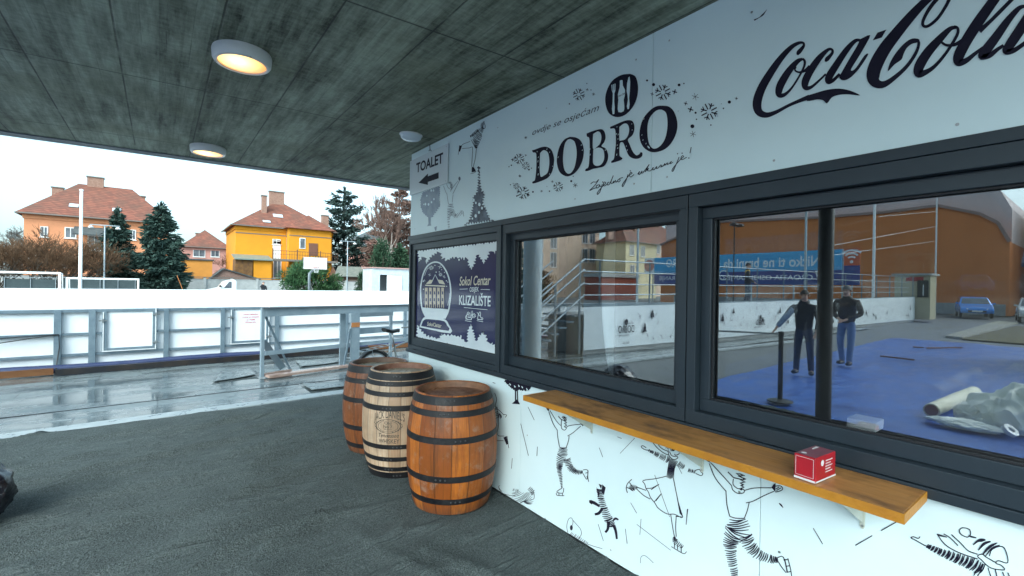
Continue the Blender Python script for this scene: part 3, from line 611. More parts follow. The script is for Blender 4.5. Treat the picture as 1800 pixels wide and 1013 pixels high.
# ------------------------------------------------------------------ prints on the lower panels
Art.lw = 1.3
def skater_lines(a, W, arms, fills, torso, hair, limbs, skates):
    a.ribs(arms, W); a.ribs(torso, W)
    for f in fills: a.fill(f, n=1)
    a.rib(hair, W * 1.25, 2)
    for pts, n in limbs: a.zz(pts, n, W * 1.25)
    a.ribs(skates, W, 3)
a = Art(940, 700, 5.064, Dp)
skater_lines(a, 4.6, [[(125,120),(160,220),(200,285)],[(135,110),(190,200),(230,245)],[(280,262),(310,245),(410,232)],[(292,338),(345,305),(410,248)]],
    [[(98,82),(130,90),(125,118),(112,108)],[(405,225),(410,202),(432,205),(450,230),(425,250)]],
    [[(200,280),(205,350),(220,435)],[(305,335),(300,380),(280,440)],[(238,195),(235,240),(240,270),(265,286),(285,265)]],
    [(210,160),(235,190),(280,202),(240,170),(285,175),(245,163),(282,190),(260,200),(285,220),(262,225),(285,242),(262,252),(278,262)],
    [([(253,436,30),(248,500,46),(222,580,32),(220,640,22),(232,720,16),(242,796,6)], 30), ([(285,540,32),(312,610,28),(360,655,24),(425,660,14)], 18)],
    [[(245,800),(205,825),(200,840),(250,845),(258,800)],[(192,845),(200,866),(263,869)],[(215,845),(216,866)],[(246,845),(248,867)],[(430,640),(470,640),(470,700),(460,722),(430,670)],[(476,645),(472,700),(480,745)],[(452,668),(475,662)],[(460,702),(474,697)]])
a.build('printed_skater', M_print, kio)
a = Art(1220, 790, 4.545, Dp)
skater_lines(a, 5.6, [[(120,110),(170,230),(255,335)],[(130,105),(200,180),(300,290)],[(400,330),(480,310),(620,308)],[(415,428),(470,415),(560,370),(640,335)]],
    [[(75,68),(130,88),(125,108),(105,95)],[(618,305),(632,282),(652,270),(650,342)]],
    [[(255,330),(262,440),(285,535)],[(440,425),(425,490),(400,555)],[(285,535),(330,550),(400,552)],[(300,290),(310,325),(350,352),(395,348),(400,325),(372,315),(345,312),(312,280),(315,235)],[(650,295),(690,292),(708,315),(690,332),(650,342)],[(655,318),(680,300)],[(658,330),(695,308)]],
    [(270,180),(300,210),(322,228),(400,240),(335,190),(405,212),(350,212),(415,240),(370,245),(410,262),(365,270),(400,285),(370,290),(400,302),(362,318),(385,325)],
    [([(342,556,62),(345,640,98),(300,720,66),(292,800,46),(305,900,38),(325,1000,28),(330,1070,20)], 34), ([(410,690,56),(445,770,50),(510,835,42),(600,875,34),(670,888,22)], 22)],
    [[(670,865),(715,862),(742,985),(700,940),(672,895)],[(750,870),(772,960),(780,1015)],[(715,885),(752,880)],[(733,935),(765,930)],[(745,983),(775,975)],[(725,875),(748,985)]])
a.build('printed_skater', M_print, kio)
a = Art(1090, 770, 4.606, Dp)
a.ribs([[(260,30),(300,80),(350,120),(395,140)],[(290,20),(330,80),(390,110)],[(390,100),(395,140),(430,175),(465,165),(460,150),(420,145),(400,110)],[(440,130),(450,140),(475,130),(480,110),(470,85)],[(230,100),(200,95),(172,75),(182,62),(212,80)],[(605,265),(640,255),(655,275),(670,290),(655,305),(612,288)],
   [(375,310),(290,330),(188,345),(200,375),(210,410),(230,440),(245,480),(280,525),(310,570),(380,615),(440,618),(505,645),(480,560),(460,470),(430,320)],[(210,410),(260,405),(315,375),(250,420)],[(275,520),(335,450),(290,510)],[(450,635),(500,640)],[(245,495),(190,465),(130,410)],[(210,425),(140,400)],[(95,335),(60,370),(50,410),(60,445)],[(75,360),(100,395)],[(55,400),(85,415)],
   [(410,620),(425,720),(440,800)],[(455,630),(450,720),(455,800)],[(415,880),(480,920),(520,938),(538,920)],[(440,850),(440,890)],[(465,865),(465,905)],[(495,880),(495,925)]], 4.8)
a.ribs([[(280,300),(340,470),(402,640)],[(85,525),(135,610)],[(170,655),(160,785)],[(135,700),(410,910)],[(42,735),(58,855)],[(550,575),(533,700)],[(165,1015),(170,965),(205,955),(270,1012)],[(120,0),(0,125)],[(465,220),(500,290)]], 2.6)
a.fill([(455,460),(512,645),(482,610)], n=1)
a.zz([(232,100,10),(300,135,20),(395,178,28)], 20, 4); a.zz([(470,205,24),(515,238,22)], 6, 4); a.zz([(552,262,16),(608,276,12)], 7, 4); a.zz([(140,400,8),(110,400,26),(85,415,24)], 8, 4); a.zz([(440,800,8),(445,835,22),(505,885,16)], 12, 4.5); a.zz([(372,70,14),(420,85,22),(440,100,12)], 9, 4)
for k in range(9): a.rib([(402 + k * 8, 165 + k * 3, 3), (388 + k * 6.5, 250, 5), (378 + k * 7, 335 - abs(k - 4) * 4, 2.5)], n=3)
a.build('printed_skating_girl', M_print, kio)
a = Art(860, 640, 2.716, Dp)
a.zz([(527,598,16),(533,640,14),(548,690,17),(568,740,20),(590,775,14)], 26, 3.6, lean=.2)
a.fill([(512,588),(528,618),(520,640)], n=1); a.fill([(540,575),(556,590),(548,625),(535,612)], n=1); a.fill([(522,572),(538,578),(534,598)], n=1)
for p in ([(527,680,10),(502,664,15),(481,656,13),(492,668,9)], [(540,690,12),(524,712,14),(504,718,11)], [(570,752,16),(566,788,12),(554,804,11)], [(594,770,15),(604,798,12),(609,836,9)], [(590,750,5),(602,738,11),(617,744,5)]): a.rib(p, n=4)
a.build('printed_dog', M_print, kio); a = Art(860, 640, 2.716, Dp)
a.ribs([[(375,805),(370,775),(378,742),(392,735),(400,752),(395,775)],[(398,745),(425,775),(436,790),(440,812),(428,832)],[(468,860),(505,872),(540,882)],[(520,765),(545,845)],[(650,788),(658,858)],[(185,205),(215,268)],[(150,285),(187,438)],[(230,395),(227,440)],[(525,400),(542,445)],[(612,348),(632,356)],[(110,450),(106,500)],[(45,590),(60,615),(100,628),(125,628)]], 1.7)
a.dot(392, 782, 7, ry=13); a.zz([(385,812,12),(425,836,14),(468,858,8)], 14, 1.6, lean=.3)
a.build('printed_child', M_print, kio); a = Art(860, 640, 2.716, Dp)
a.zz([(122,610,14),(150,635,36),(178,650,30),(185,668,14)], 16, 1.6, lean=.5); a.zz([(112,600,6),(140,606,8)], 5, 1.6); a.zz([(190,592,10),(205,608,12),(205,625,6)], 7, 2.2); a.ribs([[(208,600),(215,625),(212,645),(196,648)],[(60,610),(45,588),(50,580)]], 1.7)
a.build('printed_child', M_print, kio)
a = Art(860, 660, 4.218, Dp)
a.fill(a.spiky([(105,40),(130,25),(160,35),(220,50),(318,78),(300,112),(260,120),(215,110),(200,125),(165,100),(130,68)][::-1], 7, 12), n=1); a.fill([(190,100),(212,100),(215,190),(228,215),(168,210),(190,190)], n=1)
a.build('printed_tree', M_print, kio); a = Art(860, 660, 4.218, Dp)
a.ribs([[(40,130),(55,180),(45,230),(80,265),(110,295)],[(108,290),(130,295),(118,312)],[(55,230),(70,350),(60,440),(110,450)],[(50,485),(105,485)],[(132,450),(145,540)],[(25,52),(45,60)]], 3); a.zz([(40,240,20),(60,300,26),(90,300,14)], 10, 3); a.fill([(105,462),(128,450),(140,510),(128,515)], n=1)
a.build('printed_skater', M_print, kio)
a = Art(860, 660, 4.218, WX - .004)
for x, y in ((150,60),(185,75),(240,80),(275,95),(215,70),(255,108)): a.rib([(x,y,3),(x+8,y+14,7)], n=1)
a.rib([(202,118,3),(204,180,4)], n=1); a.build('printed_tree_gaps', M_panel, kio)
a = Art(1500, 780, 4.347, Dp)
a.ribs([[(860,645),(890,660),(895,695),(870,715),(825,695),(810,665),(830,645),(862,646)],[(1040,860),(1060,810),(1130,785),(1165,820),(1180,910),(1110,895),(1090,915),(1130,930),(1155,965),(1050,950),(980,890),(950,860),(985,845),(1020,870),(1090,910)],[(640,690),(700,770),(800,830),(950,882)],[(750,695),(820,760),(880,820),(950,845)],[(690,690),(740,720),(800,780)],[(565,785),(540,775),(470,735),(440,720),(460,712),(495,725),(510,710)],[(980,960),(950,1013)],[(1030,950),(1055,1030)],[(1085,960),(1100,1030)],[(1140,980),(1160,1030)],[(950,960),(920,1010)],[(1180,985),(1200,1030)]], 6)
for p in ([(915,775,6),(950,745,18),(980,738,26),(1010,735,8)], [(955,815,6),(1000,765,22),(1050,748,10)], [(990,845,8),(1040,790,22),(1100,758,6)], [(1010,860,5),(1060,800,12),(1120,775,5)], [(880,705,4),(905,712,14),(940,720,6)], [(640,690,4),(660,700,14),(715,715,6)]): a.rib(p, n=4)
a.zz([(565,782,16),(650,820,26),(760,865,36),(880,910,46),(985,965,50)], 34, 7.5, lean=.15)
a.ribs([[(15,778),(145,703)],[(212,665),(362,580)]], 6)
a.build('printed_long_haired_skater', M_print, kio)
a = Art(1180, 720, 3.458, Dp); a.ribs([[(863,722),(920,818)],[(98,605),(90,700)]], 3.5); a.rib([(655,570,4),(668,582,10),(680,598,2)], n=3)
a.build('printed_stroke', M_print, kio)

# ------------------------------------------------------------------ toilet sign
Art.lw = 1
sx = WX - .016
def sgn(u, v): return on_x(u, v, sx)
t = thing('direction_sign', (sx, 4.4, 2.7), 'white toilet direction sign with black arrow on the fascia corner', 'sign')
p = [sgn(722, 272), sgn(787, 252), sgn(786, 322), sgn(723, 345)]
yy0, yy1 = 4.742, sgn(787, 290).y
MB().box(sx, yy0, 2.632, sx + .008, yy1, 3.01).build('sign_board', mk('sign_white', (.66, .72, .75), rough=.25, spec=.5), t, bevel=.0015)
a = Art(720, 200, 4.606, sx - .0015); a.text('TOALET', (53,478), (270,395), 76, 0, .03)
a.fill([(72,560),(148,485),(148,508),(235,474),(235,524),(148,553),(148,577)], n=1); a.build('sign_lettering', M_print, t)
mb = MB()
for y, z in ((4.715, 2.655), (yy1 + .03, 2.655), (4.715, 2.985), (yy1 + .03, 2.985)): mb.lathe([(.006, 0), (.006, .003), (.0001, .004)], (0, 0, 0), 8) if 0 else mb.box(sx - .002, y - .005, z - .005, sx, y + .005, z + .005)
mb.each('screw', M_steel, t)
# ------------------------------------------------------------------ barrels
def stave_mat(name, ca, cb, cc, n, dark=.5, swap=0, seed=0.0):
    m = mk(name, ca, rough=.5, spec=.4); g = NG(m); ov, ox, oy, oz = g.obj()
    ang = g.m('MULTIPLY', g.m('ADD', g.m('DIVIDE', g.m('ARCTAN2', oy, ox), 2 * math.pi), .5), n)
    idx = g.m('ADD', g.m('FLOOR', ang), seed); w = g.white(idx); fr = g.m('FRACT', ang)
    gv = g.comb(g.m('ADD', g.m('MULTIPLY', ang, 2.2), g.m('MULTIPLY', w, 40)), 0, g.m('MULTIPLY', oz, 2.0))
    grain = g.noise(gv, 2.4, 7, .65); fine = g.noise(g.comb(g.m('MULTIPLY', ang, 14), seed, g.m('MULTIPLY', oz, 5)), 2, 4, .6); st = g.noise(ov, 4.5, 5, .6)
    c = g.mix(g.rng(w, .15, .85), tuple(x * 1.12 for x in ca), tuple(x * .72 for x in cb)); c = g.mix(g.rng(grain, .36, .7, 0, .75), c, cc); c = g.mix(g.rng(fine, .42, .8, 0, .5), c, tuple(x * .45 for x in cc))
    if swap:          # some staves are fresher orange oak
        c = g.mix(g.rng(ox, swap, swap + .02), c, (.42, .17, .045))
    c = g.mix(g.rng(st, .56, .74, 0, dark), c, tuple(x * .12 for x in ca))
    run = g.noise(g.comb(g.m('MULTIPLY', ang, 1.7), seed + 3.0, g.m('MULTIPLY', oz, .8)), 3.1, 4, .6)
    c = g.mix(g.rng(run, .54, .72, 0, .85 * dark + .2), c, (.022, .014, .010)); big = g.noise(g.comb(ox, oy, g.m('MULTIPLY', oz, 1.6)), 2.6, 5, .65); c = g.mix(g.rng(big, .46, .70, 0, .6), c, tuple(x * .35 for x in ca))
    bloom = g.noise(g.comb(g.m('MULTIPLY', ang, .6), seed, g.m('MULTIPLY', oz, 5.0)), 2.2, 6, .7); c = g.mix(g.rng(bloom, .56, .72, 0, .42), c, (.30, .25, .20))
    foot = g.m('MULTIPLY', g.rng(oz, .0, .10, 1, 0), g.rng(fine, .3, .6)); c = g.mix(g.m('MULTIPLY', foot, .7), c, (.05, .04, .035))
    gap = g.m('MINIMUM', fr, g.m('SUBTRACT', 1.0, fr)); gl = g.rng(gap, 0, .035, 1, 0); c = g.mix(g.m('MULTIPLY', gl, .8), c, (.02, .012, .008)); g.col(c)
    g.rough(g.rng(grain, .3, .7, .34, .6)); g.bump(g.m('SUBTRACT', g.m('MULTIPLY', fine, .35), gl), .5, .006); return m
m_hoop = mk('black_iron_hoop', (.006, .006, .008), (.018, .017, .018), sc=12, rough=.42, rough2=.65, metal=0, spec=.3, bump=.15, bsc=60)
m_rivet = mk('dull_rivet', (.06, .06, .065), rough=.45, metal=.4)
def head_mat(name, a, b, c3):
    m = mk(name, a, rough=.6); g = NG(m); ov, ox, oy, oz = g.obj(); k = g.white(g.m('FLOOR', g.m('MULTIPLY', ox, 9)))
    gr = g.noise(g.comb(g.m('MULTIPLY', ox, 18), g.m('MULTIPLY', oy, 2), 0), 2, 6, .6); bl = g.noise(ov, 7, 6, .65)
    c = g.mix(k, a, b); c = g.mix(g.rng(gr, .35, .7, 0, .6), c, c3); c = g.mix(g.rng(bl, .45, .68, 0, .8), c, tuple(x * .5 for x in a)); g.col(c); g.rough(g.rng(bl, .4, .65, .25, .7)); g.bump(gr, .3, .005); return m
def barrel(x, y, H, r0, rb, hoops, sm, hm, rimm, label, rz=0, tilt=0):
    t = thing('wooden_barrel', (x, y, .008), label, 'barrel', 'old barrels along the kiosk wall'); t.rotation_euler = (tilt, 0, rz)
    def rad(z): q = 2 * z / H - 1; return r0 + (rb - r0) * (1 - abs(q) ** 2.15)
    n = 26; prof = [(r0 - .012, .0), (r0, .006)] + [(rad(H * i / n), H * i / n) for i in range(1, n)] + [(r0, H - .004), (r0 - .004, H), (r0 - .020, H), (r0 - .025, H - .004)]
    MB().lathe(prof, n=64).build('staves', sm, t, smooth='auto', local=True)
    MB().lathe([(r0 - .025, H - .004), (r0 - .030, H - .052)], n=64).build('rim', rimm, t, smooth=True, local=True)
    MB().lathe([(r0 - .02, H - .050), (r0 * .5, H - .050), (.0001, H - .050)], n=48).build('head', hm, t, local=True)
    for f, w in hoops:
        w *= 1.14
        z0, z1 = f * H - w / 2, f * H + w / 2; z1 = min(z1, H - .008)
        m = MB().lathe([(rad(z0) - .002, z0), (rad(z0) + .003, z0 + .002), (rad(z1) + .003, z1 - .002), (rad(z1) - .002, z1)], n=64).build('hoop', m_hoop, t, smooth='auto', local=True)
        rv = MB(); a = random.uniform(3.9, 4.6) - rz
        for k in (0, .1, -.1):
            rr = rad(f * H) + .003; rv.lathe([(.0075, 0), (.005, .003), (.0001, .004)], n=8)
            for v in rv.v[-24:]:
                p = v.copy(); v.x = (rr + p.z) * math.cos(a + k) - p.x * math.sin(a + k); v.y = (rr + p.z) * math.sin(a + k) + p.x * math.cos(a + k); v.z = f * H + p.y
        rv.build('rivet', m_rivet, m, local=True)
    return t, rad
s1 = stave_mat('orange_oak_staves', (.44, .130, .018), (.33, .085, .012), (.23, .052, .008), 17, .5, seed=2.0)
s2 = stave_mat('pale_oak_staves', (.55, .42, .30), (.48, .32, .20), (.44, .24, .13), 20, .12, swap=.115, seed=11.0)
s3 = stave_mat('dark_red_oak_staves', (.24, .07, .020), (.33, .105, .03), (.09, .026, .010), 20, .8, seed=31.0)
rim1 = mk('worn_rim', (.16, .075, .04), (.27, .13, .07), sc=14, rough=.55); rim2 = mk('red_brown_rim', (.17, .07, .045), (.24, .12, .08), sc=16, rough=.6); rim3 = mk('dark_rim', (.09, .05, .035), (.15, .09, .06), sc=16, rough=.6)
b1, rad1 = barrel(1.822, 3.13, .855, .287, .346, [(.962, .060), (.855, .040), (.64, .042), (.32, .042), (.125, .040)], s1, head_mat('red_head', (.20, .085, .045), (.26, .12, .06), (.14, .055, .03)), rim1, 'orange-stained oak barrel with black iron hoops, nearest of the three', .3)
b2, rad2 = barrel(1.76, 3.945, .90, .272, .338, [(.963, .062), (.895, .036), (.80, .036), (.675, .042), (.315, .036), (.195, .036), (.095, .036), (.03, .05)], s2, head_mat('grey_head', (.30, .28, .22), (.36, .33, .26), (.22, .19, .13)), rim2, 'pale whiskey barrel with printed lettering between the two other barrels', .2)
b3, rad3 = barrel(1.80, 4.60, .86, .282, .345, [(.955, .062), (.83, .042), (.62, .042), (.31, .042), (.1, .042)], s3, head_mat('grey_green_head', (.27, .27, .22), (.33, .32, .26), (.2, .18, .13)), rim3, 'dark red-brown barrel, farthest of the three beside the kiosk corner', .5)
# lettering burnt into the pale barrel; q = angle, measured on its skin
m_burn = mk('burnt_lettering', (.04, .033, .027), (.11, .085, .06), sc=30, rough=.6)
mbx = MB(); view = math.atan2(0 - 3.945, 0 - 1.76) - .2 - .30
def skin(s, z, lift=.0016): r = rad2(z) + lift; a = view + s / .335; return (r * math.cos(a), r * math.sin(a), z)
def barrel_text(body, s0, s1, z, cap, arch=0, shear=0, bold=.0):
    vs, fs, x0, x1, ch = text_mesh(body, shear, bold)
    out = []
    for x, y in vs:
        t = (x - x0) / (x1 - x0); out.append(skin(s0 + (s1 - s0) * t, z + y / ch * cap + arch * (1 - (2 * t - 1) ** 2)))
    mbx.add(out, fs)
barrel_text("JACK DANIEL'S", -.135, .130, .497, .062, .034, 0, .008)
barrel_text('Old', -.038, .022, .478, .022, 0, 0, .008); barrel_text('No 7', -.045, .030, .448, .022, 0, 0, .012); barrel_text('BRAND', -.04, .025, .432, .009)
barrel_text('Tennessee', -.09, .085, .368, .034, 0, .3, .012); barrel_text('WHISKEY', -.09, .09, .318, .036, 0, 0, .010)
def ring_on(rx, rz_, cz, w):
    n = 40; base = len(mbx.v)
    for k in range(n + 1):
        a = 2 * math.pi * k / n
        for q in (1, 1 - w): mbx.v.append(Vector(skin(-.008 + rx * q * math.cos(a), cz + rz_ * q * math.sin(a))))
    for k in range(n): i = base + 2 * k; mbx.f.append((i, i + 2, i + 3, i + 1))
ring_on(.108, .060, .462, .07); ring_on(.088, .047, .462, .05)
for k in range(26):
    a = 2 * math.pi * k / 26; c = (-.008 + .118 * math.cos(a), .462 + .052 * math.sin(a))
    if abs(math.cos(a)) > .35: mbx.add([skin(c[0] - .007, c[1]), skin(c[0], c[1] - .005), skin(c[0] + .007, c[1]), skin(c[0], c[1] + .006)], [(0, 1, 2, 3)])
mbx.build('burnt_lettering', m_burn, b2, local=True)

# ------------------------------------------------------------------ serving shelf with its brackets, red box on it
m_ply = mk('varnished_plywood', (.30, .135, .035), rough=.42, spec=.5); g = NG(m_ply); ov, ox, oy, oz = g.obj()
gr = g.noise(g.comb(g.m('MULTIPLY', ox, 16), g.m('MULTIPLY', oy, 1.1), oz), 2.2, 6, .62); bl = g.noise(g.comb(g.m('MULTIPLY', ox, 3.2), g.m('MULTIPLY', oy, 1.6), 2.0), 2.2, 5, .6); b2n = g.noise(ov, 9, 5, .6)
c = g.mix(g.rng(gr, .35, .7), (.46, .215, .06), (.32, .135, .035)); c = g.mix(g.rng(bl, .50, .66, 0, .85), c, (.11, .05, .02)); c = g.mix(g.rng(b2n, .58, .72, 0, .6), c, (.09, .045, .02)); g.col(c); g.rough(g.rng(bl, .4, .7, .28, .6)); g.bump(gr, .15, .004)
m_edge = mk('ochre_painted_edge', (.48, .20, .012), (.40, .155, .012), sc=8, rough=.5, bump=.2, bsc=80)
SX0, SX1, SY0, SY1, SZ = 1.872, FX - .013, .405, 2.325, .955
t = thing('serving_shelf', (WX, (SY0 + SY1) / 2, SZ - .034), 'long ochre wooden serving shelf under the kiosk windows', 'shelf')
MB().box(SX0 + .003, SY0 + .003, SZ - .033, SX1, SY1 - .003, SZ).build('board', m_ply, t, bevel=.003)
MB().box(SX0, SY0, SZ - .034, SX0 + .0025, SY1, SZ - .001).box(SX0 + .003, SY0, SZ - .034, SX1, SY0 + .0025, SZ - .001).box(SX0 + .003, SY1 - .0025, SZ - .034, SX1, SY1, SZ - .001).build('edge_band', m_edge, t)
m_br = mk('ivory_bracket', (.50, .53, .46), (.58, .6, .53), sc=9, rough=.4)
for y in (2.02, 1.27, .60):
    mb = MB()
    mb.prism([(WX - .002, y + .012, SZ - .036), (WX - .002, y - .012, SZ - .036), (WX - .002, y - .008, SZ - .215), (WX - .002, y - .004, SZ - .224), (WX - .002, y + .004, SZ - .224), (WX - .002, y + .008, SZ - .215)], (-.004, 0, 0))
    mb.prism([(WX - .007, y - .0025, SZ - .036), (SX0 + .05, y - .0025, SZ - .036), (SX0 + .05, y - .0025, SZ - .046), (WX - .007, y - .0025, SZ - .20)], (0, .005, 0))
    mb.box(SX0 + .04, y - .011, SZ - .0385, WX - .008, y + .011, SZ - .0345)
    b = mb.build('bracket', m_br, t, bevel=.001)
    mb = MB()
    for z in (SZ - .212, SZ - .10): mb.add([(WX - .0068, y + .0045 * math.cos(k * .785), z + .0045 * math.sin(k * .785)) for k in range(8)], [tuple(range(8))])
    mb.each('screw', M_steel, b)
# red napkin box: cube with white trim lines
m_red = mk('red_card', (.42, .012, .022), (.36, .01, .018), sc=9, rough=.35); m_dred = mk('dark_red_card', (.12, .008, .02), (.2, .01, .03), sc=6, rough=.3); m_cw = mk('white_card', (.7, .68, .68), rough=.5)
bx = thing('napkin_box', (1.968, .690, SZ + .001), 'small red cardboard napkin box on the serving shelf', 'box', rz=0)
W_, D_, H_ = .165, .075, .105        # width across the shelf, depth along it
MB().box(-.085, -.042, 0, .085, .042, .107).build('carton', m_red, bx, local=True, bevel=.0015)
MB().poly([(-.083,-.040,.1083),(.083,-.040,.1083),(.083,.040,.1083),(-.083,.040,.1083)]).build('lid', m_dred, bx, local=True)
mb = MB()
mb.poly([(-.0864,-.042,.002),(-.0864,.042,.002),(-.0864,.042,.011),(-.0864,-.042,.011)]); mb.poly([(-.085,-.0434,.002),(.085,-.0434,.002),(.085,-.0434,.009),(-.085,-.0434,.009)])
for y0, y1, z0, z1 in ((-.036, .036, .098, .0995), (-.036, .036, .019, .0205), (-.036, -.0345, .0206, .0979), (.0345, .036, .0206, .0979)): mb.poly([(-.0866, y0, z0), (-.0866, y1, z0), (-.0866, y1, z1), (-.0866, y0, z1)])
def disc(mb, c, r, ax, ry=None):
    q = []
    for k in range(16):
        a = k * math.pi / 8; x, y = r * math.cos(a), (ry or r) * math.sin(a)
        q.append((c[0] + x, c[1], c[2] + y) if ax == 'y' else ((c[0] + x, c[1] + y, c[2]) if ax == 'z' else (c[0], c[1] + x, c[2] + y)))
    mb.poly(q)
disc(mb, (-.03, -.0436, .078), .013, 'y'); disc(mb, (-.055, .018, .1087), .011, 'z'); mb.poly([(.02,.02,.1086),(.075,.018,.1086),(.07,.03,.1086),(.03,.028,.1086)])
for k in range(5): mb.poly([(-.005, -.0436, .085 - k * .012), (.055 - (k % 2) * .015, -.0436, .085 - k * .012), (.055 - (k % 2) * .015, -.0436, .081 - k * .012), (-.005, -.0436, .081 - k * .012)])
mb.build('printed_trim', m_cw, bx, local=True)
bx.rotation_euler = (0, 0, R(-5)); bx.scale = (.9, .86, .86)

# ------------------------------------------------------------------ crumpled black bag
m_bag = mk('black_bin_liner', (.010, .009, .014), (.018, .016, .024), sc=5, rough=.24, spec=.6, bump=.3, bsc=9)
bm = bmesh.new(); bmesh.ops.create_icosphere(bm, subdivisions=5, radius=1)
for v in bm.verts:
    p = v.co.copy(); n = noise.multi_fractal(p * 1.7 + Vector((3, 1, 2)), .8, 2.2, 4); w = abs(noise.noise(p * 2.4)) ** .7 + .25 * abs(noise.noise(p * 6)); pl = abs(math.sin(math.atan2(p.y, p.x) * 9 + 3 * noise.noise(p * 3)))
    r = 1 + .05 * n - .16 * w + .03 * pl
    v.co = Vector((p.x * .30 * r, p.y * .27 * r, max(-.205, p.z * .24 * r * (1.0 if p.z < .5 else 1 + .35 * (p.z - .5)))))
    v.co.z += .212
me = bpy.data.meshes.new('bin_bag'); bm.to_mesh(me); bm.free(); me.materials.append(m_bag)
o = bpy.data.objects.new('bin_bag', me); COL.objects.link(o); o.location = (-1.085, 4.62, 0); WL[o.name] = Vector((0, 0, 0))
me.polygons.foreach_set('use_smooth', [True] * len(me.polygons)); me.set_sharp_from_angle(angle=R(55))
tag(o, 'crumpled shiny black bin bag lying on the carpet at the left edge', 'bag')

# ------------------------------------------------------------------ bicycle behind the barrels
m_chr = mk('pale_frame_paint', (.50, .52, .50), (.4, .42, .42), sc=14, rough=.3, metal=.5); m_tyre = mk('tyre_rubber', (.012, .012, .013), (.03, .03, .03), sc=40, rough=.7)
bk = thing('bicycle', (2.99, 6.815, 0), 'pale bicycle with black saddle and rear rack parked behind the barrels', 'bicycle', rz=R(20))
def wheel(x, name):
    w = MB(); n = 40; P = [(x + .33 * math.cos(2*math.pi*k/n), 0, .34 + .33 * math.sin(2*math.pi*k/n)) for k in range(n + 1)]; w.tube(P, .019, 8, cap=False)
    ww = w.build('wheel', m_tyre, bk, smooth=True, local=True)
    q = MB(); q.tube([(x + .305 * math.cos(2*math.pi*k/n), 0, .34 + .305 * math.sin(2*math.pi*k/n)) for k in range(n + 1)], .010, 6, cap=False); q.build('rim', M_steel, ww, smooth=True, local=True)
    q = MB()
    for k in range(18): a = 2*math.pi*k/18; q.tube([(x, .012 * (-1) ** k, .34), (x + .30 * math.cos(a), 0, .34 + .30 * math.sin(a))], .0016, 4)
    q.tube([(x, -.05, .34), (x, .05, .34)], .02, 8); q.build('spokes', M_steel, ww, local=True)
    return ww
wheel(-.50, 'rear'); wheel(.56, 'front')
f = MB(); seat, bb, head, hl, rear, front = (-.10, 0, .70), (.0, 0, .28), (.40, 0, .80), (.43, 0, .68), (-.50, 0, .34), (.56, 0, .34)
for a, b, r in ((seat, bb, .016), (head, seat, .014), (hl, bb, .018), (head, hl, .02)): f.tube([a, b], r, 8)
for s in (-.055, .055): f.tube([seat, (rear[0], s, rear[2])], .009, 6); f.tube([bb, (rear[0], s, rear[2])], .010, 6); f.tube([hl, (.46, s * .9, .62), (front[0], s, front[2])], .010, 6)
f.build('frame', m_chr, bk, smooth='auto', local=True)
MB().tube([seat, (-.155, 0, .93)], .013, 8).build('seat_post', M_steel, bk, smooth=True, local=True)
mb = MB(); n = 12; S = [(-.31, .060, .985), (-.27, .085, .975), (-.20, .066, .960), (-.12, .032, .952), (-.04, .022, .958), (.0, .012, .955)]
for x, w, z in S:
    for k in range(n): a = 2*math.pi*k/n; mb.v.append(Vector((x, w * math.cos(a), z + (.018 if math.sin(a) > 0 else .042) * math.sin(a))))
for i in range(len(S) - 1):
    for k in range(n): a = i * n + k; b = i * n + (k + 1) % n; mb.f.append((a, b, b + n, a + n))
mb.f.append(tuple(range(n))[::-1]); mb.f.append(tuple(len(mb.v) - n + k for k in range(n))); mb.build('saddle', M_black, bk, smooth='auto', local=True)
mb = MB()
for s in (-.06, .06): mb.tube([(-.20, s, .745), (-.72, s, .695)], .006, 6); mb.tube([(-.58, s, .70), (-.50, s, .35)], .005, 6)
for k in range(5): x = -.24 - k * .12; z = .741 - k * .0115; mb.tube([(x, -.06, z), (x, .06, z)], .005, 6)
mb.tube([(-.72, -.06, .695), (-.72, .06, .695)], .006, 6); mb.build('rack', M_galv, bk, smooth='auto', local=True)
mb = MB(); mb.tube([(.40, 0, .80), (.39, 0, .93)], .012, 8); mb.tube([(.30, -.27, .95), (.40, -.12, .97), (.42, 0, .955), (.40, .12, .97), (.30, .27, .95)], .012, 8); mb.build('handlebar', M_steel, bk, smooth='auto', local=True)
mb = MB(); mb.tube([(0, -.06, .28), (0, .06, .28)], .02, 10); mb.tube([(0, -.07, .28), (.12, -.07, .18)], .009, 6); mb.tube([(0, .07, .28), (-.12, .07, .38)], .009, 6); mb.lathe([(.09, -.004), (.09, .004)], (0, 0, 0), 20) if 0 else None
mb.box(.09, -.12, .165, .17, -.075, .185); mb.box(-.17, .075, .375, -.09, .12, .395); mb.build('crank', M_steel, bk, local=True)
mb = MB(); n = 16
P = [(-.50 + .36 * math.cos(R(8 + 150 * k / n)), 0, .34 + .36 * math.sin(R(8 + 150 * k / n))) for k in range(n + 1)]
for i, p in enumerate(P): mb.v += [Vector(p) + Vector((0, -.025, 0)), Vector(p) + Vector((0, .025, 0))]
for i in range(n): k = 2 * i; mb.f.append((k, k + 1, k + 3, k + 2))
mb.build('mudguard', M_black, bk, smooth=True, local=True)

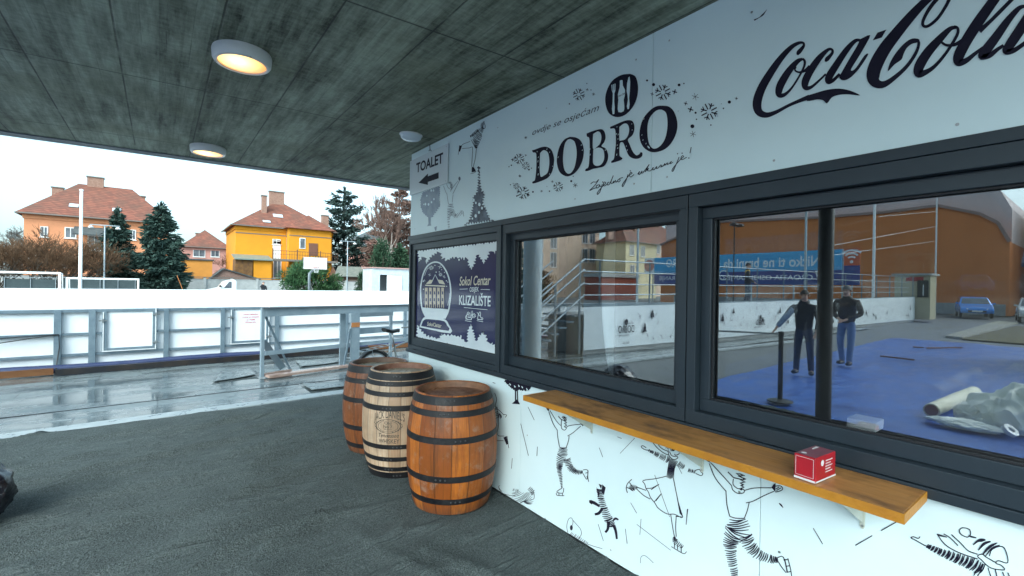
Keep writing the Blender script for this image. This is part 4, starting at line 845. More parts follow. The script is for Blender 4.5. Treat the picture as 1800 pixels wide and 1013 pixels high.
# ------------------------------------------------------------------ grey trestle barrier in front of the rink
P1 = Vector((1.45, 9.12, 0)); P2 = Vector((5.2, 10.0, 0)); dr = (P2 - P1).normalized(); nr = Vector((-dr.y, dr.x, 0))
m_grey = mk('grey_barrier_paint', (.20, .265, .31), (.27, .335, .38), sc=4, rough=.38, bump=.15, bsc=30); m_tape = mk('orange_tape', (.5, .2, .06), (.42, .16, .05), sc=20, rough=.6); m_plank = mk('wet_reddish_plank', (.33, .21, .17), (.42, .29, .24), sc=6, rough=.2)
def up(p, z): return Vector((p.x, p.y, z))
gb = thing('trestle_barrier', P1, 'grey trestle barrier with diagonal braces standing before the rink boards', 'barrier')
f1 = on_z(510, 655); f2 = on_z(497, 652)
MB().bar(up(P1, 0), up(P1, 1.205), .055, .055, nr).build('post', m_grey, gb, bevel=.003)
MB().bar(up(P1 + dr * .03, 1.13), up(P2, 1.13), .05, .14).build('beam', m_grey, gb, bevel=.003)
MB().bar(up(P1 - dr * .02, 1.212), up(P2, 1.212), .12, .018).build('top_plate', mk('dark_top_plate', (.10,.12,.14), rough=.3), gb)
MB().bar(up(P1 + dr * .03 - nr * .035, .415), up(P2 - nr * .035, .43), .022, .075).build('lower_rail', m_grey, gb, bevel=.002)
MB().bar(up(P1 + dr * .05 + nr * .03, 1.08), up(f1, .05), .03, .03).build('brace', m_rail_ if 0 else M_rail, gb)
MB().bar(up(P1 + dr * .04 + nr * .08, .62), up(f2, .05), .02, .115, dr).build('brace', m_grey, gb, label='wide diagonal board')
MB().bar(up(P1 + dr * .03, .035), up(f1 + dr * .02, .035), .05, .05).build('foot', m_plank, gb)
def hits(u, y_along):   # point of the barrier line seen at a given column
    d = ray(u, 600); k = (P1.x * d.y - P1.y * d.x) / (dr.y * d.x - dr.x * d.y); return P1 + dr * k
q = hits(621, 0) - nr * .06; MB().bar(up(q, 0), up(q, 1.06), .20, .035, nr).build('post', m_grey, gb, label='wide grey board post with an orange taped patch', bevel=.002)
MB().bar(up(q - nr * .021, .78), up(q - nr * .021, .875), .19, .004, nr).build('taped_patch', m_tape, gb)
q2 = hits(606.5, 0) + nr * .10; MB().bar(up(q2, .0), up(q2, 1.06), .12, .03, nr).build('post', m_grey, gb, bevel=.002)
q3 = hits(600.5, 0) - nr * .10; MB().bar(up(q3, .02), up(hits(611.5, 0) - nr * .08, .76), .035, .03, nr).build('brace', M_rail, gb)
# second frame, behind it
gg = thing('barrier_gate', up(hits(632, 0), 0), 'low grey gate frame with two boards behind the trestle barrier', 'gate')
g0 = hits(634, 0) + nr * .22; g1 = hits(697, 0) + nr * .22
MB().bar(up(g0 - dr * .05, 1.015), up(g1 + dr * .05, 1.015), .04, .11).build('top_board', m_grey, gg, bevel=.002)
MB().bar(up(g0, .66), up(g1 - dr * .05, .66), .03, .13).build('middle_board', m_grey, gg, bevel=.002)
MB().bar(up(g0, 0), up(g0, .955), .06, .05, nr).build('post', m_grey, gg); MB().bar(up(g1, 0), up(g1, .955), .06, .05, nr).build('post', m_grey, gg)
# loose boards and rubber mats on the wet paving
m_mat = mk('wet_rubber_mat', (.12, .145, .15), (.19, .22, .225), sc=3, rough=.12, rough2=.5)
def mat_sheet(pts, label, curl=0, name='rubber_mat', m=None):
    P = [on_z(u, v, .004) for u, v in pts]; c = sum(P, Vector()) / len(P)
    mb = MB(); n = 12; top = []
    a, b, c2, d = P
    for j in range(n + 1):
        for i in range(n + 1):
            s, t = i / n, j / n; p = (a * (1 - s) + b * s) * (1 - t) + (d * (1 - s) + c2 * s) * t
            p.z = .006 + curl * max(0, s - .55) ** 2 * (1 - .6 * t) + .003 * abs(noise.noise(p * 2)); mb.v.append(p)
    for j in range(n):
        for i in range(n): k = j * (n + 1) + i; mb.f.append((k, k + 1, k + n + 2, k + n + 1))
    o = mb.build(name, m or m_mat, smooth=True); s = o.modifiers.new('thick', 'SOLIDIFY'); s.thickness = .006; s.offset = 1
    tag(o, label, 'mat')
mat_sheet([(528, 645), (610, 636), (628, 634), (520, 634)], 'dark rubber mat curling up behind the barrier post', .25)
mat_sheet([(372, 672), (455, 659), (440, 649), (392, 652)], 'grey rubber mat lying against the trestle barrier foot', .12)
mat_sheet([(548, 686), (612, 679), (604, 671), (530, 675)], 'wet rubber mat on the paving left of the barrels', 0)
mb = MB(); a = on_z(470, 662, .03); b = on_z(612, 643, .03); mb.bar(up(a, .03), up(b, .03), .16, .04); tag(mb.build('wooden_plank', m_plank), 'wet reddish plank on the ground beneath the trestle barrier', 'plank')
# ------------------------------------------------------------------ ice rink
def fy(x): return 11.62 + .045 * x       # line of the near boards
def fp(x, z, off=0): return Vector((x, fy(x) + off, z))
plane('ice', -22, 11.7, 30, 38, .06, M_ice)
XL, XR = -22, 12
near = thing('rink_barrier', fp(0, 0), 'near rink boards of white panels in a grey steel frame with gates', 'barrier')
def xcol(u): d = ray(u, 600); return 11.62 * d.x / (d.y - .045 * d.x)
posts = [(xcol(101.5), .10), (xcol(162), .10), (xcol(292), .085), (xcol(391), .08), (xcol(486), .09), (xcol(486) + 1.6, .08), (xcol(486) + 3.2, .08), (xcol(486) + 4.8, .08)]
posts += [(xcol(101.5) - 1.55 * k, .09) for k in range(1, 12)]
gates = [(xcol(181), xcol(274)), (xcol(405), xcol(472))]
for i, (a, b) in enumerate([(XL, gates[0][0]), (gates[0][1], gates[1][0]), (gates[1][1], XR)]):
    MB().prism([fp(a, .03, .03), fp(b, .03, .03), fp(b, 1.085, .03), fp(a, 1.085, .03)], (0, .012, 0)).build('panel', M_hdpe, near)
for a, b in gates: MB().prism([fp(a, .03, .032), fp(b, .03, .032), fp(b, .335, .032), fp(a, .335, .032)], (0, .012, 0)).build('panel', M_hdpe, near)
for x, w in posts:
    MB().bar(fp(x, .02, -.02), fp(x, 1.10, -.02), w, .05, (0, 1, 0)).build('post', M_rail, near, bevel=.003)
for z, h, skip in ((1.085, .05, 0), (.665, .04, 1), (.285, .045, 0)):
    segs = [(XL, XR)] if not skip else [(XL, gates[0][0]), (gates[0][1], gates[1][0]), (gates[1][1], XR)]
    mb = MB()
    for a, b in segs: mb.bar(fp(a, z, -.004), fp(b, z, -.004), .055 if z > 1 else .04, h)
    mb.each('rail', M_rail, near)
MB().bar(fp(XL, 1.117, .02), fp(XR, 1.117, .02), .10, .012).build('cap', mk('pale_cap_strip', (.42, .46, .5), rough=.35), near)
m_red_t = mk('magenta_red_print', (.62, .015, .06), rough=.5)
for i, (a, b) in enumerate(gates):
    z0, z1 = .335, 1.06
    gt = MB().prism([fp(a + .03, z0 + .03, -.012), fp(b - .03, z0 + .03, -.012), fp(b - .03, z1, -.012), fp(a + .03, z1, -.012)], (0, .012, 0)).build('gate', M_hdpe, near, label='rink gate with red writing' if i else None)
    mb = MB(); mb.bar(fp(a + .02, z0, -.03), fp(a + .02, z1 + .02, -.03), .07, .04, (0, 1, 0)); mb.bar(fp(b - .02, z0, -.03), fp(b - .02, z1 + .02, -.03), .07, .04, (0, 1, 0)); mb.bar(fp(a + .056, z0 + .02, -.03), fp(b - .056, z0 + .02, -.03), .04, .045)
    mb.build('gate_frame', M_rail, gt)
    mb = MB(); mb.bar(fp(a + .005, z0 - .02, -.055), fp(a + .005, z1, -.055), .014, .012, (0, 1, 0)); mb.bar(fp(b - .005, z0 - .02, -.055), fp(b - .005, z1 + .08, -.055), .014, .012, (0, 1, 0)); mb.bar(fp(a + .013, z0 - .012, -.055), fp(b - .013, z0 - .012, -.055), .012, .014)
    mb.each('seal_strip', M_white, gt)
    mb = MB()
    for x, z in ((a, .90), (b, 1.0), (b, .45)): mb.bar(fp(x - .06, z, -.065), fp(x + .06, z, -.065), .02, .02); mb.bar(fp(x, z - .035, -.075), fp(x, z + .035, -.075), .022, .02, (0, 1, 0))
    mb.build('hinge', M_steel, gt)
    if i:
        lines = ['STROGO ZABRANJENO', 'ULAZAK NA KLIZALIŠTE', 'ZA VRIJEME', 'ČIŠĆENJA LEDA']
        mb = MB()
        for k, s in enumerate(lines):
            vs, fs, x0, x1, ch = text_mesh(s, 0, .01); L = [.30, .33, .17, .22][k]; xc = (a + b) / 2 + .01
            mb.add([fp(xc - L / 2 + (x - x0) / (x1 - x0) * L, .935 - k * .058 + y / ch * .030, -.0145) for x, y in vs], fs)
        mb.build('gate_writing', m_red_t, gt)
m_lamp = 0
pipe = MB(); pts = [fp(x, .075 + .012 * math.sin(x * 2.1), -.14 + .015 * math.sin(x * 1.3)) for x in [XL + .8 * k for k in range(int((XR - XL) / .8) + 1)]]
tag(pipe.tube(pts, .072, 12).build('coolant_hose', mk('dark_blue_hose', (.022, .032, .09), (.035, .045, .11), sc=4, rough=.22, spec=.7), smooth=True), 'thick dark blue hose running along the foot of the near rink boards', 'hose')
m_kick = mk('orange_brown_plank', (.13, .048, .014), (.18, .075, .025), sc=3, stretch=(1, 1, 6), rough=.5)
m_dk = mk('black_wet_plank', (.012, .012, .016), (.03, .022, .018), sc=4, rough=.3)
tag(MB().bar(fp(xcol(105), .05, -.42), fp(xcol(639), .05, -.36), .06, .10).build('kick_plank', m_dk), 'long black wet plank lying before the dark blue hose', 'plank')
for a, b, l in ((xcol(-40), xcol(100), 'orange-brown plank under the hose at the left end of the boards'), (xcol(640), xcol(640) + 4, 'red-brown plank under the rink boards behind the bicycle')):
    tag(MB().bar(fp(a, .055, -.30), fp(b, .055, -.30), .05, .11).build('kick_plank', m_kick), l, 'plank')
cb = MB(); c0 = on_y(-60, 612, 11.5)
cb.tube([fp(xcol(-80), .52, -.055), fp(xcol(0), .565, -.055), fp(xcol(60), .63, -.055), fp(xcol(104), .665, -.06), fp(xcol(106), .45, -.07), fp(xcol(102), .2, -.07), fp(xcol(103), .08, -.24)], .009, 6)
tag(cb.build('cable', M_black, smooth=True), 'lower black cable sagging along the near rink boards and down a post', 'cable'); cb = MB(); cb.tube([fp(xcol(-80), .62, -.05), fp(xcol(0), .645, -.05), fp(xcol(104), .675, -.055)], .008, 6); tag(cb.build('cable', M_black, smooth=True), 'upper black cable strung just under the middle rail of the near rink boards', 'cable')
# far boards
far = thing('rink_barrier', (4, 38, 0), 'far white rink boards below the row of houses', 'barrier')
MB().box(-22, 38, .03, 30, 38.06, 1.08).build('panel', M_hdpe, far); MB().box(-22, 37.94, 1.081, 30, 38.1, 1.13).build('cap', M_white, far)

# ------------------------------------------------------------------ houses
m_roof = mk('clay_tiles', (.25, .085, .05), rough=.75); g = NG(m_roof); ov, ox, oy, oz = g.obj()
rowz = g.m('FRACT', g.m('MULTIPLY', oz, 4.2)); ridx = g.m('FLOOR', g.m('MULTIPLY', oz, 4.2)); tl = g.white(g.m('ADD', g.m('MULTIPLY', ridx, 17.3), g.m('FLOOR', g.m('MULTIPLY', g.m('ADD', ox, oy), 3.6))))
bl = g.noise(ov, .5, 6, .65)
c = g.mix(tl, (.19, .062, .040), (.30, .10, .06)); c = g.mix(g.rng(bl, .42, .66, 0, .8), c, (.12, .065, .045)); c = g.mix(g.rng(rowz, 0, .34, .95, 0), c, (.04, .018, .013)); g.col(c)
m_roofd = mk('dark_felt_roof', (.05, .06, .062), (.09, .1, .1), sc=2, rough=.8)
def plaster(n, a, k=.82): return mk(n, a, tuple(x * k for x in a), sc=.7, rough=.85, bump=.1, bsc=40, detail=8)
m_wf = mk('white_window_frame', (.72, .72, .70), rough=.5); m_wg = mk('dark_window_glass', (.06, .075, .09), (.14, .16, .19), sc=1.2, rough=.12, spec=.8); m_chim = mk('chimney_brick', (.24, .13, .095), (.33, .2, .15), sc=6, rough=.85); m_gut = mk('gutter_zinc', (.16, .14, .12), rough=.5)
def house(name, x0, x1, y0, y1, eave, ridge, wall, label, cat='house', wins=(), chims=(), rl=None, over=.55, roofm=None, skyl=(), side=(), group='houses beyond the rink', hip=None):
    t = thing(name, ((x0 + x1) / 2, (y0 + y1) / 2, 0), label, cat, group)
    MB().box(x0, y0, -.1, x1, y1, eave - .02).build('wall', wall, t)
    MB().box(x0 - .1, y0 - .1, eave - .55, x1 + .1, y0 - .002, eave - .1).box(x0 - .1, y0, eave - .55, x0 - .002, y1, eave - .1).build('cornice', wall, t)
    w, d = x1 - x0, y1 - y0; h = (min(w, d) / 2 if hip is None else hip) + over; o = over
    if rl is None: rl = max(.6, w - 2 * h + 2 * o)
    cx, cy = (x0 + x1) / 2, (y0 + y1) / 2
    if w >= d: ra, rb = (cx - rl / 2, cy, ridge), (cx + rl / 2, cy, ridge)
    else: ra, rb = (cx, cy - rl / 2, ridge), (cx, cy + rl / 2, ridge)
    c4 = [(x0 - o, y0 - o, eave), (x1 + o, y0 - o, eave), (x1 + o, y1 + o, eave), (x0 - o, y1 + o, eave)]
    mb = MB()
    if w >= d: mb.poly([c4[0], c4[1], rb, ra]).poly([c4[1], c4[2], rb]).poly([c4[2], c4[3], ra, rb]).poly([c4[3], c4[0], ra])
    else: mb.poly([c4[0], c4[1], ra]).poly([c4[1], c4[2], rb, ra]).poly([c4[2], c4[3], rb]).poly([c4[3], c4[0], ra, rb])
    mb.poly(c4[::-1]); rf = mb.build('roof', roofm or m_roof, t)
    mb = MB()
    for p, q in ((c4[0], c4[1]), (c4[0], c4[3]), (c4[1], c4[2])): mb.bar(Vector(p) - Vector((0, 0, .05)), Vector(q) - Vector((0, 0, .05)), .12, .13)
    mb.build('gutter', m_gut, rf)
    for (px, py, pw, ph0, ph1) in chims:
        k = MB().box(px - pw / 2, py - .35, ph0, px + pw / 2, py + .35, ph1).build('chimney', m_chim, rf); 
        MB().box(px - pw / 2 - .08, py - .43, ph1 + .002, px + pw / 2 + .08, py + .43, ph1 + .12).build('chimney_cap', m_gut, rf)
    slope = (ridge - eave) / ((cy - (y0 - o)) if w >= d else (ra[1] - (y0 - o)))
    for (sx_, sz_, sw, sh) in skyl:
        yy = y0 - o + (sz_ - eave) / slope; dy = sh / math.hypot(1, slope); dz = dy * slope; nn = Vector((0, -slope, 1)).normalized() * .05
        a = [Vector((sx_ - sw/2, yy, sz_)) + nn, Vector((sx_ + sw/2, yy, sz_)) + nn, Vector((sx_ + sw/2, yy + dy, sz_ + dz)) + nn, Vector((sx_ - sw/2, yy + dy, sz_ + dz)) + nn]
        MB().prism(a, nn * .8).build('skylight', mk('skylight_glass', (.5, .56, .6), rough=.15) if 'skylight_glass' not in bpy.data.materials else bpy.data.materials['skylight_glass'], rf)
    for wi in wins:
        xw, zw, ww, hw = wi[:4]; fm = wi[4] if len(wi) > 4 else m_wf; gm = wi[5] if len(wi) > 5 else m_wg; nm = wi[6] if len(wi) > 6 else 'window'
        e = .09; f = MB(); Y = y0 - .06
        f.box(xw - ww/2, Y, zw + hw - e, xw + ww/2, y0 - .003, zw + hw).box(xw - ww/2, Y, zw, xw + ww/2, y0 - .003, zw + e).box(xw - ww/2, Y, zw + e, xw - ww/2 + e, y0 - .003, zw + hw - e).box(xw + ww/2 - e, Y, zw + e, xw + ww/2, y0 - .003, zw + hw - e)
        if nm == 'window': f.box(xw - .03, Y + .002, zw + e, xw + .03, y0 - .003, zw + hw - e)
        k = f.build(nm, fm, t); MB().box(xw - ww/2 + e, y0 - .028, zw + e, xw + ww/2 - e, y0 - .004, zw + hw - e).build('pane', gm, k)
        if nm == 'window': MB().box(xw - ww/2 - .08, y0 - .14, zw - .08, xw + ww/2 + .08, y0 - .004, zw - .003).build('sill', fm, k)
    return t, rf
def Q(u, v, y): p = on_y(u, v, y); return p.x, p.z
m_or = plaster('salmon_orange_plaster', (.66, .275, .135)); m_ye = plaster('yellow_plaster', (.68, .275, .013), .9); m_pk = plaster('pink_plaster', (.56, .27, .22)); m_or2 = plaster('orange_plaster', (.66, .27, .05)); m_brown = mk('brown_ivy_wall', (.10, .05, .025), (.2, .1, .03), sc=3, rough=.9)
m_wood = mk('brown_timber', (.09, .045, .03), (.13, .07, .045), sc=5, rough=.7); m_rdoor = mk('brown_door', (.16, .065, .04), rough=.5)
# salmon house on the left
Y = 70.5
xl, ze = Q(42, 374, Y); xr, _ = Q(296, 385, Y)
xa, zr = Q(180, 333, Y + 6)
w_ = [Q(77.5, 417, Y) + (.62, 1.15), Q(124, 419, Y) + (.95, 1.2), Q(233, 422, Y) + (.62, 1.2), Q(166, 441, Y) + (1.2, 1.7), Q(60, 470, Y) + (.9, 1.3), Q(110, 470, Y) + (.9, 1.3)]
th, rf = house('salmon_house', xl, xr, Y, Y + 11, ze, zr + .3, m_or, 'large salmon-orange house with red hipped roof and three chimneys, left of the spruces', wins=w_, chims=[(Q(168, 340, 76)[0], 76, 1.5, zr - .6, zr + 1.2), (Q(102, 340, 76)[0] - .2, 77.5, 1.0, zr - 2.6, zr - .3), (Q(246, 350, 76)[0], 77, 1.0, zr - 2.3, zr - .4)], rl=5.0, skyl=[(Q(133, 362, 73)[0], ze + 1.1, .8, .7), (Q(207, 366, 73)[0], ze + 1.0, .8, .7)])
pr = MB(); x0, z0 = Q(128, 408, Y - 1.2); x1, z1 = Q(190, 408, Y - 1.2); pr.prism([(x0, Y - 1.6, z0 - .3), (x1, Y - 1.6, z0 - .3), (x1, Y - .01, z0 + .6), (x0, Y - .01, z0 + .6)], (0, 0, .15)); pr.build('porch_roof', m_roofd, th)
x0, _ = Q(132, 440, Y - .1); x1, _ = Q(186, 440, Y - .1); MB().box(x0, Y - .05, 0, x1, Y - .062, z0 - .3).build('porch_recess', m_wood, th) if 0 else None
gx0, gz0 = Q(228, 378, Y - 2); 
# yellow house in the middle
Y = 68.2
xl, ze = Q(414.5, 395, Y); xm, _ = Q(500, 400, Y); xr, _ = Q(584, 404, Y); zr = Q(484, 356, Y + 5)[1]
w_ = [Q(486, 455, Y) + (.95, 4.0 if 0 else 2.4, m_wf, m_wf, 'balcony_door'), Q(486, 430, Y) + (1.0, .7), Q(487, 489, Y) + (1.0, 2.6)]
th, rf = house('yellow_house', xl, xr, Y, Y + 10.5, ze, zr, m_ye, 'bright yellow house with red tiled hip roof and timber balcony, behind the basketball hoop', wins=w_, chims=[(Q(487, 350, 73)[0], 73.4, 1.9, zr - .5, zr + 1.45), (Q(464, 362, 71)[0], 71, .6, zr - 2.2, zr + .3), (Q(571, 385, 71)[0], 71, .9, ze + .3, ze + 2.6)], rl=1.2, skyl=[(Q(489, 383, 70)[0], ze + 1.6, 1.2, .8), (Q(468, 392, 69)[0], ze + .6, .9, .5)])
wx0, _ = Q(508, 440, Y - 1.6); wx1, _ = Q(582, 440, Y - 1.6); wze = ze - .05
MB().box(wx0, Y - 1.6, 0, wx1, Y - .003, wze).build('wing_wall', m_ye, th)
mb = MB(); px_, pz_ = Q(541, 379, Y + 1); a, b, c3, d = (wx0 - .5, Y - 2.2, wze), (wx1 + .5, Y - 2.2, wze), (wx1 + .5, Y + 3.4, wze + .01), (wx0 - .5, Y + 3.4, wze + .01); r1, r2 = (px_, Y + .6, pz_), (px_, Y + 5, pz_)
mb.poly([a, b, r1]).poly([b, c3, r2, r1]).poly([d, a, r1, r2]).poly([d, c3, b, a]); mb.build('wing_roof', m_roof, th)
for (u, v, ww, hh, fm, gm, nm) in ((531.5, 437.5, .75, 1.45, m_wf, m_wg, 'window'), (550.5, 450, 1.15, 1.7, m_rdoor, m_rdoor, 'balcony_door')):
    xw, zw = Q(u, v, Y - 1.62); f = MB().box(xw - ww/2, Y - 1.67, zw, xw + ww/2, Y - 1.603, zw + hh).build(nm, fm, th); MB().box(xw - ww/2 + .1, Y - 1.69, zw + .1, xw + ww/2 - .1, Y - 1.672, zw + hh - .1).build('pane', gm, f)
bx0, bz = Q(478, 455, Y - 2.6); bx1, _ = Q(592, 455, Y - 2.6)
MB().box(bx0, Y - 3.2, bz - .25, bx1, Y - 1.605, bz).build('balcony_slab', m_gut, th)
mb = MB(); mb.bar((bx0, Y - 3.15, bz + 1.05), (bx1, Y - 3.15, bz + 1.05), .06, .06); mb.bar((bx0, Y - 3.15, bz + .6), (bx1, Y - 3.15, bz + .6), .04, .04); k = 0
while bx0 + k * .32 < bx1: mb.bar((bx0 + k * .32, Y - 3.15, bz), (bx0 + k * .32, Y - 3.15, bz + 1.05 + (.25 if k % 9 == 0 else 0)), .12 if k % 9 == 0 else .025, .04, (0, 1, 0)); k += 1
mb.build('balcony_railing', m_wood, th)
vx0, vz = Q(412, 449, Y - 3); vx1, _ = Q(479, 455, Y - 3)
MB().prism([(vx0, Y - 3.4, vz - .5), (vx1, Y - 3.4, vz - .5), (vx1, Y - .003, vz + .2), (vx0, Y - .003, vz + .2)], (0, 0, .12)).build('lean_to_roof', mk('green_metal_roof', (.16, .22, .2), rough=.4), th)
MB().box(vx0 + .1, Y - 3.0, 0, vx1 - 2.2, Y - .5, vz - .42).build('ivy_wall', m_brown, th)
MB().box(vx1 - 2.1, Y - 3.0, 0, vx1 - .1, Y - .5, vz - .42).build('lower_wall', m_ye, th)
MB().box(xl - .03, Y - .03, ze - 1.05, wx0 - .02, Y - .003, ze - .93).build('string_course', m_gut, th); MB().box(wx0 - .03, Y - 1.64, ze - 1.05, wx1 + .03, Y - 1.603, ze - .93).build('string_course', m_gut, th)
mb = MB(); mb.tube([(xm + .3, Y - .09, .2), (xm + .3, Y - .09, ze - .1)], .06, 6); mb.build('downpipe', m_gut, th)
house('pink_house', *(Q(322, 430, 104)[0], Q(402, 430, 104)[0]), 104, 114, Q(322, 433, 104)[1], Q(382, 407, 110)[1], m_pk, 'distant pink house with brown hip roof between the spruce and the yellow house', wins=[Q(350, 452, 104) + (1.9, 1.6), Q(378, 452, 104) + (1.4, 1.6)], chims=[(Q(348, 415, 109)[0], 109, .8, 9, Q(348, 411, 109)[1])], rl=.7)
house('pink_house', *(Q(636, 430, 86)[0], Q(700, 430, 86)[0]), 86, 95, Q(640, 420, 86)[1], Q(668, 405, 90)[1], m_pk, 'pale pink house half hidden behind the bare reddish tree', wins=[Q(641, 445, 86) + (.9, 1.8)], rl=2, roofm=m_roofd)
# garage wall, sheds, boundary wall
ga = thing('garage', (2.9, 62, 0), 'low orange flat-roofed garage right of the spruces', 'garage'); x0, zt = Q(303, 456, 61); x1, _ = Q(373.5, 456, 61)
MB().box(x0, 61, 0, x1, 65, zt).build('wall', m_or2, ga); MB().box(x0 - .15, 60.85, zt + .002, x1 + .15, 65.1, zt + .14).build('roof', m_roofd, ga)
m_brick = mk('old_brick', (.30, .19, .15), (.2, .12, .1), sc=9, rough=.9)
sh = thing('brick_shed', (9, 59, 0), 'small brick shed gable with a low pitched roof below the yellow house', 'shed'); x0, zl = Q(369, 489, 59); xp, zp = Q(393, 471.5, 59); x1, zq = Q(458, 490.5, 59)
MB().prism([(x0 + .2, 59, 0), (x1 - .2, 59, 0), (x1 - .2, 59, zq), (xp, 59, zp - .15), (x0 + .2, 59, zl)], (0, 3, 0)).build('wall', m_brick, sh)
mb = MB(); mb.prism([(x0, 58.8, zl - .02), (xp, 58.8, zp), (xp, 58.8, zp - .14), (x0, 58.8, zl - .16)], (0, 3.4, 0)); mb.prism([(xp + .002, 58.8, zp), (x1, 58.8, zq), (x1, 58.8, zq - .14), (xp + .002, 58.8, zp - .14)], (0, 3.4, 0)); mb.build('roof', m_roofd, sh)
sd_ = thing('timber_shed', (18, 62, 0), 'dark brown timber shed with mossy tiled roof right of the hoop', 'shed'); x0, zt = Q(594, 469.5, 64.5); x1, _ = Q(650, 469.5, 64.5); x2, zb = Q(588, 485, 62); x3, _ = Q(648, 486, 62)
m_moss = mk('mossy_tiles', (.12, .14, .12), (.2, .2, .17), sc=3, rough=.8)
MB().box(x2 + .4, 62.3, 0, x3, 66, zb).build('wall', m_wood, sd_); MB().prism([(x2 - .1, 61.8, zb - .1), (x3 + .3, 61.8, zb - .1), (x1, 64.5, zt), (x0, 64.5, zt)], (0, 0, .12)).build('roof', m_moss, sd_)
MB().prism([(x2 + .4, 62.29, zb), (x2 + .4, 66, zb), (x2 + .4, 64.4, zt - .05)], (.15, 0, 0)).build('gable', m_wood, sd_)
m_conc2 = mk('pale_concrete_wall', (.36, .37, .36), (.46, .47, .46), sc=2, rough=.85)
cw = thing('boundary_wall', (8, 57.5, 0), 'pale grey concrete boundary wall running behind the far rink boards', 'wall')
MB().box(-30, 57.4, -.1, 32, 57.55, 2.02).build('wall', m_conc2, cw); mb = MB()
for k in range(26): mb.box(-30 + k * 2.4, 57.28, -.1, -29.75 + k * 2.4, 57.39, 2.12)
mb.each('pier', m_conc2, cw); MB().box(-30, 57.25, 2.125, 32, 57.6, 2.2).build('coping', m_gut, cw)
bo = thing('white_booth', (17.5, 42, 0), 'white block booth with open doorway beside the kiosk corner', 'hut'); x0, zt = Q(654.5, 471.5, 42); x1, _ = Q(735, 472, 42); xd0, zd = Q(668, 483, 42); xd1, _ = Q(680, 483, 42); xd2, _ = Q(706, 483, 42)
m_blk = mk('white_block', (.42, .47, .50), (.5, .55, .58), sc=3, rough=.8)
mb = MB(); mb.box(x0, 42, 0, xd0, 44.5, zt); mb.box(xd0, 42, zd, xd2, 42.2, zt); mb.box(xd2, 42, 0, x1, 44.5, zt); mb.box(xd0 + .002, 44.3, 0, xd2 - .002, 44.5, zt); mb.build('wall', m_blk, bo)
MB().box(x0 - .1, 41.85, zt + .002, x1, 44.6, zt + .1).build('roof', mk('pinkish_roof_edge', (.42, .25, .22), rough=.7), bo); MB().box(xd1, 41.93, .05, xd2, 41.99, zd - .04).build('door', M_white, bo)

# ------------------------------------------------------------------ trees
m_bark = mk('bark', (.06, .045, .035), (.1, .08, .06), sc=8, rough=.9)
def leafm(n, a, b, sc=1.5): return mk(n, a, b, sc=sc, rough=.75, spec=.25)
m_spr = leafm('spruce_needles', (.022, .050, .040), (.05, .09, .075)); m_fir = leafm('fir_needles', (.020, .042, .038), (.04, .07, .06)); m_shrub = leafm('shrub_leaves', (.022, .07, .028), (.06, .13, .05)); m_willow = leafm('brown_twigs', (.095, .052, .028), (.16, .09, .05)); m_redt = leafm('reddish_twigs', (.12, .07, .055), (.20, .125, .10)); m_pb = mk('pale_birch_bark', (.42, .36, .32), (.5, .44, .4), sc=4, rough=.8); m_gry = leafm('grey_twigs', (.12, .13, .12), (.2, .2, .19)); m_con = leafm('thuja_leaves', (.020, .055, .030), (.05, .1, .055))
def leaf(mb, p, d, L, w, rnd):
    s = Vector((rnd.gauss(0, 1), rnd.gauss(0, 1), rnd.gauss(0, 1))).cross(d)
    if s.length < 1e-4: return
    s = s.normalized() * w; b = len(mb.v); mb.v += [p - s * .6, p + s * .6, p + d * L * .6 + s * .5, p + d * L, p + d * L * .6 - s * .5]; mb.f.append((b, b + 1, b + 2, b + 3, b + 4))
def conifer(name, x, y, h, r, leafmat, label, n=5200, base=.3, seed=1, droop=-.15, sparse=0, group='trees beyond the rink', L=.42, w=.10, power=.85):
    rnd = random.Random(seed); t = thing(name, (x, y, 0), label, 'tree', group)
    k = MB(); k.tube([(x, y, -.1), (x + .05, y, h * .5), (x, y, h)], [h * .018, h * .012, .015], 8)
    mb = MB(); whorls = int(h * (2.6 if not sparse else 1.25)); tot = 0; brs = []
    for i in range(whorls):
        f = (i + rnd.uniform(-.3, .3)) / whorls; f = max(0, f); z = h * (base + (1 - base) * f); rr = r * (1 - f) ** power
        nb = 7 if not sparse else 6
        for j in range(nb):
            a = rnd.uniform(0, 6.283); l = rr * rnd.uniform(.72, 1.12) * (rnd.uniform(.55, 1.15) if sparse else 1); brs.append((z + rnd.gauss(0, .55 if sparse else .22) * (1 - f), a, max(.15, l)))
    S = sum(b[2] for b in brs)
    for z, a, l in brs:
        d = Vector((math.cos(a), math.sin(a), 0)); p0 = Vector((x, y, z)); curve = lambda s: p0 + d * (l * s) + Z0 * (l * (droop * s + (.30 if droop < 0 else .22) * s * s))
        k.tube([curve(0), curve(.5), curve(.95)], [.035, .02, .008], 4, cap=False)
        c = max(6, int(n * l / S))
        for q in range(c):
            s = rnd.uniform(.18 if not sparse else .3, 1); sp = .30 * l * (1.15 - s) + .12
            p = curve(s) + Vector((rnd.gauss(0, sp * .6), rnd.gauss(0, sp * .6), rnd.gauss(-.02, .09)))
            dd = (d * .8 + Vector((rnd.gauss(0, .55), rnd.gauss(0, .55), rnd.gauss(-.12, .3)))).normalized(); leaf(mb, p, dd, L * rnd.uniform(.6, 1.2), w * rnd.uniform(.7, 1.3), rnd)
    for q in range(60): z = h * rnd.uniform(.90, 1.01); leaf(mb, Vector((x + rnd.gauss(0, .10), y, z)), Vector((rnd.gauss(0, .5), rnd.gauss(0, .5), 1)).normalized(), L, w, rnd)
    k.build('trunk', m_bark, t, smooth=True); mb.build('crown', leafmat, t); return t
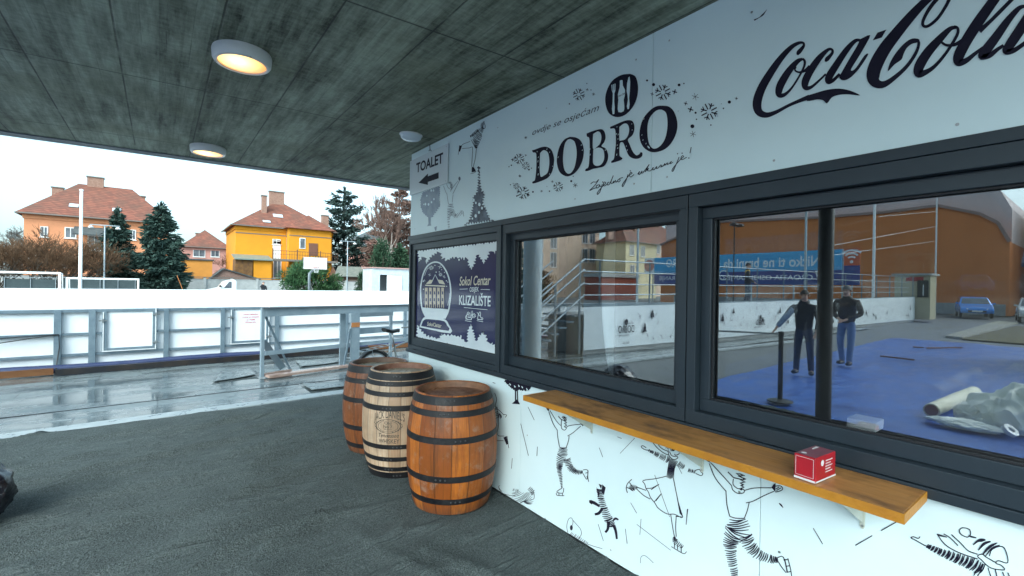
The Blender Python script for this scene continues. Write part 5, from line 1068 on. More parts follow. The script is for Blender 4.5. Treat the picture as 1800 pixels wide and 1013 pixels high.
def bush(name, x, y, rx, ry, h, leafmat, label, n=5000, seed=2, L=.22, w=.07, z0=0, cat='shrub', cone=0):
    rnd = random.Random(seed); t = thing(name, (x, y, 0), label, cat, 'trees beyond the rink'); mb = MB(); cl = [(rnd.uniform(0, 6.283), rnd.random() ** .5, rnd.random(), rnd.uniform(.16, .34)) for _ in range(70)]
    for a, rr, q, s in cl:
        shrink = (1 - q) ** .6 if cone else math.sqrt(max(0.02, 1 - (max(0, q - .45) / .55) ** 2))
        c = Vector((x + rx * .88 * rr * shrink * math.cos(a), y + ry * .88 * rr * shrink * math.sin(a), z0 + h * q * .95))
        for _ in range(n // 70):
            v = Vector((rnd.gauss(0, 1), rnd.gauss(0, 1), rnd.gauss(0, 1))).normalized(); p = c + Vector((v.x * rx * s, v.y * ry * s, v.z * h * s * .7)) * rnd.uniform(.55, 1)
            if p.z < .02: continue
            leaf(mb, p, (v + Vector((0, 0, .35))).normalized(), L * rnd.uniform(.6, 1.3), w, rnd)
    k = MB()
    for j in range(7): a = j * .9; k.tube([(x, y, 0), (x + rx * .3 * math.cos(a), y + ry * .3 * math.sin(a), h * .45), (x + rx * .55 * math.cos(a), y + ry * .55 * math.sin(a), h * .8)], [.07, .045, .015], 5)
    k.build('stems', m_bark, t); mb.build('crown', leafmat, t); return t
def bare(name, x, y, h, spread, twigm, barkm, label, seed=3, levels=5, nstem=1, tw=.012, z1=.2, fan=.55, r0=.16, cat='tree', leaves=0, leafmat=None, up=.25, split=3):
    rnd = random.Random(seed); t = thing(name, (x, y, 0), label, cat, 'trees beyond the rink'); k = MB(); mb = MB(); lv = MB()
    def grow(p, d, L, r, lev):
        q = p + d * L; m = p + d * L * .5 + Vector((rnd.gauss(0, .06), rnd.gauss(0, .06), 0)) * L
        (k if lev > levels - 3 else mb).tube([p, m, q], [r, r * .8, r * .6], 5 if lev > 2 else 3, cap=False)
        if leaves and lev <= 1:
            for _ in range(leaves): leaf(lv, q + Vector((rnd.gauss(0, .3), rnd.gauss(0, .3), rnd.gauss(0, .3))), Vector((rnd.gauss(0, 1), rnd.gauss(0, 1), rnd.gauss(-.2, 1))).normalized(), .2, .06, rnd)
        if lev == 0: return
        for j in range(split if lev > 1 else split + 1):
            dd = (d + Vector((rnd.gauss(0, fan), rnd.gauss(0, fan), rnd.gauss(up, fan * .55)))).normalized(); grow(m.lerp(q, rnd.uniform(.3, 1)), dd, L * rnd.uniform(.58, .84), max(tw, r * .55), lev - 1)
    for s in range(nstem):
        a = rnd.uniform(0, 6.283); d = Vector((math.cos(a) * spread, math.sin(a) * spread, 1)).normalized() if nstem > 1 else Vector((0, 0, 1))
        grow(Vector((x + (rnd.gauss(0, .2) if nstem > 1 else 0), y, -.1)), d, h * .30, r0, levels)
    k.build('trunk', barkm, t); mb.build('crown', twigm, t)
    if leaves: lv.build('remaining_leaves', leafmat or twigm, t)
    return t
def at(u, y): return on_y(u, 500, y).x
def ht(v, u, y): return on_y(u, v, y).z
conifer('spruce_tree', at(205, 56), 56, ht(370, 205, 56), 2.3, m_spr, 'slimmer dark spruce left of the taller spruce, before the salmon house', n=11000, base=.05, seed=4)
conifer('spruce_tree', at(281, 52), 52, ht(361, 281, 52), 2.35, m_spr, 'taller dense dark spruce right of the salmon house', n=17000, base=.04, seed=9, power=.62)
conifer('fir_tree', at(603, 76), 76, ht(333, 603, 76), 6.6, m_fir, 'tall open-branched dark fir right of the yellow house', n=13000, base=.12, seed=15, sparse=1, droop=.10, L=.55, w=.14, power=.6)
conifer('spruce_tree', at(702, 50), 50, ht(432, 702, 50), 3.1, m_con, 'dark green conifer rising behind the white booth', n=11000, base=.02, seed=21, power=.75)
bush('round_shrub', at(546, 48), 48, 2.85, 2.0, ht(462, 546, 48), m_shrub, 'dense round green shrub behind the basketball pole', n=15000, seed=5, cone=0)
bush('evergreen_shrub', at(671, 49), 49, 2.3, 1.9, ht(432, 671, 49), m_con, 'rounded dark evergreen beside the white booth', n=10000, seed=8, cone=1)
bush('evergreen_shrub', at(636, 52), 52, .9, .9, ht(482, 636, 52), m_con, 'small low evergreen left of the white booth', n=1800, seed=12, cone=1)
bare('bare_tree', at(697, 60), 60, ht(336, 697, 60), .2, m_redt, m_pb, 'reddish bare-twigged tree with pale limbs near the kiosk corner', seed=33, levels=6, nstem=2, r0=.17, tw=.03, fan=.36, up=.42)
conifer('larch_tree', at(700, 64), 64, ht(330, 700, 64), 5.2, m_redt, 'tall reddish brown larch behind the pale-limbed bare tree', n=13000, base=.18, seed=37, sparse=1, droop=.12, L=.5, w=.11, power=.62)
conifer('larch_tree', at(668, 66), 66, ht(392, 668, 66), 3.6, m_redt, 'shorter reddish larch left of the taller larch', n=7000, base=.12, seed=38, sparse=1, droop=.12, L=.5, w=.11, power=.6)
for i, (u, y, v, s) in enumerate(((20, 48, 400, 41), (72, 49, 404, 43), (118, 50, 412, 44), (150, 49, 425, 47), (-20, 50, 405, 49))):
    bare('willow_bush', at(u, y), y, ht(v, u, y) * 1.28, .75, m_willow, m_bark, ['bushy brown leafless willow at the far left before the salmon house', 'widest brown leafless willow left of the flagpole', 'brown leafless willow just left of the flagpole foot', 'low brown leafless willow right of the flagpole', 'brown leafless willow cut by the left edge'][i], seed=s, levels=5, nstem=7, r0=.06, tw=.013, fan=.42, up=.12, cat='bush')
bare('grey_tree', at(14, 90), 90, ht(370, 14, 90), .3, m_gry, m_bark, 'distant grey rounded tree at the left edge behind the willows', seed=52, levels=6, nstem=2, r0=.2, tw=.03, fan=.6, up=.12)
bare('bare_tree', at(390, 80), 80, 7.5, .3, m_willow, m_bark, 'thin bare tree before the distant pink house', seed=57, levels=5, nstem=2, r0=.07, tw=.012, fan=.5, up=.1)

# ------------------------------------------------------------------ poles, goals, hoop
def pole(name, u, y, vtop, r, m, label, cat, group=None):
    x = at(u, y); t = thing(name, (x, y, 0), label, cat, group); z = ht(vtop, u, y); MB().tube([(x, y, 0), (x, y, z)], [r, r * .8], 10).build('pole', m, t, smooth='auto'); return t, x, z
m_wp = mk('white_pole_paint', (.82, .83, .83), rough=.35)
t, x, z = pole('flagpole', 141, 40, 335, .10, m_wp, 'tall thick white flagpole in front of the salmon house', 'flagpole'); MB().lathe([(.11, 0), (.11, .06), (.0001, .1)], (x, 40, z + .002), 12).build('cap', m_wp, t)
def flood(u, y, v, label, arm, heads):
    t, x, z = pole('floodlight_mast', u, y, v, .06, M_galv, label, 'lamp post', 'floodlight masts'); MB().bar((x - arm, y, z + .03), (x + arm, y, z + .03), .07, .06).build('crossarm', M_galv, t)
    for s in heads: MB().lathe([(.05, .16), (.14, .1), (.17, 0), (.0001, -.01)], (x + s * arm * .9, y - .1, z - .22), 12).build('floodlight', M_lampb, t, smooth=True)
flood(183, 46, 397, 'floodlight mast with two round lamps before the left spruce', .85, (-1, 1)); flood(610, 46, 425, 'plain T-shaped lamp mast right of the basketball hoop', .75, (-1, 1))
hx = at(543.5, 42); bb0, bz1 = Q(533.5, 451.5, 41); bb1, bz0 = Q(575, 474.5, 41)
t = thing('basketball_hoop', (hx, 42, 0), 'basketball hoop with white backboard on a galvanised pole', 'basketball hoop')
MB().tube([(hx, 42, 0), (hx, 42, bz0 - .35), (hx + .35, 41.5, bz0 + .15), ((bb0 + bb1) / 2, 41.05, bz0 + .35)], .11, 10).build('pole', M_galv, t, smooth=True)
b = MB().box(bb0, 41, bz0, bb1, 41.04, bz1).build('backboard', M_white, t); mb = MB(); xm_ = (bb0 + bb1) / 2
for a0, a1, c0, c1 in ((xm_ - .3, xm_ + .3, bz0 + .14, bz0 + .18), (xm_ - .3, xm_ + .3, bz0 + .56, bz0 + .6), (xm_ - .3, xm_ - .26, bz0 + .18, bz0 + .56), (xm_ + .26, xm_ + .3, bz0 + .18, bz0 + .56)): mb.box(a0, 40.994, c0, a1, 40.999, c1)
for a0, a1, c0, c1 in ((bb0, bb1, bz0, bz0 + .04), (bb0, bb1, bz1 - .04, bz1), (bb0, bb0 + .04, bz0 + .04, bz1 - .04), (bb1 - .04, bb1, bz0 + .04, bz1 - .04)): mb.box(a0, 40.995, c0, a1, 40.999, c1)
mb.build('board_lines', mk('grey_lines', (.25, .2, .2), rough=.5), b)
m_hoopr = mk('hoop_red', (.5, .10, .05), rough=.4); MB().tube([(xm_ + .23 * math.cos(k * .314), 40.75 + .23 * math.sin(k * .314), bz0 + .12) for k in range(21)], .018, 6, cap=False).build('hoop_ring', m_hoopr, t)
mb = MB()
for k in range(12): a = k * .524; mb.tube([(xm_ + .22 * math.cos(a), 40.75 + .22 * math.sin(a), bz0 + .11), (xm_ + .13 * math.cos(a + .25), 40.75 + .13 * math.sin(a + .25), bz0 - .3)], .006, 4)
mb.build('net', M_white, t)
# handball goals with white frames and dark screens left of the pole
def goal(u0, u1, y, v0, label, depth=1.0):
    x0, z0 = Q(u0, v0, y); x1, _ = Q(u1, v0, y); t = thing('sports_goal', ((x0 + x1) / 2, y, 0), label, 'goal', 'white goals beyond the rink')
    f = MB()
    for x in (x0, x1): f.box(x - .06, y - .06, 0, x + .06, y + .06, z0 - .121)
    f.box(x0 - .06, y - .06, z0 - .12, x1 + .06, y + .06, z0); f.build('goal_frame', m_wp, t)
    f = MB()
    for x in (x0, x1): f.tube([(x, y + .07, z0 - .06), (x, y + depth, z0 - .06), (x, y + depth + .5, .03), (x, y + .07, .03)], .03, 6)
    f.tube([(x0, y + depth + .5, .03), (x1, y + depth + .5, .03)], .03, 6); f.tube([(x0, y + depth, z0 - .06), (x1, y + depth, z0 - .06)], .03, 6); f.build('rear_frame', m_wp, t); return x0, x1, z0
goal(-40, 105, 40, 475.5, 'nearer white sports goal at the left edge beyond the far boards'); goal(118, 243, 43, 487.5, 'farther white sports goal just right of the flagpole')
m_scr = mk('dark_green_screen', (.035, .055, .06), (.05, .075, .08), sc=3, rough=.7)
for (u0, u1, y, v, l) in ((8, 98, 46, 490, 'dark green windscreen behind the left sports goal'), (110, 238, 46, 490.5, 'dark green windscreen panel right of the flagpole')):
    x0, z0 = Q(u0, v, y); x1, _ = Q(u1, v, y); t = thing('windscreen_fence', (x0, y, 0), l, 'fence'); MB().box(x0, y, .05, x1, y + .02, z0).build('screen', m_scr, t); mb = MB(); n = int((x1 - x0) / .95)
    for k in range(n + 1): xx = x0 + (x1 - x0) * k / n; mb.tube([(xx, y - .04, 0), (xx, y - .04, z0 + .1)], .022, 5)
    mb.tube([(x0, y - .04, z0 + .1), (x1, y - .04, z0 + .1)], .022, 5); mb.tube([(x0, y - .04, z0 * .62), (x1, y - .04, z0 * .62)], .012, 5); mb.each('post', M_galv, t)
# pickup and man behind the boards
t = thing('white_pickup', (at(400, 44), 44, 0), 'small white pickup truck partly hidden behind the far rink boards', 'pickup'); x0, z0 = Q(384, 491, 44); x1, _ = Q(416, 491, 44); zs = z0
m_vw = mk('van_white', (.72, .73, .73), rough=.25, coat=.4)
def van_prof(y): return [(x1, y, .45), (x1 + .02, y, zs - .15), (x1 - .15, y, zs), (x0 + 1.0, y, zs), (x0 + .45, y, zs - .12), (x0 + .05, y, 1.25), (x0 - .75, y, 1.05), (x0 - .8, y, .45)]
MB().prism(van_prof(44), (0, 1.7, 0)).build('cab', m_vw, t, bevel=.05)
MB().prism([(x1 - .35, 43.985, 1.2), (x1 - .35, 43.985, zs - .18), (x0 + .75, 43.985, zs - .18), (x0 + .38, 43.985, 1.2)], (0, .012, 0)).build('side_window', m_wg, t)
MB().box(x1 + .05, 44, .5, x1 + 2.4, 45.7, 1.0).build('cargo_bed', m_vw, t)
for x in (x0 - .25, x1 + 1.5):
    mb = MB(); mb.tube([(x, 43.98, .33), (x, 44.2, .33)], .33, 16); mb.build('wheel', m_tyre, t)
MB().tube([(x0 + .15, 43.9, 1.35), (x0 + .1, 43.8, 1.35)], .09, 6).build('mirror', M_black, t)
t = thing('traffic_rod', (at(318, 44), 44, 0), 'thin slanting orange rod leaning behind the far boards', 'rod'); a = on_y(311, 484, 44); b = on_y(322, 512, 44); MB().tube([a, b], .02, 6).build('rod', mk('orange_rod', (.55, .2, .06), rough=.5), t)
# ================================================================== the yard that the windows mirror (left of the view)
m_tarp = mk('blue_tarpaulin', (.010, .055, .27), (.03, .115, .40), sc=1.6, rough=.35, rough2=.6, bump=.35, bsc=5, stretch=(1, 2.2, 1))
mb = MB(); nx, ny = 60, 30
for j in range(ny + 1):
    for i in range(nx + 1):
        x = -17.5 + 14.9 * i / nx; yt = 4.55 - .045 * (x + 2.6); y = -3.5 + (yt + 3.5) * j / ny + .05 * noise.noise((x, 1.0 * j / ny, 2))
        mb.v.append(Vector((x, y, -.035 + .02 * noise.noise((x * .8, y * 1.2, 1)) + .012 * noise.noise((x * 2.3, y * 3, 4)))))
for j in range(ny):
    for i in range(nx): a = j * (nx + 1) + i; mb.f.append((a, a + 1, a + nx + 2, a + nx + 1))
tag(mb.build('tarpaulin', m_tarp, smooth=True), 'large blue tarpaulin spread on the ground, mirrored in the windows', 'tarpaulin')
m_grass = mk('winter_grass', (.09, .075, .03), (.14, .12, .05), sc=6, rough=.95, bump=.6, bsc=40); m_stone = mk('pale_gravel', (.4, .38, .31), (.25, .24, .2), sc=14, rough=.9, bump=.8, bsc=50)
pg = lambda u, v, z: (lambda p: (p.x, p.y, z))(mz(u, v, z))
def sheet(name, pts, z, m, kind='structure', t=.05): tag(MB().prism([pg(u, v, z) for u, v in pts], (0, 0, t)).build(name, m, fix=True), kind=kind)
sheet('grass', [(1690,598),(1785,575),(1900,578),(1900,615),(1790,606)], -.05, m_grass); sheet('gravel', [(1662,594),(1755,566),(1790,570),(1692,597)], -.05, m_stone, t=.09)
# ramp with printed banner
RA, RB = Vector((-3.95, 8.15, 0)), Vector((-31, 7.4, 0)); rd = (RB - RA).normalized(); RLEN = (RB - RA).length; rn = Vector((rd.y, -rd.x, 0)); rn = rn if rn.y < 0 else -rn
ramp = thing('access_ramp', RA, 'long ramp clad in a white printed banner with tubular steel railing, mirrored in the glass', 'ramp')
def rp(s, z, o=0): p = RA + rd * s + rn * o; return Vector((p.x, p.y, z))
def rs(u): q = my(u, 560, 8.0); d = Vector((q.x - 2*GX, q.y, 0)); e = Vector((2*GX, 0, 0)); k = ((RA.x - e.x) * d.y - (RA.y - e.y) * d.x) / (rd.y * d.x * -1 + rd.x * d.y) * -1; return k
def rtop(s): return 1.17 + .25 * s / RLEN
m_ban = mk('white_mesh_banner', (.66, .72, .75), (.72, .77, .79), sc=1.2, rough=.6, bump=.3, bsc=3)
mb = MB(); n = 60
for i in range(n + 1):
    s = RLEN * i / n
    for z in (.09, .42, .8, 1): q = z if z < 1 else rtop(s); mb.v.append(rp(s, q, .03 + .018 * noise.noise((s * 1.7, q * 2, 5)) + .01 * noise.noise((s * 5, q * 4, 1))))
for i in range(n):
    for j in range(3): a = i * 4 + j; mb.f.append((a, a + 1, a + 5, a + 4))
ban = mb.build('banner', m_ban, ramp, smooth=True)
m_cgrey = mk('ramp_concrete', (.25, .26, .26), (.32, .33, .33), sc=3, rough=.8)
MB().prism([rp(0, -.05), rp(RLEN, -.05), rp(RLEN, .98), rp(0, .98)], Vector((0, 1.3, 0))).build('deck', m_cgrey, ramp)
mb = MB(); mb.bar(rp(0, 1.19, -.02), rp(RLEN, 1.43, -.02), .06, .05); mb.build('kerb_beam', M_rail, ramp)
mb = MB()
for h_ in (.30, .58, .90, 1.20): mb.tube([rp(0, rtop(0) + h_, -.03), rp(RLEN * .96, rtop(RLEN) + h_ * .95, -.03)], .019, 6)
mb.each('rail', M_rail, ramp); mb = MB()
for k in range(14): s = .6 + k * 2.02; mb.tube([rp(s, rtop(s) - .2, -.03), rp(s, rtop(s) + 1.2, -.03)], .024, 6)
mb.each('railing_post', M_rail, ramp); mb = MB()
for h_ in (.30, .62, .95, 1.2): mb.tube([rp(.05, 1.17 + h_, -.03), rp(-1.75, -.05 + h_, -.03)], .024, 6); mb.tube([rp(.05, 1.17 + h_, -1.25), rp(-1.75, -.05 + h_, -1.25)], .024, 6)
for s in (-.1, -.9, -1.7): mb.tube([rp(s, 0, -.03), rp(s, 1.17 + 1.2 + s * .69, -.03)], .03, 6)
mb.each('stair_rail', M_galv, ramp); mb = MB()
for k in range(7): mb.box(-3.94 + k * .25, 8.2, .93 - k * .14, -3.69 + k * .25, 9.4, .97 - k * .14)
mb.each('step', M_rail, ramp)
class Flat:          # prints on an upright plane: s along, z up
    def __init__(s, P): s.P = P; s.mb = MB(); s.k = 0
    def poly(s, pts): s.k += 1; vs = [Vector((x, y, 0)) for x, y in pts]; s.mb.add([s.P(x, y, s.k * 1e-5) for x, y in pts], tessellate_polygon([vs])); return s
    def text(s, body, s0, s1, z, cap, shear=0, bold=0):
        vs, fs, x0, x1, ch = text_mesh(body, shear, bold); s.k += 1; s.mb.add([s.P(s0 + (s1 - s0) * (x - x0) / (x1 - x0), z + y / ch * cap, s.k * 1e-5) for x, y in vs], fs); return s
    def line(s, a, b, w): d = Vector((b[0]-a[0], b[1]-a[1])).normalized(); nx, ny = -d.y * w / 2, d.x * w / 2; return s.poly([(a[0]+nx, a[1]+ny), (b[0]+nx, b[1]+ny), (b[0]-nx, b[1]-ny), (a[0]-nx, a[1]-ny)])
    def build(s, name, m, par): return s.mb.build(name, m, par)
F = Flat(lambda s, z, o: rp(s, z, .062 + o)); rnd = random.Random(5)     # s runs along -x here: text is laid from large s to small s
s = 2.0
while s < 27:
    if rnd.random() < .42:
        z = rnd.uniform(.25, .85); h_ = rnd.uniform(.18, .32)
        F.poly([(s, z + h_), (s + .04, z + h_ * .7), (s + .025, z + h_ * .7), (s + .07, z + h_ * .4), (s + .04, z + h_ * .4), (s + .10, z + .04), (s + .015, z + .04), (s + .015, z), (s - .015, z), (s - .015, z + .04), (s - .10, z + .04), (s - .04, z + h_ * .4), (s - .07, z + h_ * .4), (s - .025, z + h_ * .7), (s - .04, z + h_ * .7)])
    for _ in range(2):
        x, z = s + rnd.uniform(-.2, .2), rnd.uniform(.25, 1.05)
        for q in range(3): F.line((x, z), (x + rnd.uniform(-.07, .07), z + rnd.uniform(-.08, .08)), .012)
    s += .33
F.build('printed_small_motifs', M_print, ramp)
F = Flat(lambda s, z, o: rp(s, z, .066 + o))
for u, v in ((1098, 585), (1334, 570)):
    sc = rs(u); z = my(u, v, 8.05).z
    F.text('DOBRO', sc + .32, sc - .32, z, .19, 0, .012); F.poly([(sc + .07 * math.cos(k*.628), z + .28 + .085 * math.sin(k*.628)) for k in range(10)]); F.text('Coca-Cola', sc + .13, sc - .13, z - .30, .07, .3, .01); F.text('ovdje se osjećam', sc + .3, sc - .02, z + .235, .05, .3); F.text('Zajedno je ukusnije!', sc + .12, sc - .32, z - .09, .05, .3)
F.build('printed_words', M_print, ramp)

# billboard wall parallel to the kiosk, far across the yard
BX = -31.8
def by(u): return mx(u, 470, BX).y
bl_ = thing('billboard', (BX, 20, 0), 'long blue insurance billboard with white lettering beyond the ramp, mirrored in the glass', 'billboard')
m_lb = mk('light_blue_print', (.06, .36, .66), (.09, .43, .72), sc=.6, rough=.5); m_db = mk('dark_blue_print', (.018, .05, .22), (.025, .07, .28), sc=.6, rough=.5); m_op = mk('orange_red_print', (.62, .12, .03), rough=.5); m_wp2 = mk('white_print', (.8, .82, .83), rough=.5)
yA, yB, yC = by(1480), by(1151), by(1134); zm = mx(1400, 476, BX).z; zt = mx(1400, 442, BX).z; zb = mx(1400, 501, BX).z
MB().box(BX, yA, zm, BX + .08, yB, zt).build('upper_board', m_lb, bl_); MB().box(BX, yA, zb, BX + .08, yB, zm - .003).build('lower_board', m_db, bl_)
MB().box(BX, yB + .01, zm, BX + .08, yC, zt).build('white_board', m_wp2, bl_)
mb = MB(); y = yA
while y < yC: mb.tube([(BX - .15, y, 0), (BX - .15, y, zt)], .06, 6); y += 3
mb.each('post', M_galv, bl_)
F = Flat(lambda s, z, o: Vector((BX + .084 + o, s, z)))
zz = zm + (zt - zm) * .22; F.text('Nitko ti ne brani da su', by(1443), by(1252), zz, (zt - zm) * .52, 0, .02)
z3 = zb + (zm - zb) * .36; L3 = by(1312) - by(1430); F.text('CROATIA OSIGURANJE', by(1430), by(1430) + L3 * 1.32, z3, (zm - zb) * .34, 0, .012); F.text('CROATIA OSIGURANJE', by(1160) - L3 * 1.32, by(1160), z3, (zm - zb) * .34, 0, .012)
F.text('RO', by(1190), by(1172), zz + .2, (zt - zm) * .5, 0, .02)
def ringf(F, yc, zc, r, w, a0=0, a1=6.283):
    n = 18
    for k in range(n): a, b = a0 + (a1 - a0) * k / n, a0 + (a1 - a0) * (k + 1) / n; F.poly([(yc + r * math.cos(a), zc + r * math.sin(a)), (yc + r * math.cos(b), zc + r * math.sin(b)), (yc + (r - w) * math.cos(b), zc + (r - w) * math.sin(b)), (yc + (r - w) * math.cos(a), zc + (r - w) * math.sin(a))])
ringf(F, by(1273), zb + .75, .42, .1); F.line((by(1441), zb + .5), (by(1437), zb + 1.0), .25); F.build('white_lettering', m_wp2, bl_)
F = Flat(lambda s, z, o: Vector((BX + .084 + o, s, z))); yc = by(1142); F.poly([(yc + .55 * math.cos(k*.393), (zm + zt) / 2 + .55 * math.sin(k*.393)) for k in range(16)]); F.build('salmon_disc', mk('salmon_print', (.6, .25, .2), rough=.5), bl_)
y0, y1 = by(1512), by(1483); z1 = mx(1497, 437, BX).z; z0 = mx(1497, 467, BX).z
wf = thing('wifi_panel', (BX, y0, 0), 'orange panel with white wireless symbol at the end of the billboard, mirrored in the glass', 'sign')
MB().box(BX, y0, z0, BX + .06, y1 - .02, z1).build('panel', m_op, wf); MB().box(BX, y0, zb, BX + .06, y1 - .02, z0 - .003).build('lower_panel', m_db, wf)
MB().tube([(BX - .1, (y0 + y1) / 2, 0), (BX - .1, (y0 + y1) / 2, z1 - .2)], .05, 8).build('post', M_galv, wf)
F = Flat(lambda s, z, o: Vector((BX + .064 + o, s, z))); yc = (y0 + y1) / 2; zc = z0 + .22 * (z1 - z0)
for r in (.33, .55, .77): ringf(F, yc, zc + .05, r, .11, R(45), R(135))
F.poly([(yc + .1 * math.cos(k*.628), zc + .1 * math.sin(k*.628)) for k in range(10)]); F.text('Free Wi-Fi', y0 + .12, y1 - .14, z1 - .22, .14, 0, .01); F.build('wireless_symbol', m_wp2, wf)
# big rust-coloured hall
m_hall = mk('rust_cladding', (.62, .195, .052), (.72, .24, .075), sc=.25, rough=.75, stretch=(1, 1, .25))
HX = -47
def hz(u, v): p = mx(u, v, HX); return p.y, p.z
prof = [hz(1775, 520), hz(1775, 425), hz(1755, 392), hz(1722, 376), hz(1650, 362), hz(1550, 374), hz(1440, 383), hz(1250, 391), (36, 7.4), (36, 0)]; prof[0] = (prof[0][0], 0)
hall = thing('sports_hall', (HX, 18, 0), 'huge rust-brown sports hall with a low arched roof behind the billboard, mirrored in the glass', 'hall')
MB().prism([(HX, y, z) for y, z in prof][::-1], (-25, 0, 0)).build('wall', m_hall, hall, fix=True)
mb = MB(); pr2 = prof[1:-1]
for a, b in zip(pr2, pr2[1:]): mb.bar((HX + .1, a[0], a[1]), (HX + .1, b[0], b[1]), .3, .22)
mb.build('roof_edge', mk('hall_roof_edge', (.3, .22, .2), rough=.6), hall)
rp2 = [(p[0], p[1] * 1.0 + 2.6) for p in prof[1:-1]]; MB().prism([(HX - 1, y, z) for y, z in rp2 + [(36, 6.5), (prof[1][0], 5.2)]][::-1], (-22, 0, 0)).build('ghost_band', mk('pale_pink_ghost', (.66, .55, .54), (.72, .61, .6), sc=.2, rough=.7), hall, fix=True)  # added shape standing in for the hall's ghost reflection in the double glazing
MB().box(HX + .01, prof[0][0] + .2, 0, HX + .08, 34, .9).build('plinth', m_cgrey, hall)
m_cls = plaster('ochre_plaster', (.50, .36, .16))
ob = thing('corner_building', (-60, 0, 0), 'ochre building with grey slate roof beyond the hall end, mirrored at the window edge', 'building'); MB().box(-75, -12, 0, -52, 3.3, 8.8).build('wall', m_cls, ob)
MB().box(-75.3, -12.3, 8.81, -51.5, 3.7, 9.3).build('cornice', m_cls, ob); MB().prism([(-75.2, -12.2, 9.31), (-51.6, -12.2, 9.31), (-51.6, 3.6, 9.31), (-75.2, 3.6, 9.31)], (0, 0, .2)).prism([(-51.6, -12.2, 9.52), (-51.6, 3.6, 9.52), (-56, -.5, 12.6), (-56, -8, 12.6)], (-15, 0, 0)).build('roof', mk('slate', (.2, .2, .23), rough=.6), ob, fix=True)
# houses across the yard
y = 60; X = lambda u, yy: my(u, 500, yy).x; ZZ = lambda u, v, yy: my(u, v, yy).z
m_peach = plaster('peach_plaster', (.78, .56, .42)); m_cr = plaster('cream_yellow_plaster', (.74, .64, .40)); m_gw = mk('grey_window_frame', (.4, .42, .45), rough=.5)
pw = [(X(u, 60), ZZ(u, v, 60), 1.5, 2.6) for u, v in ((948, 437), (972, 437), (1027, 428), (1040, 428), (1027, 462), (1040, 462), (948, 470), (972, 470))]
house('apartment_block', X(1052, 60), X(895, 60), 60, 72, 21, 25, m_peach, 'tall peach-coloured apartment block mirrored in the middle window', 'building', wins=pw, group='houses mirrored in the windows')
ee = ZZ(1100, 424, 52)
house('cream_house', X(1153, 52), X(1099, 52), 52, 58.8, ee, ZZ(1085, 408, 56) + .6, m_cr, 'cream-yellow house with dark red roof and three chimneys, mirrored beside the tall pole', 'building', wins=[(X(1109.5, 52), ZZ(1109, 449, 52), 1.2, 2.0), (X(1129, 52), ZZ(1129, 452, 52), 1.2, 2.0), (X(1111, 52), ZZ(1111, 480, 52), 1.2, 1.4)], chims=[(X(1074, 55), 55.5, 1.4, ee + .5, ee + 3.4), (X(1090, 56), 56, 1.7, ee + .8, ee + 4.2), (X(1116, 56), 56, 1.5, ee + .6, ee + 3.6)], rl=2.5, group='houses mirrored in the windows')
house('red_roofed_house', X(1215, 66), X(1118, 66), 66, 78, ZZ(1160, 428, 66), ZZ(1150, 402, 72) + 1, m_peach, 'house with a broad bright red roof behind the cream house, mirrored in the glass', 'building', wins=[(X(1156, 66), ZZ(1156, 446, 66), 1.2, 2.2), (X(1176, 66), ZZ(1176, 446, 66), 1.2, 2.2)], chims=[(X(1134, 70), 71, 1.5, 12, ZZ(1134, 400, 71)), (X(1153, 70), 71, 3.0, 12, ZZ(1153, 398, 71)), (X(1179, 70), 71, 1.4, 12, ZZ(1179, 400, 71))], rl=12, group='houses mirrored in the windows')
lw = thing('low_brick_building', (X(1090, 44), 44, 0), 'low red-brick annexe with a pale flat roof below the cream house', 'building'); MB().box(X(1119, 44), 44, 0, X(1056, 44), 47, ZZ(1090, 488, 44)).build('wall', mk('red_brick_', (.36, .09, .05), (.28, .07, .045), sc=5, rough=.8), lw); MB().box(X(1122, 44), 43.8, ZZ(1090, 488, 44) + .003, X(1054, 44), 47.2, ZZ(1090, 482, 44)).build('roof', m_conc2, lw)
conifer('spruce_tree', X(905, 30), 30, ZZ(905, 410, 30), 1.5, m_spr, 'dark spruce mirrored at the left edge of the middle window', n=2600, base=.05, seed=61, group='trees mirrored in the windows'); conifer('spruce_tree', X(936, 31), 31, ZZ(936, 437, 31), 1.3, m_spr, 'shorter spruce mirrored right of the grey column', n=2400, base=.05, seed=63, group='trees mirrored in the windows')
bush('brown_hedge', X(955, 32), 32, 1.7, 1.2, 2.9, m_willow, 'low brown hedge mirrored below the peach block', n=2000, seed=66)
# poles, wires, lamps
def mpole(u, yy, vt, r, label, m=M_galv): p = my(u, vt, yy); t = thing('flagpole', (p.x, yy, 0), label, 'flagpole', 'poles mirrored in the windows'); MB().tube([(p.x, yy, 0), (p.x, yy, p.z)], [r, r * .75], 8).build('pole', m, t, smooth='auto'); MB().lathe([(r, 0), (r, .05), (.0001, .08)], (p.x, yy, p.z + .002), 8).build('cap', m, t); return p
mpole(1538, 9.0, 335, .085, 'thick white pole rising behind the ramp railing, mirrored in the right window', m_wp); mpole(1647, 8.7, 345, .06, 'thinner white pole right of the beige kiosk hut, mirrored in the glass', m_wp); mpole(1418, 9.9, 330, .07, 'grey pole left of the dark column, mirrored in the glass'); mpole(1122, 15, 388, .07, 'slim grey pole before the cream house, mirrored in the glass')
for (u0, v0), (u1, v1), l in (((1440, 436), (1646, 398), 'middle one of three white wires crossing before the rust-brown hall'), ((1440, 452), (1646, 424), 'lowest of the three white wires crossing before the rust-brown hall'), ((1545, 381), (1648, 372), 'topmost short white wire between the two right poles')): tag(MB().tube([my(u0, v0, 9.3), my(u1, v1, 8.7)], .012, 4).build('overhead_wire', M_white), l, 'wire', 'wires mirrored in the right window')
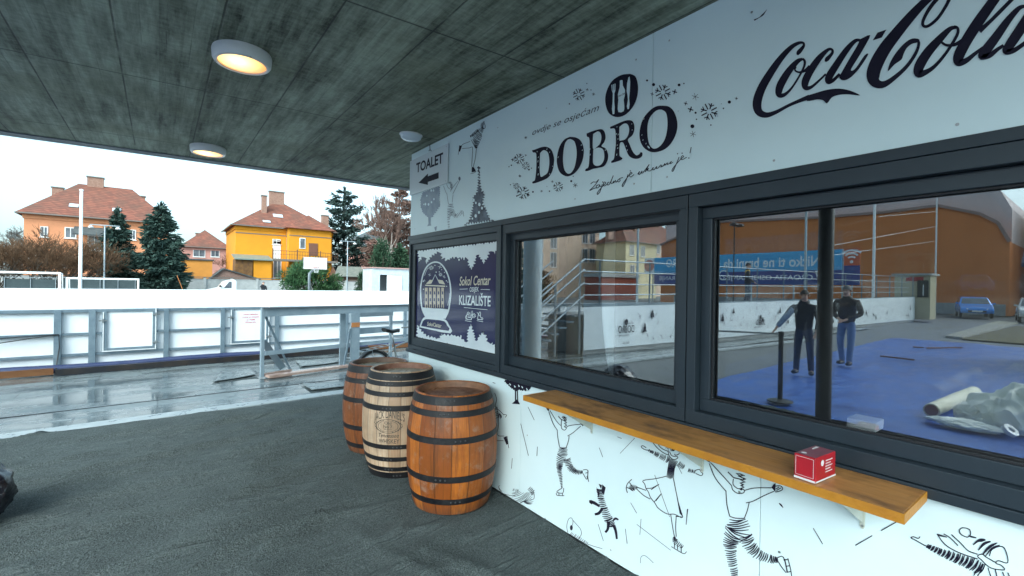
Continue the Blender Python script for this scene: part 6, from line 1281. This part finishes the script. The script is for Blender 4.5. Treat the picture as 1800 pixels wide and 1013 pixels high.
p = my(1291, 397, 9.9); t = thing('work_light', (p.x, 9.9, 0), 'twin-headed work light on a thin dark mast above the ramp, mirrored', 'work light'); MB().tube([(p.x, 9.9, 0), (p.x, 9.9, p.z)], .025, 6).build('mast', M_black, t); MB().bar((p.x - .3, 9.9, p.z), (p.x + .3, 9.9, p.z), .05, .05).build('crossarm', M_black, t)
for s in (-.25, .25): MB().lathe([(.06, .12), (.16, .08), (.17, 0), (.15, -.01)], (p.x + s, 9.8, p.z - .02), 12).build('lamp_head', M_black, t)
# beige ticket hut at the end of the ramp
q0, q1 = mx(1572, 520, -31.2), mx(1635, 520, -31.2); zt = mx(1620, 481, -31.2).z
hut = thing('ticket_hut', (-32, (q0.y + q1.y) / 2, 0), 'beige ticket hut with a dark window beside the ramp end, mirrored in the glass', 'hut'); m_bei = mk('beige_cladding', (.40, .36, .24), (.46, .42, .3), sc=1, rough=.6)
MB().box(-32.6, q1.y, .12, -31.2, q0.y, zt - .12).build('wall', m_bei, hut); MB().box(-32.8, q1.y - .12, zt - .118, -31.0, q0.y + .12, zt).build('roof', m_conc2, hut)
a0, a1 = mx(1613, 493, -31.2), mx(1632, 523, -31.2); w = MB().box(-31.19, a1.y, a1.z, -31.14, a0.y, a0.z).build('window', M_black, hut); MB().box(-31.135, a1.y + .2, (a0.z + a1.z) / 2 - .4, -31.13, a0.y - .25, (a0.z + a1.z) / 2 + .25).build('notice', m_wp2, w)
MB().box(-31.19, q1.y + .3, zt - .45, -31.16, q1.y + 1.1, zt - .2).build('red_sign', m_red, hut)
# cars
def car(loc, rz, paint, label):
    t = thing('parked_car', loc, label, 'car', 'cars mirrored in the windows', rz=rz); W = .82
    top = [(1.72, .34), (1.76, .55), (1.66, .74), (.98, .93), (.30, 1.40), (-.35, 1.47), (-1.15, 1.42), (-1.62, .98), (-1.70, .80), (-1.72, .36)]
    mb = MB(); n = len(top); ws = [W * (1 if z < .95 else .82) for x, z in top]
    mb.v = [Vector((x, w, z)) for (x, z), w in zip(top, ws)] + [Vector((x, -w, z)) for (x, z), w in zip(top, ws)]
    mb.f = [tuple(range(n)), tuple(range(2 * n - 1, n - 1, -1))] + [(i, i + n, (i + 1) % n + n, (i + 1) % n) for i in range(n)]
    mb.build('body', paint, t, local=True, bevel=.05, fix=True)
    g1 = MB(); e = .012
    d = Vector((.30 - .98, 0, 1.40 - .93)).normalized(); nn = Vector((d.z, 0, -d.x)) * e
    g1.poly([Vector((.93, .72, .965)) + nn, Vector((.93, -.72, .965)) + nn, Vector((.36, -.62, 1.36)) + nn, Vector((.36, .62, 1.36)) + nn]); g1.build('windscreen', m_wg, t, local=True)
    for s in (1, -1):
        g1 = MB(); P = [(.78, .80, .97), (.24, .69, 1.35), (-.95, .69, 1.36), (-1.32, .80, .97)]; P = [(x, s * (y + .012), z) for x, y, z in P]; g1.poly(P if s < 0 else P[::-1]); g1.build('side_window', m_wg, t, local=True)
        MB().lathe([(.02, .0), (.11, .0), (.10, .02), (.0001, .03)], (0, 0, 0), 12) if 0 else None
        MB().prism([(1.50, s * .80, .78), (1.735, s * .45, .66), (1.74, s * .45, .58), (1.60, s * .82, .62)], (.012, s * .012, .0)).build('headlight', M_white, t, local=True)
        MB().tube([(.78, s * .84, .98), (.74, s * .98, 1.02)], .06, 6).build('mirror', paint, t, local=True)
        for x in (1.08, -1.12):
            w = MB().tube([(x, s * .70, .29), (x, s * .83, .29)], .29, 18).build('wheel', m_tyre, t, local=True); MB().tube([(x, s * .826, .29), (x, s * .845, .29)], .18, 12).build('hubcap', M_steel, w, local=True)
    MB().box(1.735, -.45, .40, 1.765, .45, .54).build('grille', M_black, t, local=True); MB().box(1.766, -.26, .44, 1.775, .26, .54).build('plate', M_white, t, local=True); return t
m_blue = mk('blue_car_paint', (.04, .30, .85), rough=.25, coat=.8, metal=.2); m_wcar = mk('white_car_paint', (.6, .62, .63), rough=.25, coat=.6)
car((-41.5, 6.35, 0), R(-14), m_blue, 'bright blue small hatchback parked before the hall, mirrored in the right window'); car((-38, 3.1, 0), R(-8), m_wcar, 'white car mirrored at the far right edge of the window')
# stanchion, planks, rolls, cloth heap
g = mz(1371, 706); t = thing('queue_post', (g.x, g.y, 0), 'black queue-barrier post with round base on the blue tarpaulin, mirrored', 'post'); MB().lathe([(.17, 0), (.17, .015), (.12, .03), (.045, .045), (.0001, .046)], (g.x, g.y, 0), 28).build('base', M_black, t, smooth='auto'); MB().tube([(g.x, g.y, .04), (g.x, g.y, .98)], .034, 14).lathe([(.04, .981), (.04, 1.045), (.0001, 1.05)], (g.x, g.y, 0), 14).build('pole', M_black, t, smooth='auto')
e = mz(1238, 690); MB().bar((g.x + .03, g.y + .02, 1.01), (e.x, e.y, 1.0), .003, .028).build('belt', mk('belt_grey', (.5, .52, .53), rough=.6), t)
MB().tube([(e.x, e.y, 0), (e.x, e.y, 1.04)], .03, 10).build('pole', M_black, t)
m_lath = mk('brown_lath', (.16, .06, .03), rough=.6)
for (a, b, l) in (((1629, 613), (1690, 612), 'longer brown lath lying on the blue tarpaulin'), ((1548, 627), (1607, 634), 'nearer brown lath lying on the blue tarpaulin'), ((1605, 611), (1623, 612), 'short pale lath lying on the blue tarpaulin')):
    A_, B_ = mz(*a), mz(*b); A_.z = B_.z = .015; tag(MB().bar(A_, B_, .06, .035).build('lath', m_lath), l, 'lath')
m_paper = mk('cream_paper_roll', (.62, .60, .46), (.7, .68, .56), sc=3, rough=.7, bump=.2, bsc=8); m_core = mk('brown_core', (.22, .09, .07), rough=.8)
A_, B_ = mz(1637, 733), mz(1712, 699); dd = (B_ - A_).normalized(); rr = .088
t = thing('paper_roll', (A_.x, A_.y, 0), 'cream paper roll with brown end lying on the blue tarpaulin beside the cloth heap', 'roll'); MB().tube([A_ + Vector((0, 0, rr)), A_.lerp(B_, .5) + Vector((0, 0, rr + .004)), B_ + Vector((0, 0, rr))], [rr, rr * 1.03, rr], 20).build('roll', m_paper, t, smooth='auto'); MB().tube([A_ + Vector((0, 0, rr)) - dd * .006, A_ + Vector((0, 0, rr)) - dd * .001], rr * .82, 16).build('core', m_core, t)
def heap(c, s, label, name, m, seed, cat='cloth'):
    bm = bmesh.new(); bmesh.ops.create_icosphere(bm, subdivisions=5, radius=1)
    for v in bm.verts:
        p = v.co + Vector((seed, seed * .7, 0)); r = 1 + .30 * noise.noise(p * 1.3) - .28 * abs(noise.noise(p * 2.6)) + .10 * noise.noise(p * 6)
        v.co = Vector((v.co.x * s[0] * r, v.co.y * s[1] * r, max(-.04, v.co.z * s[2] * r) + .03))
    me = bpy.data.meshes.new(name); bm.to_mesh(me); bm.free(); me.materials.append(m); me.polygons.foreach_set('use_smooth', [True] * len(me.polygons)); me.set_sharp_from_angle(angle=R(35))
    o = bpy.data.objects.new(name, me); COL.objects.link(o); o.location = c; tag(o, label, cat)
m_cloth = mk('pale_dusty_cloth', (.86, .88, .78), (.92, .93, .86), sc=4, rough=.9, bump=.4, bsc=12); m_cl2 = mk('grey_dusty_cloth', (.74, .76, .70), (.82, .83, .78), sc=4, rough=.9)
c_ = mz(1778, 752); heap((c_.x - .1, c_.y - .05, 0), (.46, .46, .50), 'biggest lump of the pale cloth heap on the blue tarpaulin', 'cloth_heap', m_cloth, 2.1)
c_ = mz(1722, 742); heap((c_.x - .05, c_.y, 0), (.26, .26, .24), 'lower grey cloth lump between the paper roll and the big heap', 'cloth_heap', m_cl2, 5.3); c_ = mz(1700, 752); heap((c_.x, c_.y, 0), (.16, .34, .07), 'flat rag lying in front of the cloth heap', 'cloth_heap', m_cloth, 8.2)
for (u, v, l) in ((1750, 748, 'upper grey tape ring lying by the cloth heap'), (1772, 768, 'lower grey tape ring lying by the cloth heap')):
    c_ = mz(u, v); o = MB().lathe([(.035, .0), (.075, .0), (.075, .045), (.035, .045), (.035, 0)], (0, 0, 0), 24).build('tape_ring', M_lampb, smooth='auto'); o.location = (c_.x, c_.y, .06); o.rotation_euler = (R(40), R(20), 0); tag(o, l, 'tape')
# timber stall at the right edge
g = mz(1783, 640); g.y -= .22; t = thing('timber_stall', (g.x, g.y, 0), 'orange timber stall with dark pitched roof mirrored at the far right window edge', 'stall'); m_tim = mk('orange_timber', (.42, .17, .035), (.34, .12, .03), sc=3, stretch=(5, 5, 1), rough=.5)
MB().box(g.x - 1.8, g.y - 2.6, 0, g.x, g.y, 1.0).build('counter', m_tim, t)
for dx, dy in ((0, 0), (0, -2.6), (-1.8, 0), (-1.8, -2.6)): MB().box(g.x + dx - .14, g.y + dy - .14, 1.002 if 0 else 1.003, g.x + dx + .0, g.y + dy, 2.35).build('post', m_tim, t)
MB().prism([(g.x + .2, g.y + .12, 2.3), (g.x + .2, g.y - 3, 2.3), (g.x - .95, g.y - 3, 3.1), (g.x - .95, g.y + .12, 3.1)], (0, 0, .1)).prism([(g.x - .952, g.y + .12, 3.1), (g.x - .952, g.y - 3, 3.1), (g.x - 2.1, g.y - 3, 2.3), (g.x - 2.1, g.y + .12, 2.3)], (0, 0, .1)).build('roof', mk('dark_blue_roof', (.05, .06, .10), rough=.5), t)
# ------------------------------------------------------------------ inside the kiosk
m_osb = mk('osb_board', (.86, .56, .30), (.62, .35, .16), sc=7, rough=.6); m_pine = mk('pine_plank', (.85, .62, .38), (.75, .5, .28), sc=4, stretch=(6, 6, 1), rough=.6)
o = MB().bar((2.62, 2.94, .905), (2.52, 2.94, 2.06), 1.02, .018, (0, 1, 0)).build('chipboard_sheet', m_osb); 
o.data.transform(Matrix.Identity(4)); bpy.data.objects.remove(o)
mb = MB(); mb.prism([(2.36, 2.92, .903), (2.36, 2.285, .903), (2.345, 2.285, 2.13), (2.345, 2.92, 2.13)], (.018, 0, .002)); tag(mb.build('chipboard_sheet', m_osb), 'brown chipboard sheet leaning inside the kiosk behind the middle window', 'board')
for y, l, w, m in ((2.31, 'pale pine plank standing inside behind the middle window', .07, m_pine), (2.455, 'dark brown plank standing inside behind the middle window', .06, mk('brown_plank', (.20, .10, .045), (.12, .06, .03), sc=4, rough=.6))):
    tag(MB().box(2.315, y - w / 2, .903, 2.34, y + w / 2, 2.12).build('standing_plank', m), l, 'plank')
p = on_z(1516, 752, .905); tag(MB().prism([(p.x - .05, p.y - .07, .903), (p.x + .09, p.y - .07, .903), (p.x + .09, p.y + .06, .903), (p.x - .05, p.y + .06, .903)], (.01, 0, .05)).build('card_box', m_cw, bevel=.002), 'small white card box on the counter inside the right window', 'box')
p = on_z(1110, 690, .905); heap((p.x + .05, p.y, .905), (.10, .16, .05), 'crumpled white cloth on the counter inside the middle window', 'crumpled_cloth', m_cloth, 3.3)

mb = MB(); cx_, cyy = -1.93, 7.72
MB().lathe([(.21, -.05), (.21, 4.6)], (cx_, cyy, 0), 28).build('x', M_col) if 0 else None
t = thing('steel_column', (cx_, cyy, 0), 'stout pale blue-grey round column mirrored in the middle window', 'column'); MB().lathe([(.205, -.05), (.205, 4.6), (.0001, 4.62)], (cx_, cyy, 0), 28).build('shaft', M_col, t, smooth='auto'); MB().lathe([(.27, -.05), (.27, .03), (.21, .032)], (cx_, cyy, 0), 28).build('base_plate', M_galv, t)
# ------------------------------------------------------------------ people
m_skin = mk('skin', (.58, .34, .25), (.64, .39, .29), sc=14, rough=.55); m_hair = mk('dark_hair', (.03, .022, .018), (.05, .04, .03), sc=30, rough=.7); m_hair2 = mk('grey_hair', (.13, .12, .11), (.2, .19, .18), sc=30, rough=.7)
m_jean = mk('blue_jeans', (.11, .17, .32), (.17, .25, .42), sc=9, rough=.85); m_djean = mk('dark_jeans', (.025, .035, .07), (.04, .055, .10), sc=9, rough=.85); m_jack = mk('black_jacket', (.012, .013, .016), (.022, .023, .028), sc=8, rough=.6); m_bjack = mk('brown_black_jacket', (.028, .018, .014), (.04, .028, .022), sc=8, rough=.6); m_shoe = mk('dark_shoes', (.015, .015, .017), rough=.5); m_yel = mk('yellow_yoke', (.62, .34, .02), rough=.6); m_blup = mk('light_blue_sleeve', (.22, .30, .40), (.26, .34, .44), sc=8, rough=.7)
def skin(name, nodes, edges, m, par, root=0, sub=2):
    me = bpy.data.meshes.new(name); me.from_pydata([n[0] for n in nodes], edges, []); o = bpy.data.objects.new(name, me); COL.objects.link(o); o.parent = par; WL[o.name] = None
    k = o.modifiers.new('skin', 'SKIN'); k.use_smooth_shade = True; k.branch_smoothing = .4
    for i, n in enumerate(nodes): r = n[1]; me.skin_vertices[0].data[i].radius = r if isinstance(r, tuple) else (r, r); me.skin_vertices[0].data[i].use_root = (i == root)
    s = o.modifiers.new('sub', 'SUBSURF'); s.levels = sub; s.render_levels = sub; me.materials.append(m); return o
def person(loc, rz, label, H, arms, legs, jack, trou, hair, turn=0, yoke=None, sleeve=None, group='people in the yard'):
    """forward is local +y; arms / legs: [elbow, wrist] / [knee, ankle] per side, metres for a 1.75 m figure"""
    k = H / 1.75; V = lambda *p: Vector(p) * k; t = thing('person', loc, label, 'person', group, rz=rz)
    N, E = [], []
    def n(p, r, par=None): N.append((V(*p), (r[0] * k, r[1] * k) if isinstance(r, tuple) else r * k)); (E.append((par, len(N) - 1)) if par is not None else 0); return len(N) - 1
    pel = n((0, 0, .95), (.06, .05)); sp = n((0, 0, 1.14), (.095, .065), pel); ch = n((0, -.01, 1.34), (.11, .075), sp); nk = n((0, .0, 1.49), .052, ch); jw = n((.01 * turn, .03, 1.58), (.062, .072), nk); sk = n((.01 * turn, .015, 1.665), (.072, .088), jw); tp = n((0, .0, 1.72), (.05, .06), sk); n((.03 * turn, .125, 1.62), .014, jw)
    for i, s in enumerate((-1, 1)):
        sh = n((s * .165, -.01, 1.40), .045, ch); el = n(arms[i][0], .036, sh); wr = n(arms[i][1], .028, el)
        w = Vector(arms[i][1]); d = (w - Vector(arms[i][0])).normalized(); side = d.cross(Vector((0, 0, 1))); side = side.normalized() if side.length > .2 else Vector((0, 1, 0)); pm = n(tuple(w + d * .06), (.034, .020), wr)
        for q, (o, L) in enumerate(((-.030, .068), (-.010, .080), (.010, .076), (.029, .060))): a = n(tuple(w + d * .095 + side * o), .0095, pm); b_ = n(tuple(w + d * (.095 + L * .55) + side * o * 1.1 + Vector((0, .008, -.004))), .0085, a); n(tuple(w + d * (.095 + L * .85) + side * o + Vector((0, .022, -.016))), .007, b_)
        a = n(tuple(w + d * .035 + side * .035), .011, pm); n(tuple(w + d * .075 + side * .058 + Vector((0, .012, 0))), .009, a)
    for i, s in enumerate((-1, 1)): hp = n((s * .085, 0, .86), .06, pel); kn = n(legs[i][0], .045, hp); an = n(legs[i][1], .038, kn); n((legs[i][1][0] + s * .02, legs[i][1][1] + .12, legs[i][1][2] - .05), .032, an)
    skin('body', N, E, m_skin, t)
    N, E = [], []
    a0 = n((0, 0, .84), (.185, .14)); a1 = n((0, 0, 1.06), (.180, .135), a0); a2 = n((0, -.005, 1.33), (.200, .142), a1); a3 = n((0, -.01, 1.49), (.10, .09), a2); n((0, 0, 1.545), (.072, .072), a3)
    for i, s in enumerate((-1, 1)): sh = n((s * .19, -.01, 1.40), .088, a2); el = n(arms[i][0], .060, sh); n(tuple(Vector(arms[i][0]).lerp(Vector(arms[i][1]), .94)), .047, el)
    skin('jacket', N, E, jack, t)
    N, E = [], []
    a0 = n((0, 0, 1.06), (.150, .112))
    a1 = n((0, 0, .92), (.142, .108), a0)
    for i, s in enumerate((-1, 1)): hp = n((s * .095, 0, .84), .098, a1); kn = n(legs[i][0], .070, hp); a_ = n((legs[i][1][0], legs[i][1][1], legs[i][1][2] + .04), .062, kn); n((legs[i][1][0], legs[i][1][1] + .01, legs[i][1][2] - .03), .062, a_)
    skin('trousers', N, E, trou, t)
    for i, s in enumerate((-1, 1)):
        N, E = [], []; x, y, z = legs[i][1]; a = n((x, y - .05, z - .04), (.058, .05)); b_ = n((x + s * .012, y + .06, z - .04), (.06, .05), a); n((x + s * .025, y + .17, z - .05), (.056, .036), b_); skin('shoe', N, E, m_shoe, t)
    mb = MB(); nn = 14       # hair cap
    for j in range(6):
        th = j / 5 * R(88)
        for q in range(nn):
            ph = 2 * math.pi * q / nn; back = .5 - .5 * math.sin(ph); r_ = math.sin(th + .25 * back * j / 5); mb.v.append(V(.081 * r_ * math.cos(ph), .005 + .099 * r_ * math.sin(ph), 1.665 + .098 * math.cos(th + .42 * back * j / 5)))
    for j in range(5):
        for q in range(nn): a = j * nn + q; b_ = j * nn + (q + 1) % nn; mb.f.append((a, a + nn, b_ + nn, b_))
    mb.build('hair', hair, t, smooth=True, local=True)
    mb = MB()
    for s in (-1, 1): mb.tube([V(s * .029 + .01 * turn, .096, 1.645), V(s * .029 + .01 * turn, .104, 1.645)], .0085 * k, 8)
    mb.tube([V(-.024 + .01 * turn, .104, 1.565), V(.01 * turn, .110, 1.562), V(.024 + .01 * turn, .104, 1.565)], .005 * k, 5); mb.build('face_features', mk('face_dark', (.10, .045, .04), rough=.5) if 'face_dark' not in bpy.data.materials else bpy.data.materials['face_dark'], t, local=True)
    mb = MB()
    for s in (-1, 1): mb.tube([V(s * .080, .0, 1.66), V(s * .090, -.006, 1.635), V(s * .080, .0, 1.605)], [.010 * k, .017 * k, .008 * k], 6)
    mb.build('ears', m_skin, t, local=True)
    if yoke:
        N, E = [], []; a = n((0, -.012, 1.33), (.186, .131)); b_ = n((0, -.012, 1.44), (.12, .095), a)
        for s in (-1, 1): n((s * .19, -.01, 1.40), .083, b_)
        skin('yellow_yoke', N, E, yoke, t)
    if sleeve is not None:
        i = sleeve; N, E = [], []; s = (-1, 1)[i]; a = n((s * .17, -.01, 1.40), .084); b_ = n(arms[i][0], .066, a); n(tuple(Vector(arms[i][0]).lerp(Vector(arms[i][1]), .95)), .052, b_); skin('pale_sleeve', N, E, m_blup, t)
    return t
g = mz(1412, 658); ang = lambda p, q: math.atan2(-(q.x - p.x), q.y - p.y)
person((g.x, g.y, 0), ang(g, Vector((2.2, 2.2, 0))), 'man in a dark jacket with one pale sleeve standing left of the dark column, mirrored', 1.68, [[(-.34, .06, 1.16), (-.47, .16, .95)], [(.27, .02, 1.13), (.24, .12, .92)]], [[(-.11, .03, .50), (-.13, -.01, .09)], [(.12, .05, .50), (.14, .02, .09)]], m_jack, m_djean, m_hair, .6, sleeve=0)
g = mz(1487, 641); person((g.x, g.y, 0), ang(g, Vector((0, 2.0, 0))) + R(14), 'man in a brown-black jacket and blue jeans standing right of the dark column, mirrored', 1.80, [[(-.27, -.02, 1.13), (-.08, .22, 1.02)], [(.27, -.02, 1.13), (.06, .24, 1.00)]], [[(-.10, .05, .50), (-.08, -.02, .09)], [(.11, .08, .50), (.10, .12, .09)]], m_bjack, m_jean, m_hair2, -.5)
q = my(1314, 520, 8.85); person((q.x, 8.85, .985), R(150), 'worker in black with yellow shoulders standing on the ramp behind the railing, mirrored', 1.74, [[(-.27, .03, 1.12), (-.25, .22, .98)], [(.27, .03, 1.12), (.24, .24, 1.00)]], [[(-.12, .05, .50), (-.16, .02, .09)], [(.12, -.02, .50), (.16, -.1, .09)]], m_jack, m_djean, m_hair, 0, yoke=m_yel)
px_ = at(463, 45); person((px_, 45, 0), R(200), 'person in dark clothing with a raised hand behind the far rink boards', 1.75, [[(-.27, .02, 1.14), (-.26, .06, .90)], [(.32, .14, 1.30), (.15, .14, 1.58)]], [[(-.10, .03, .50), (-.11, 0, .09)], [(.10, .03, .50), (.11, 0, .09)]], m_jack, m_djean, m_hair)
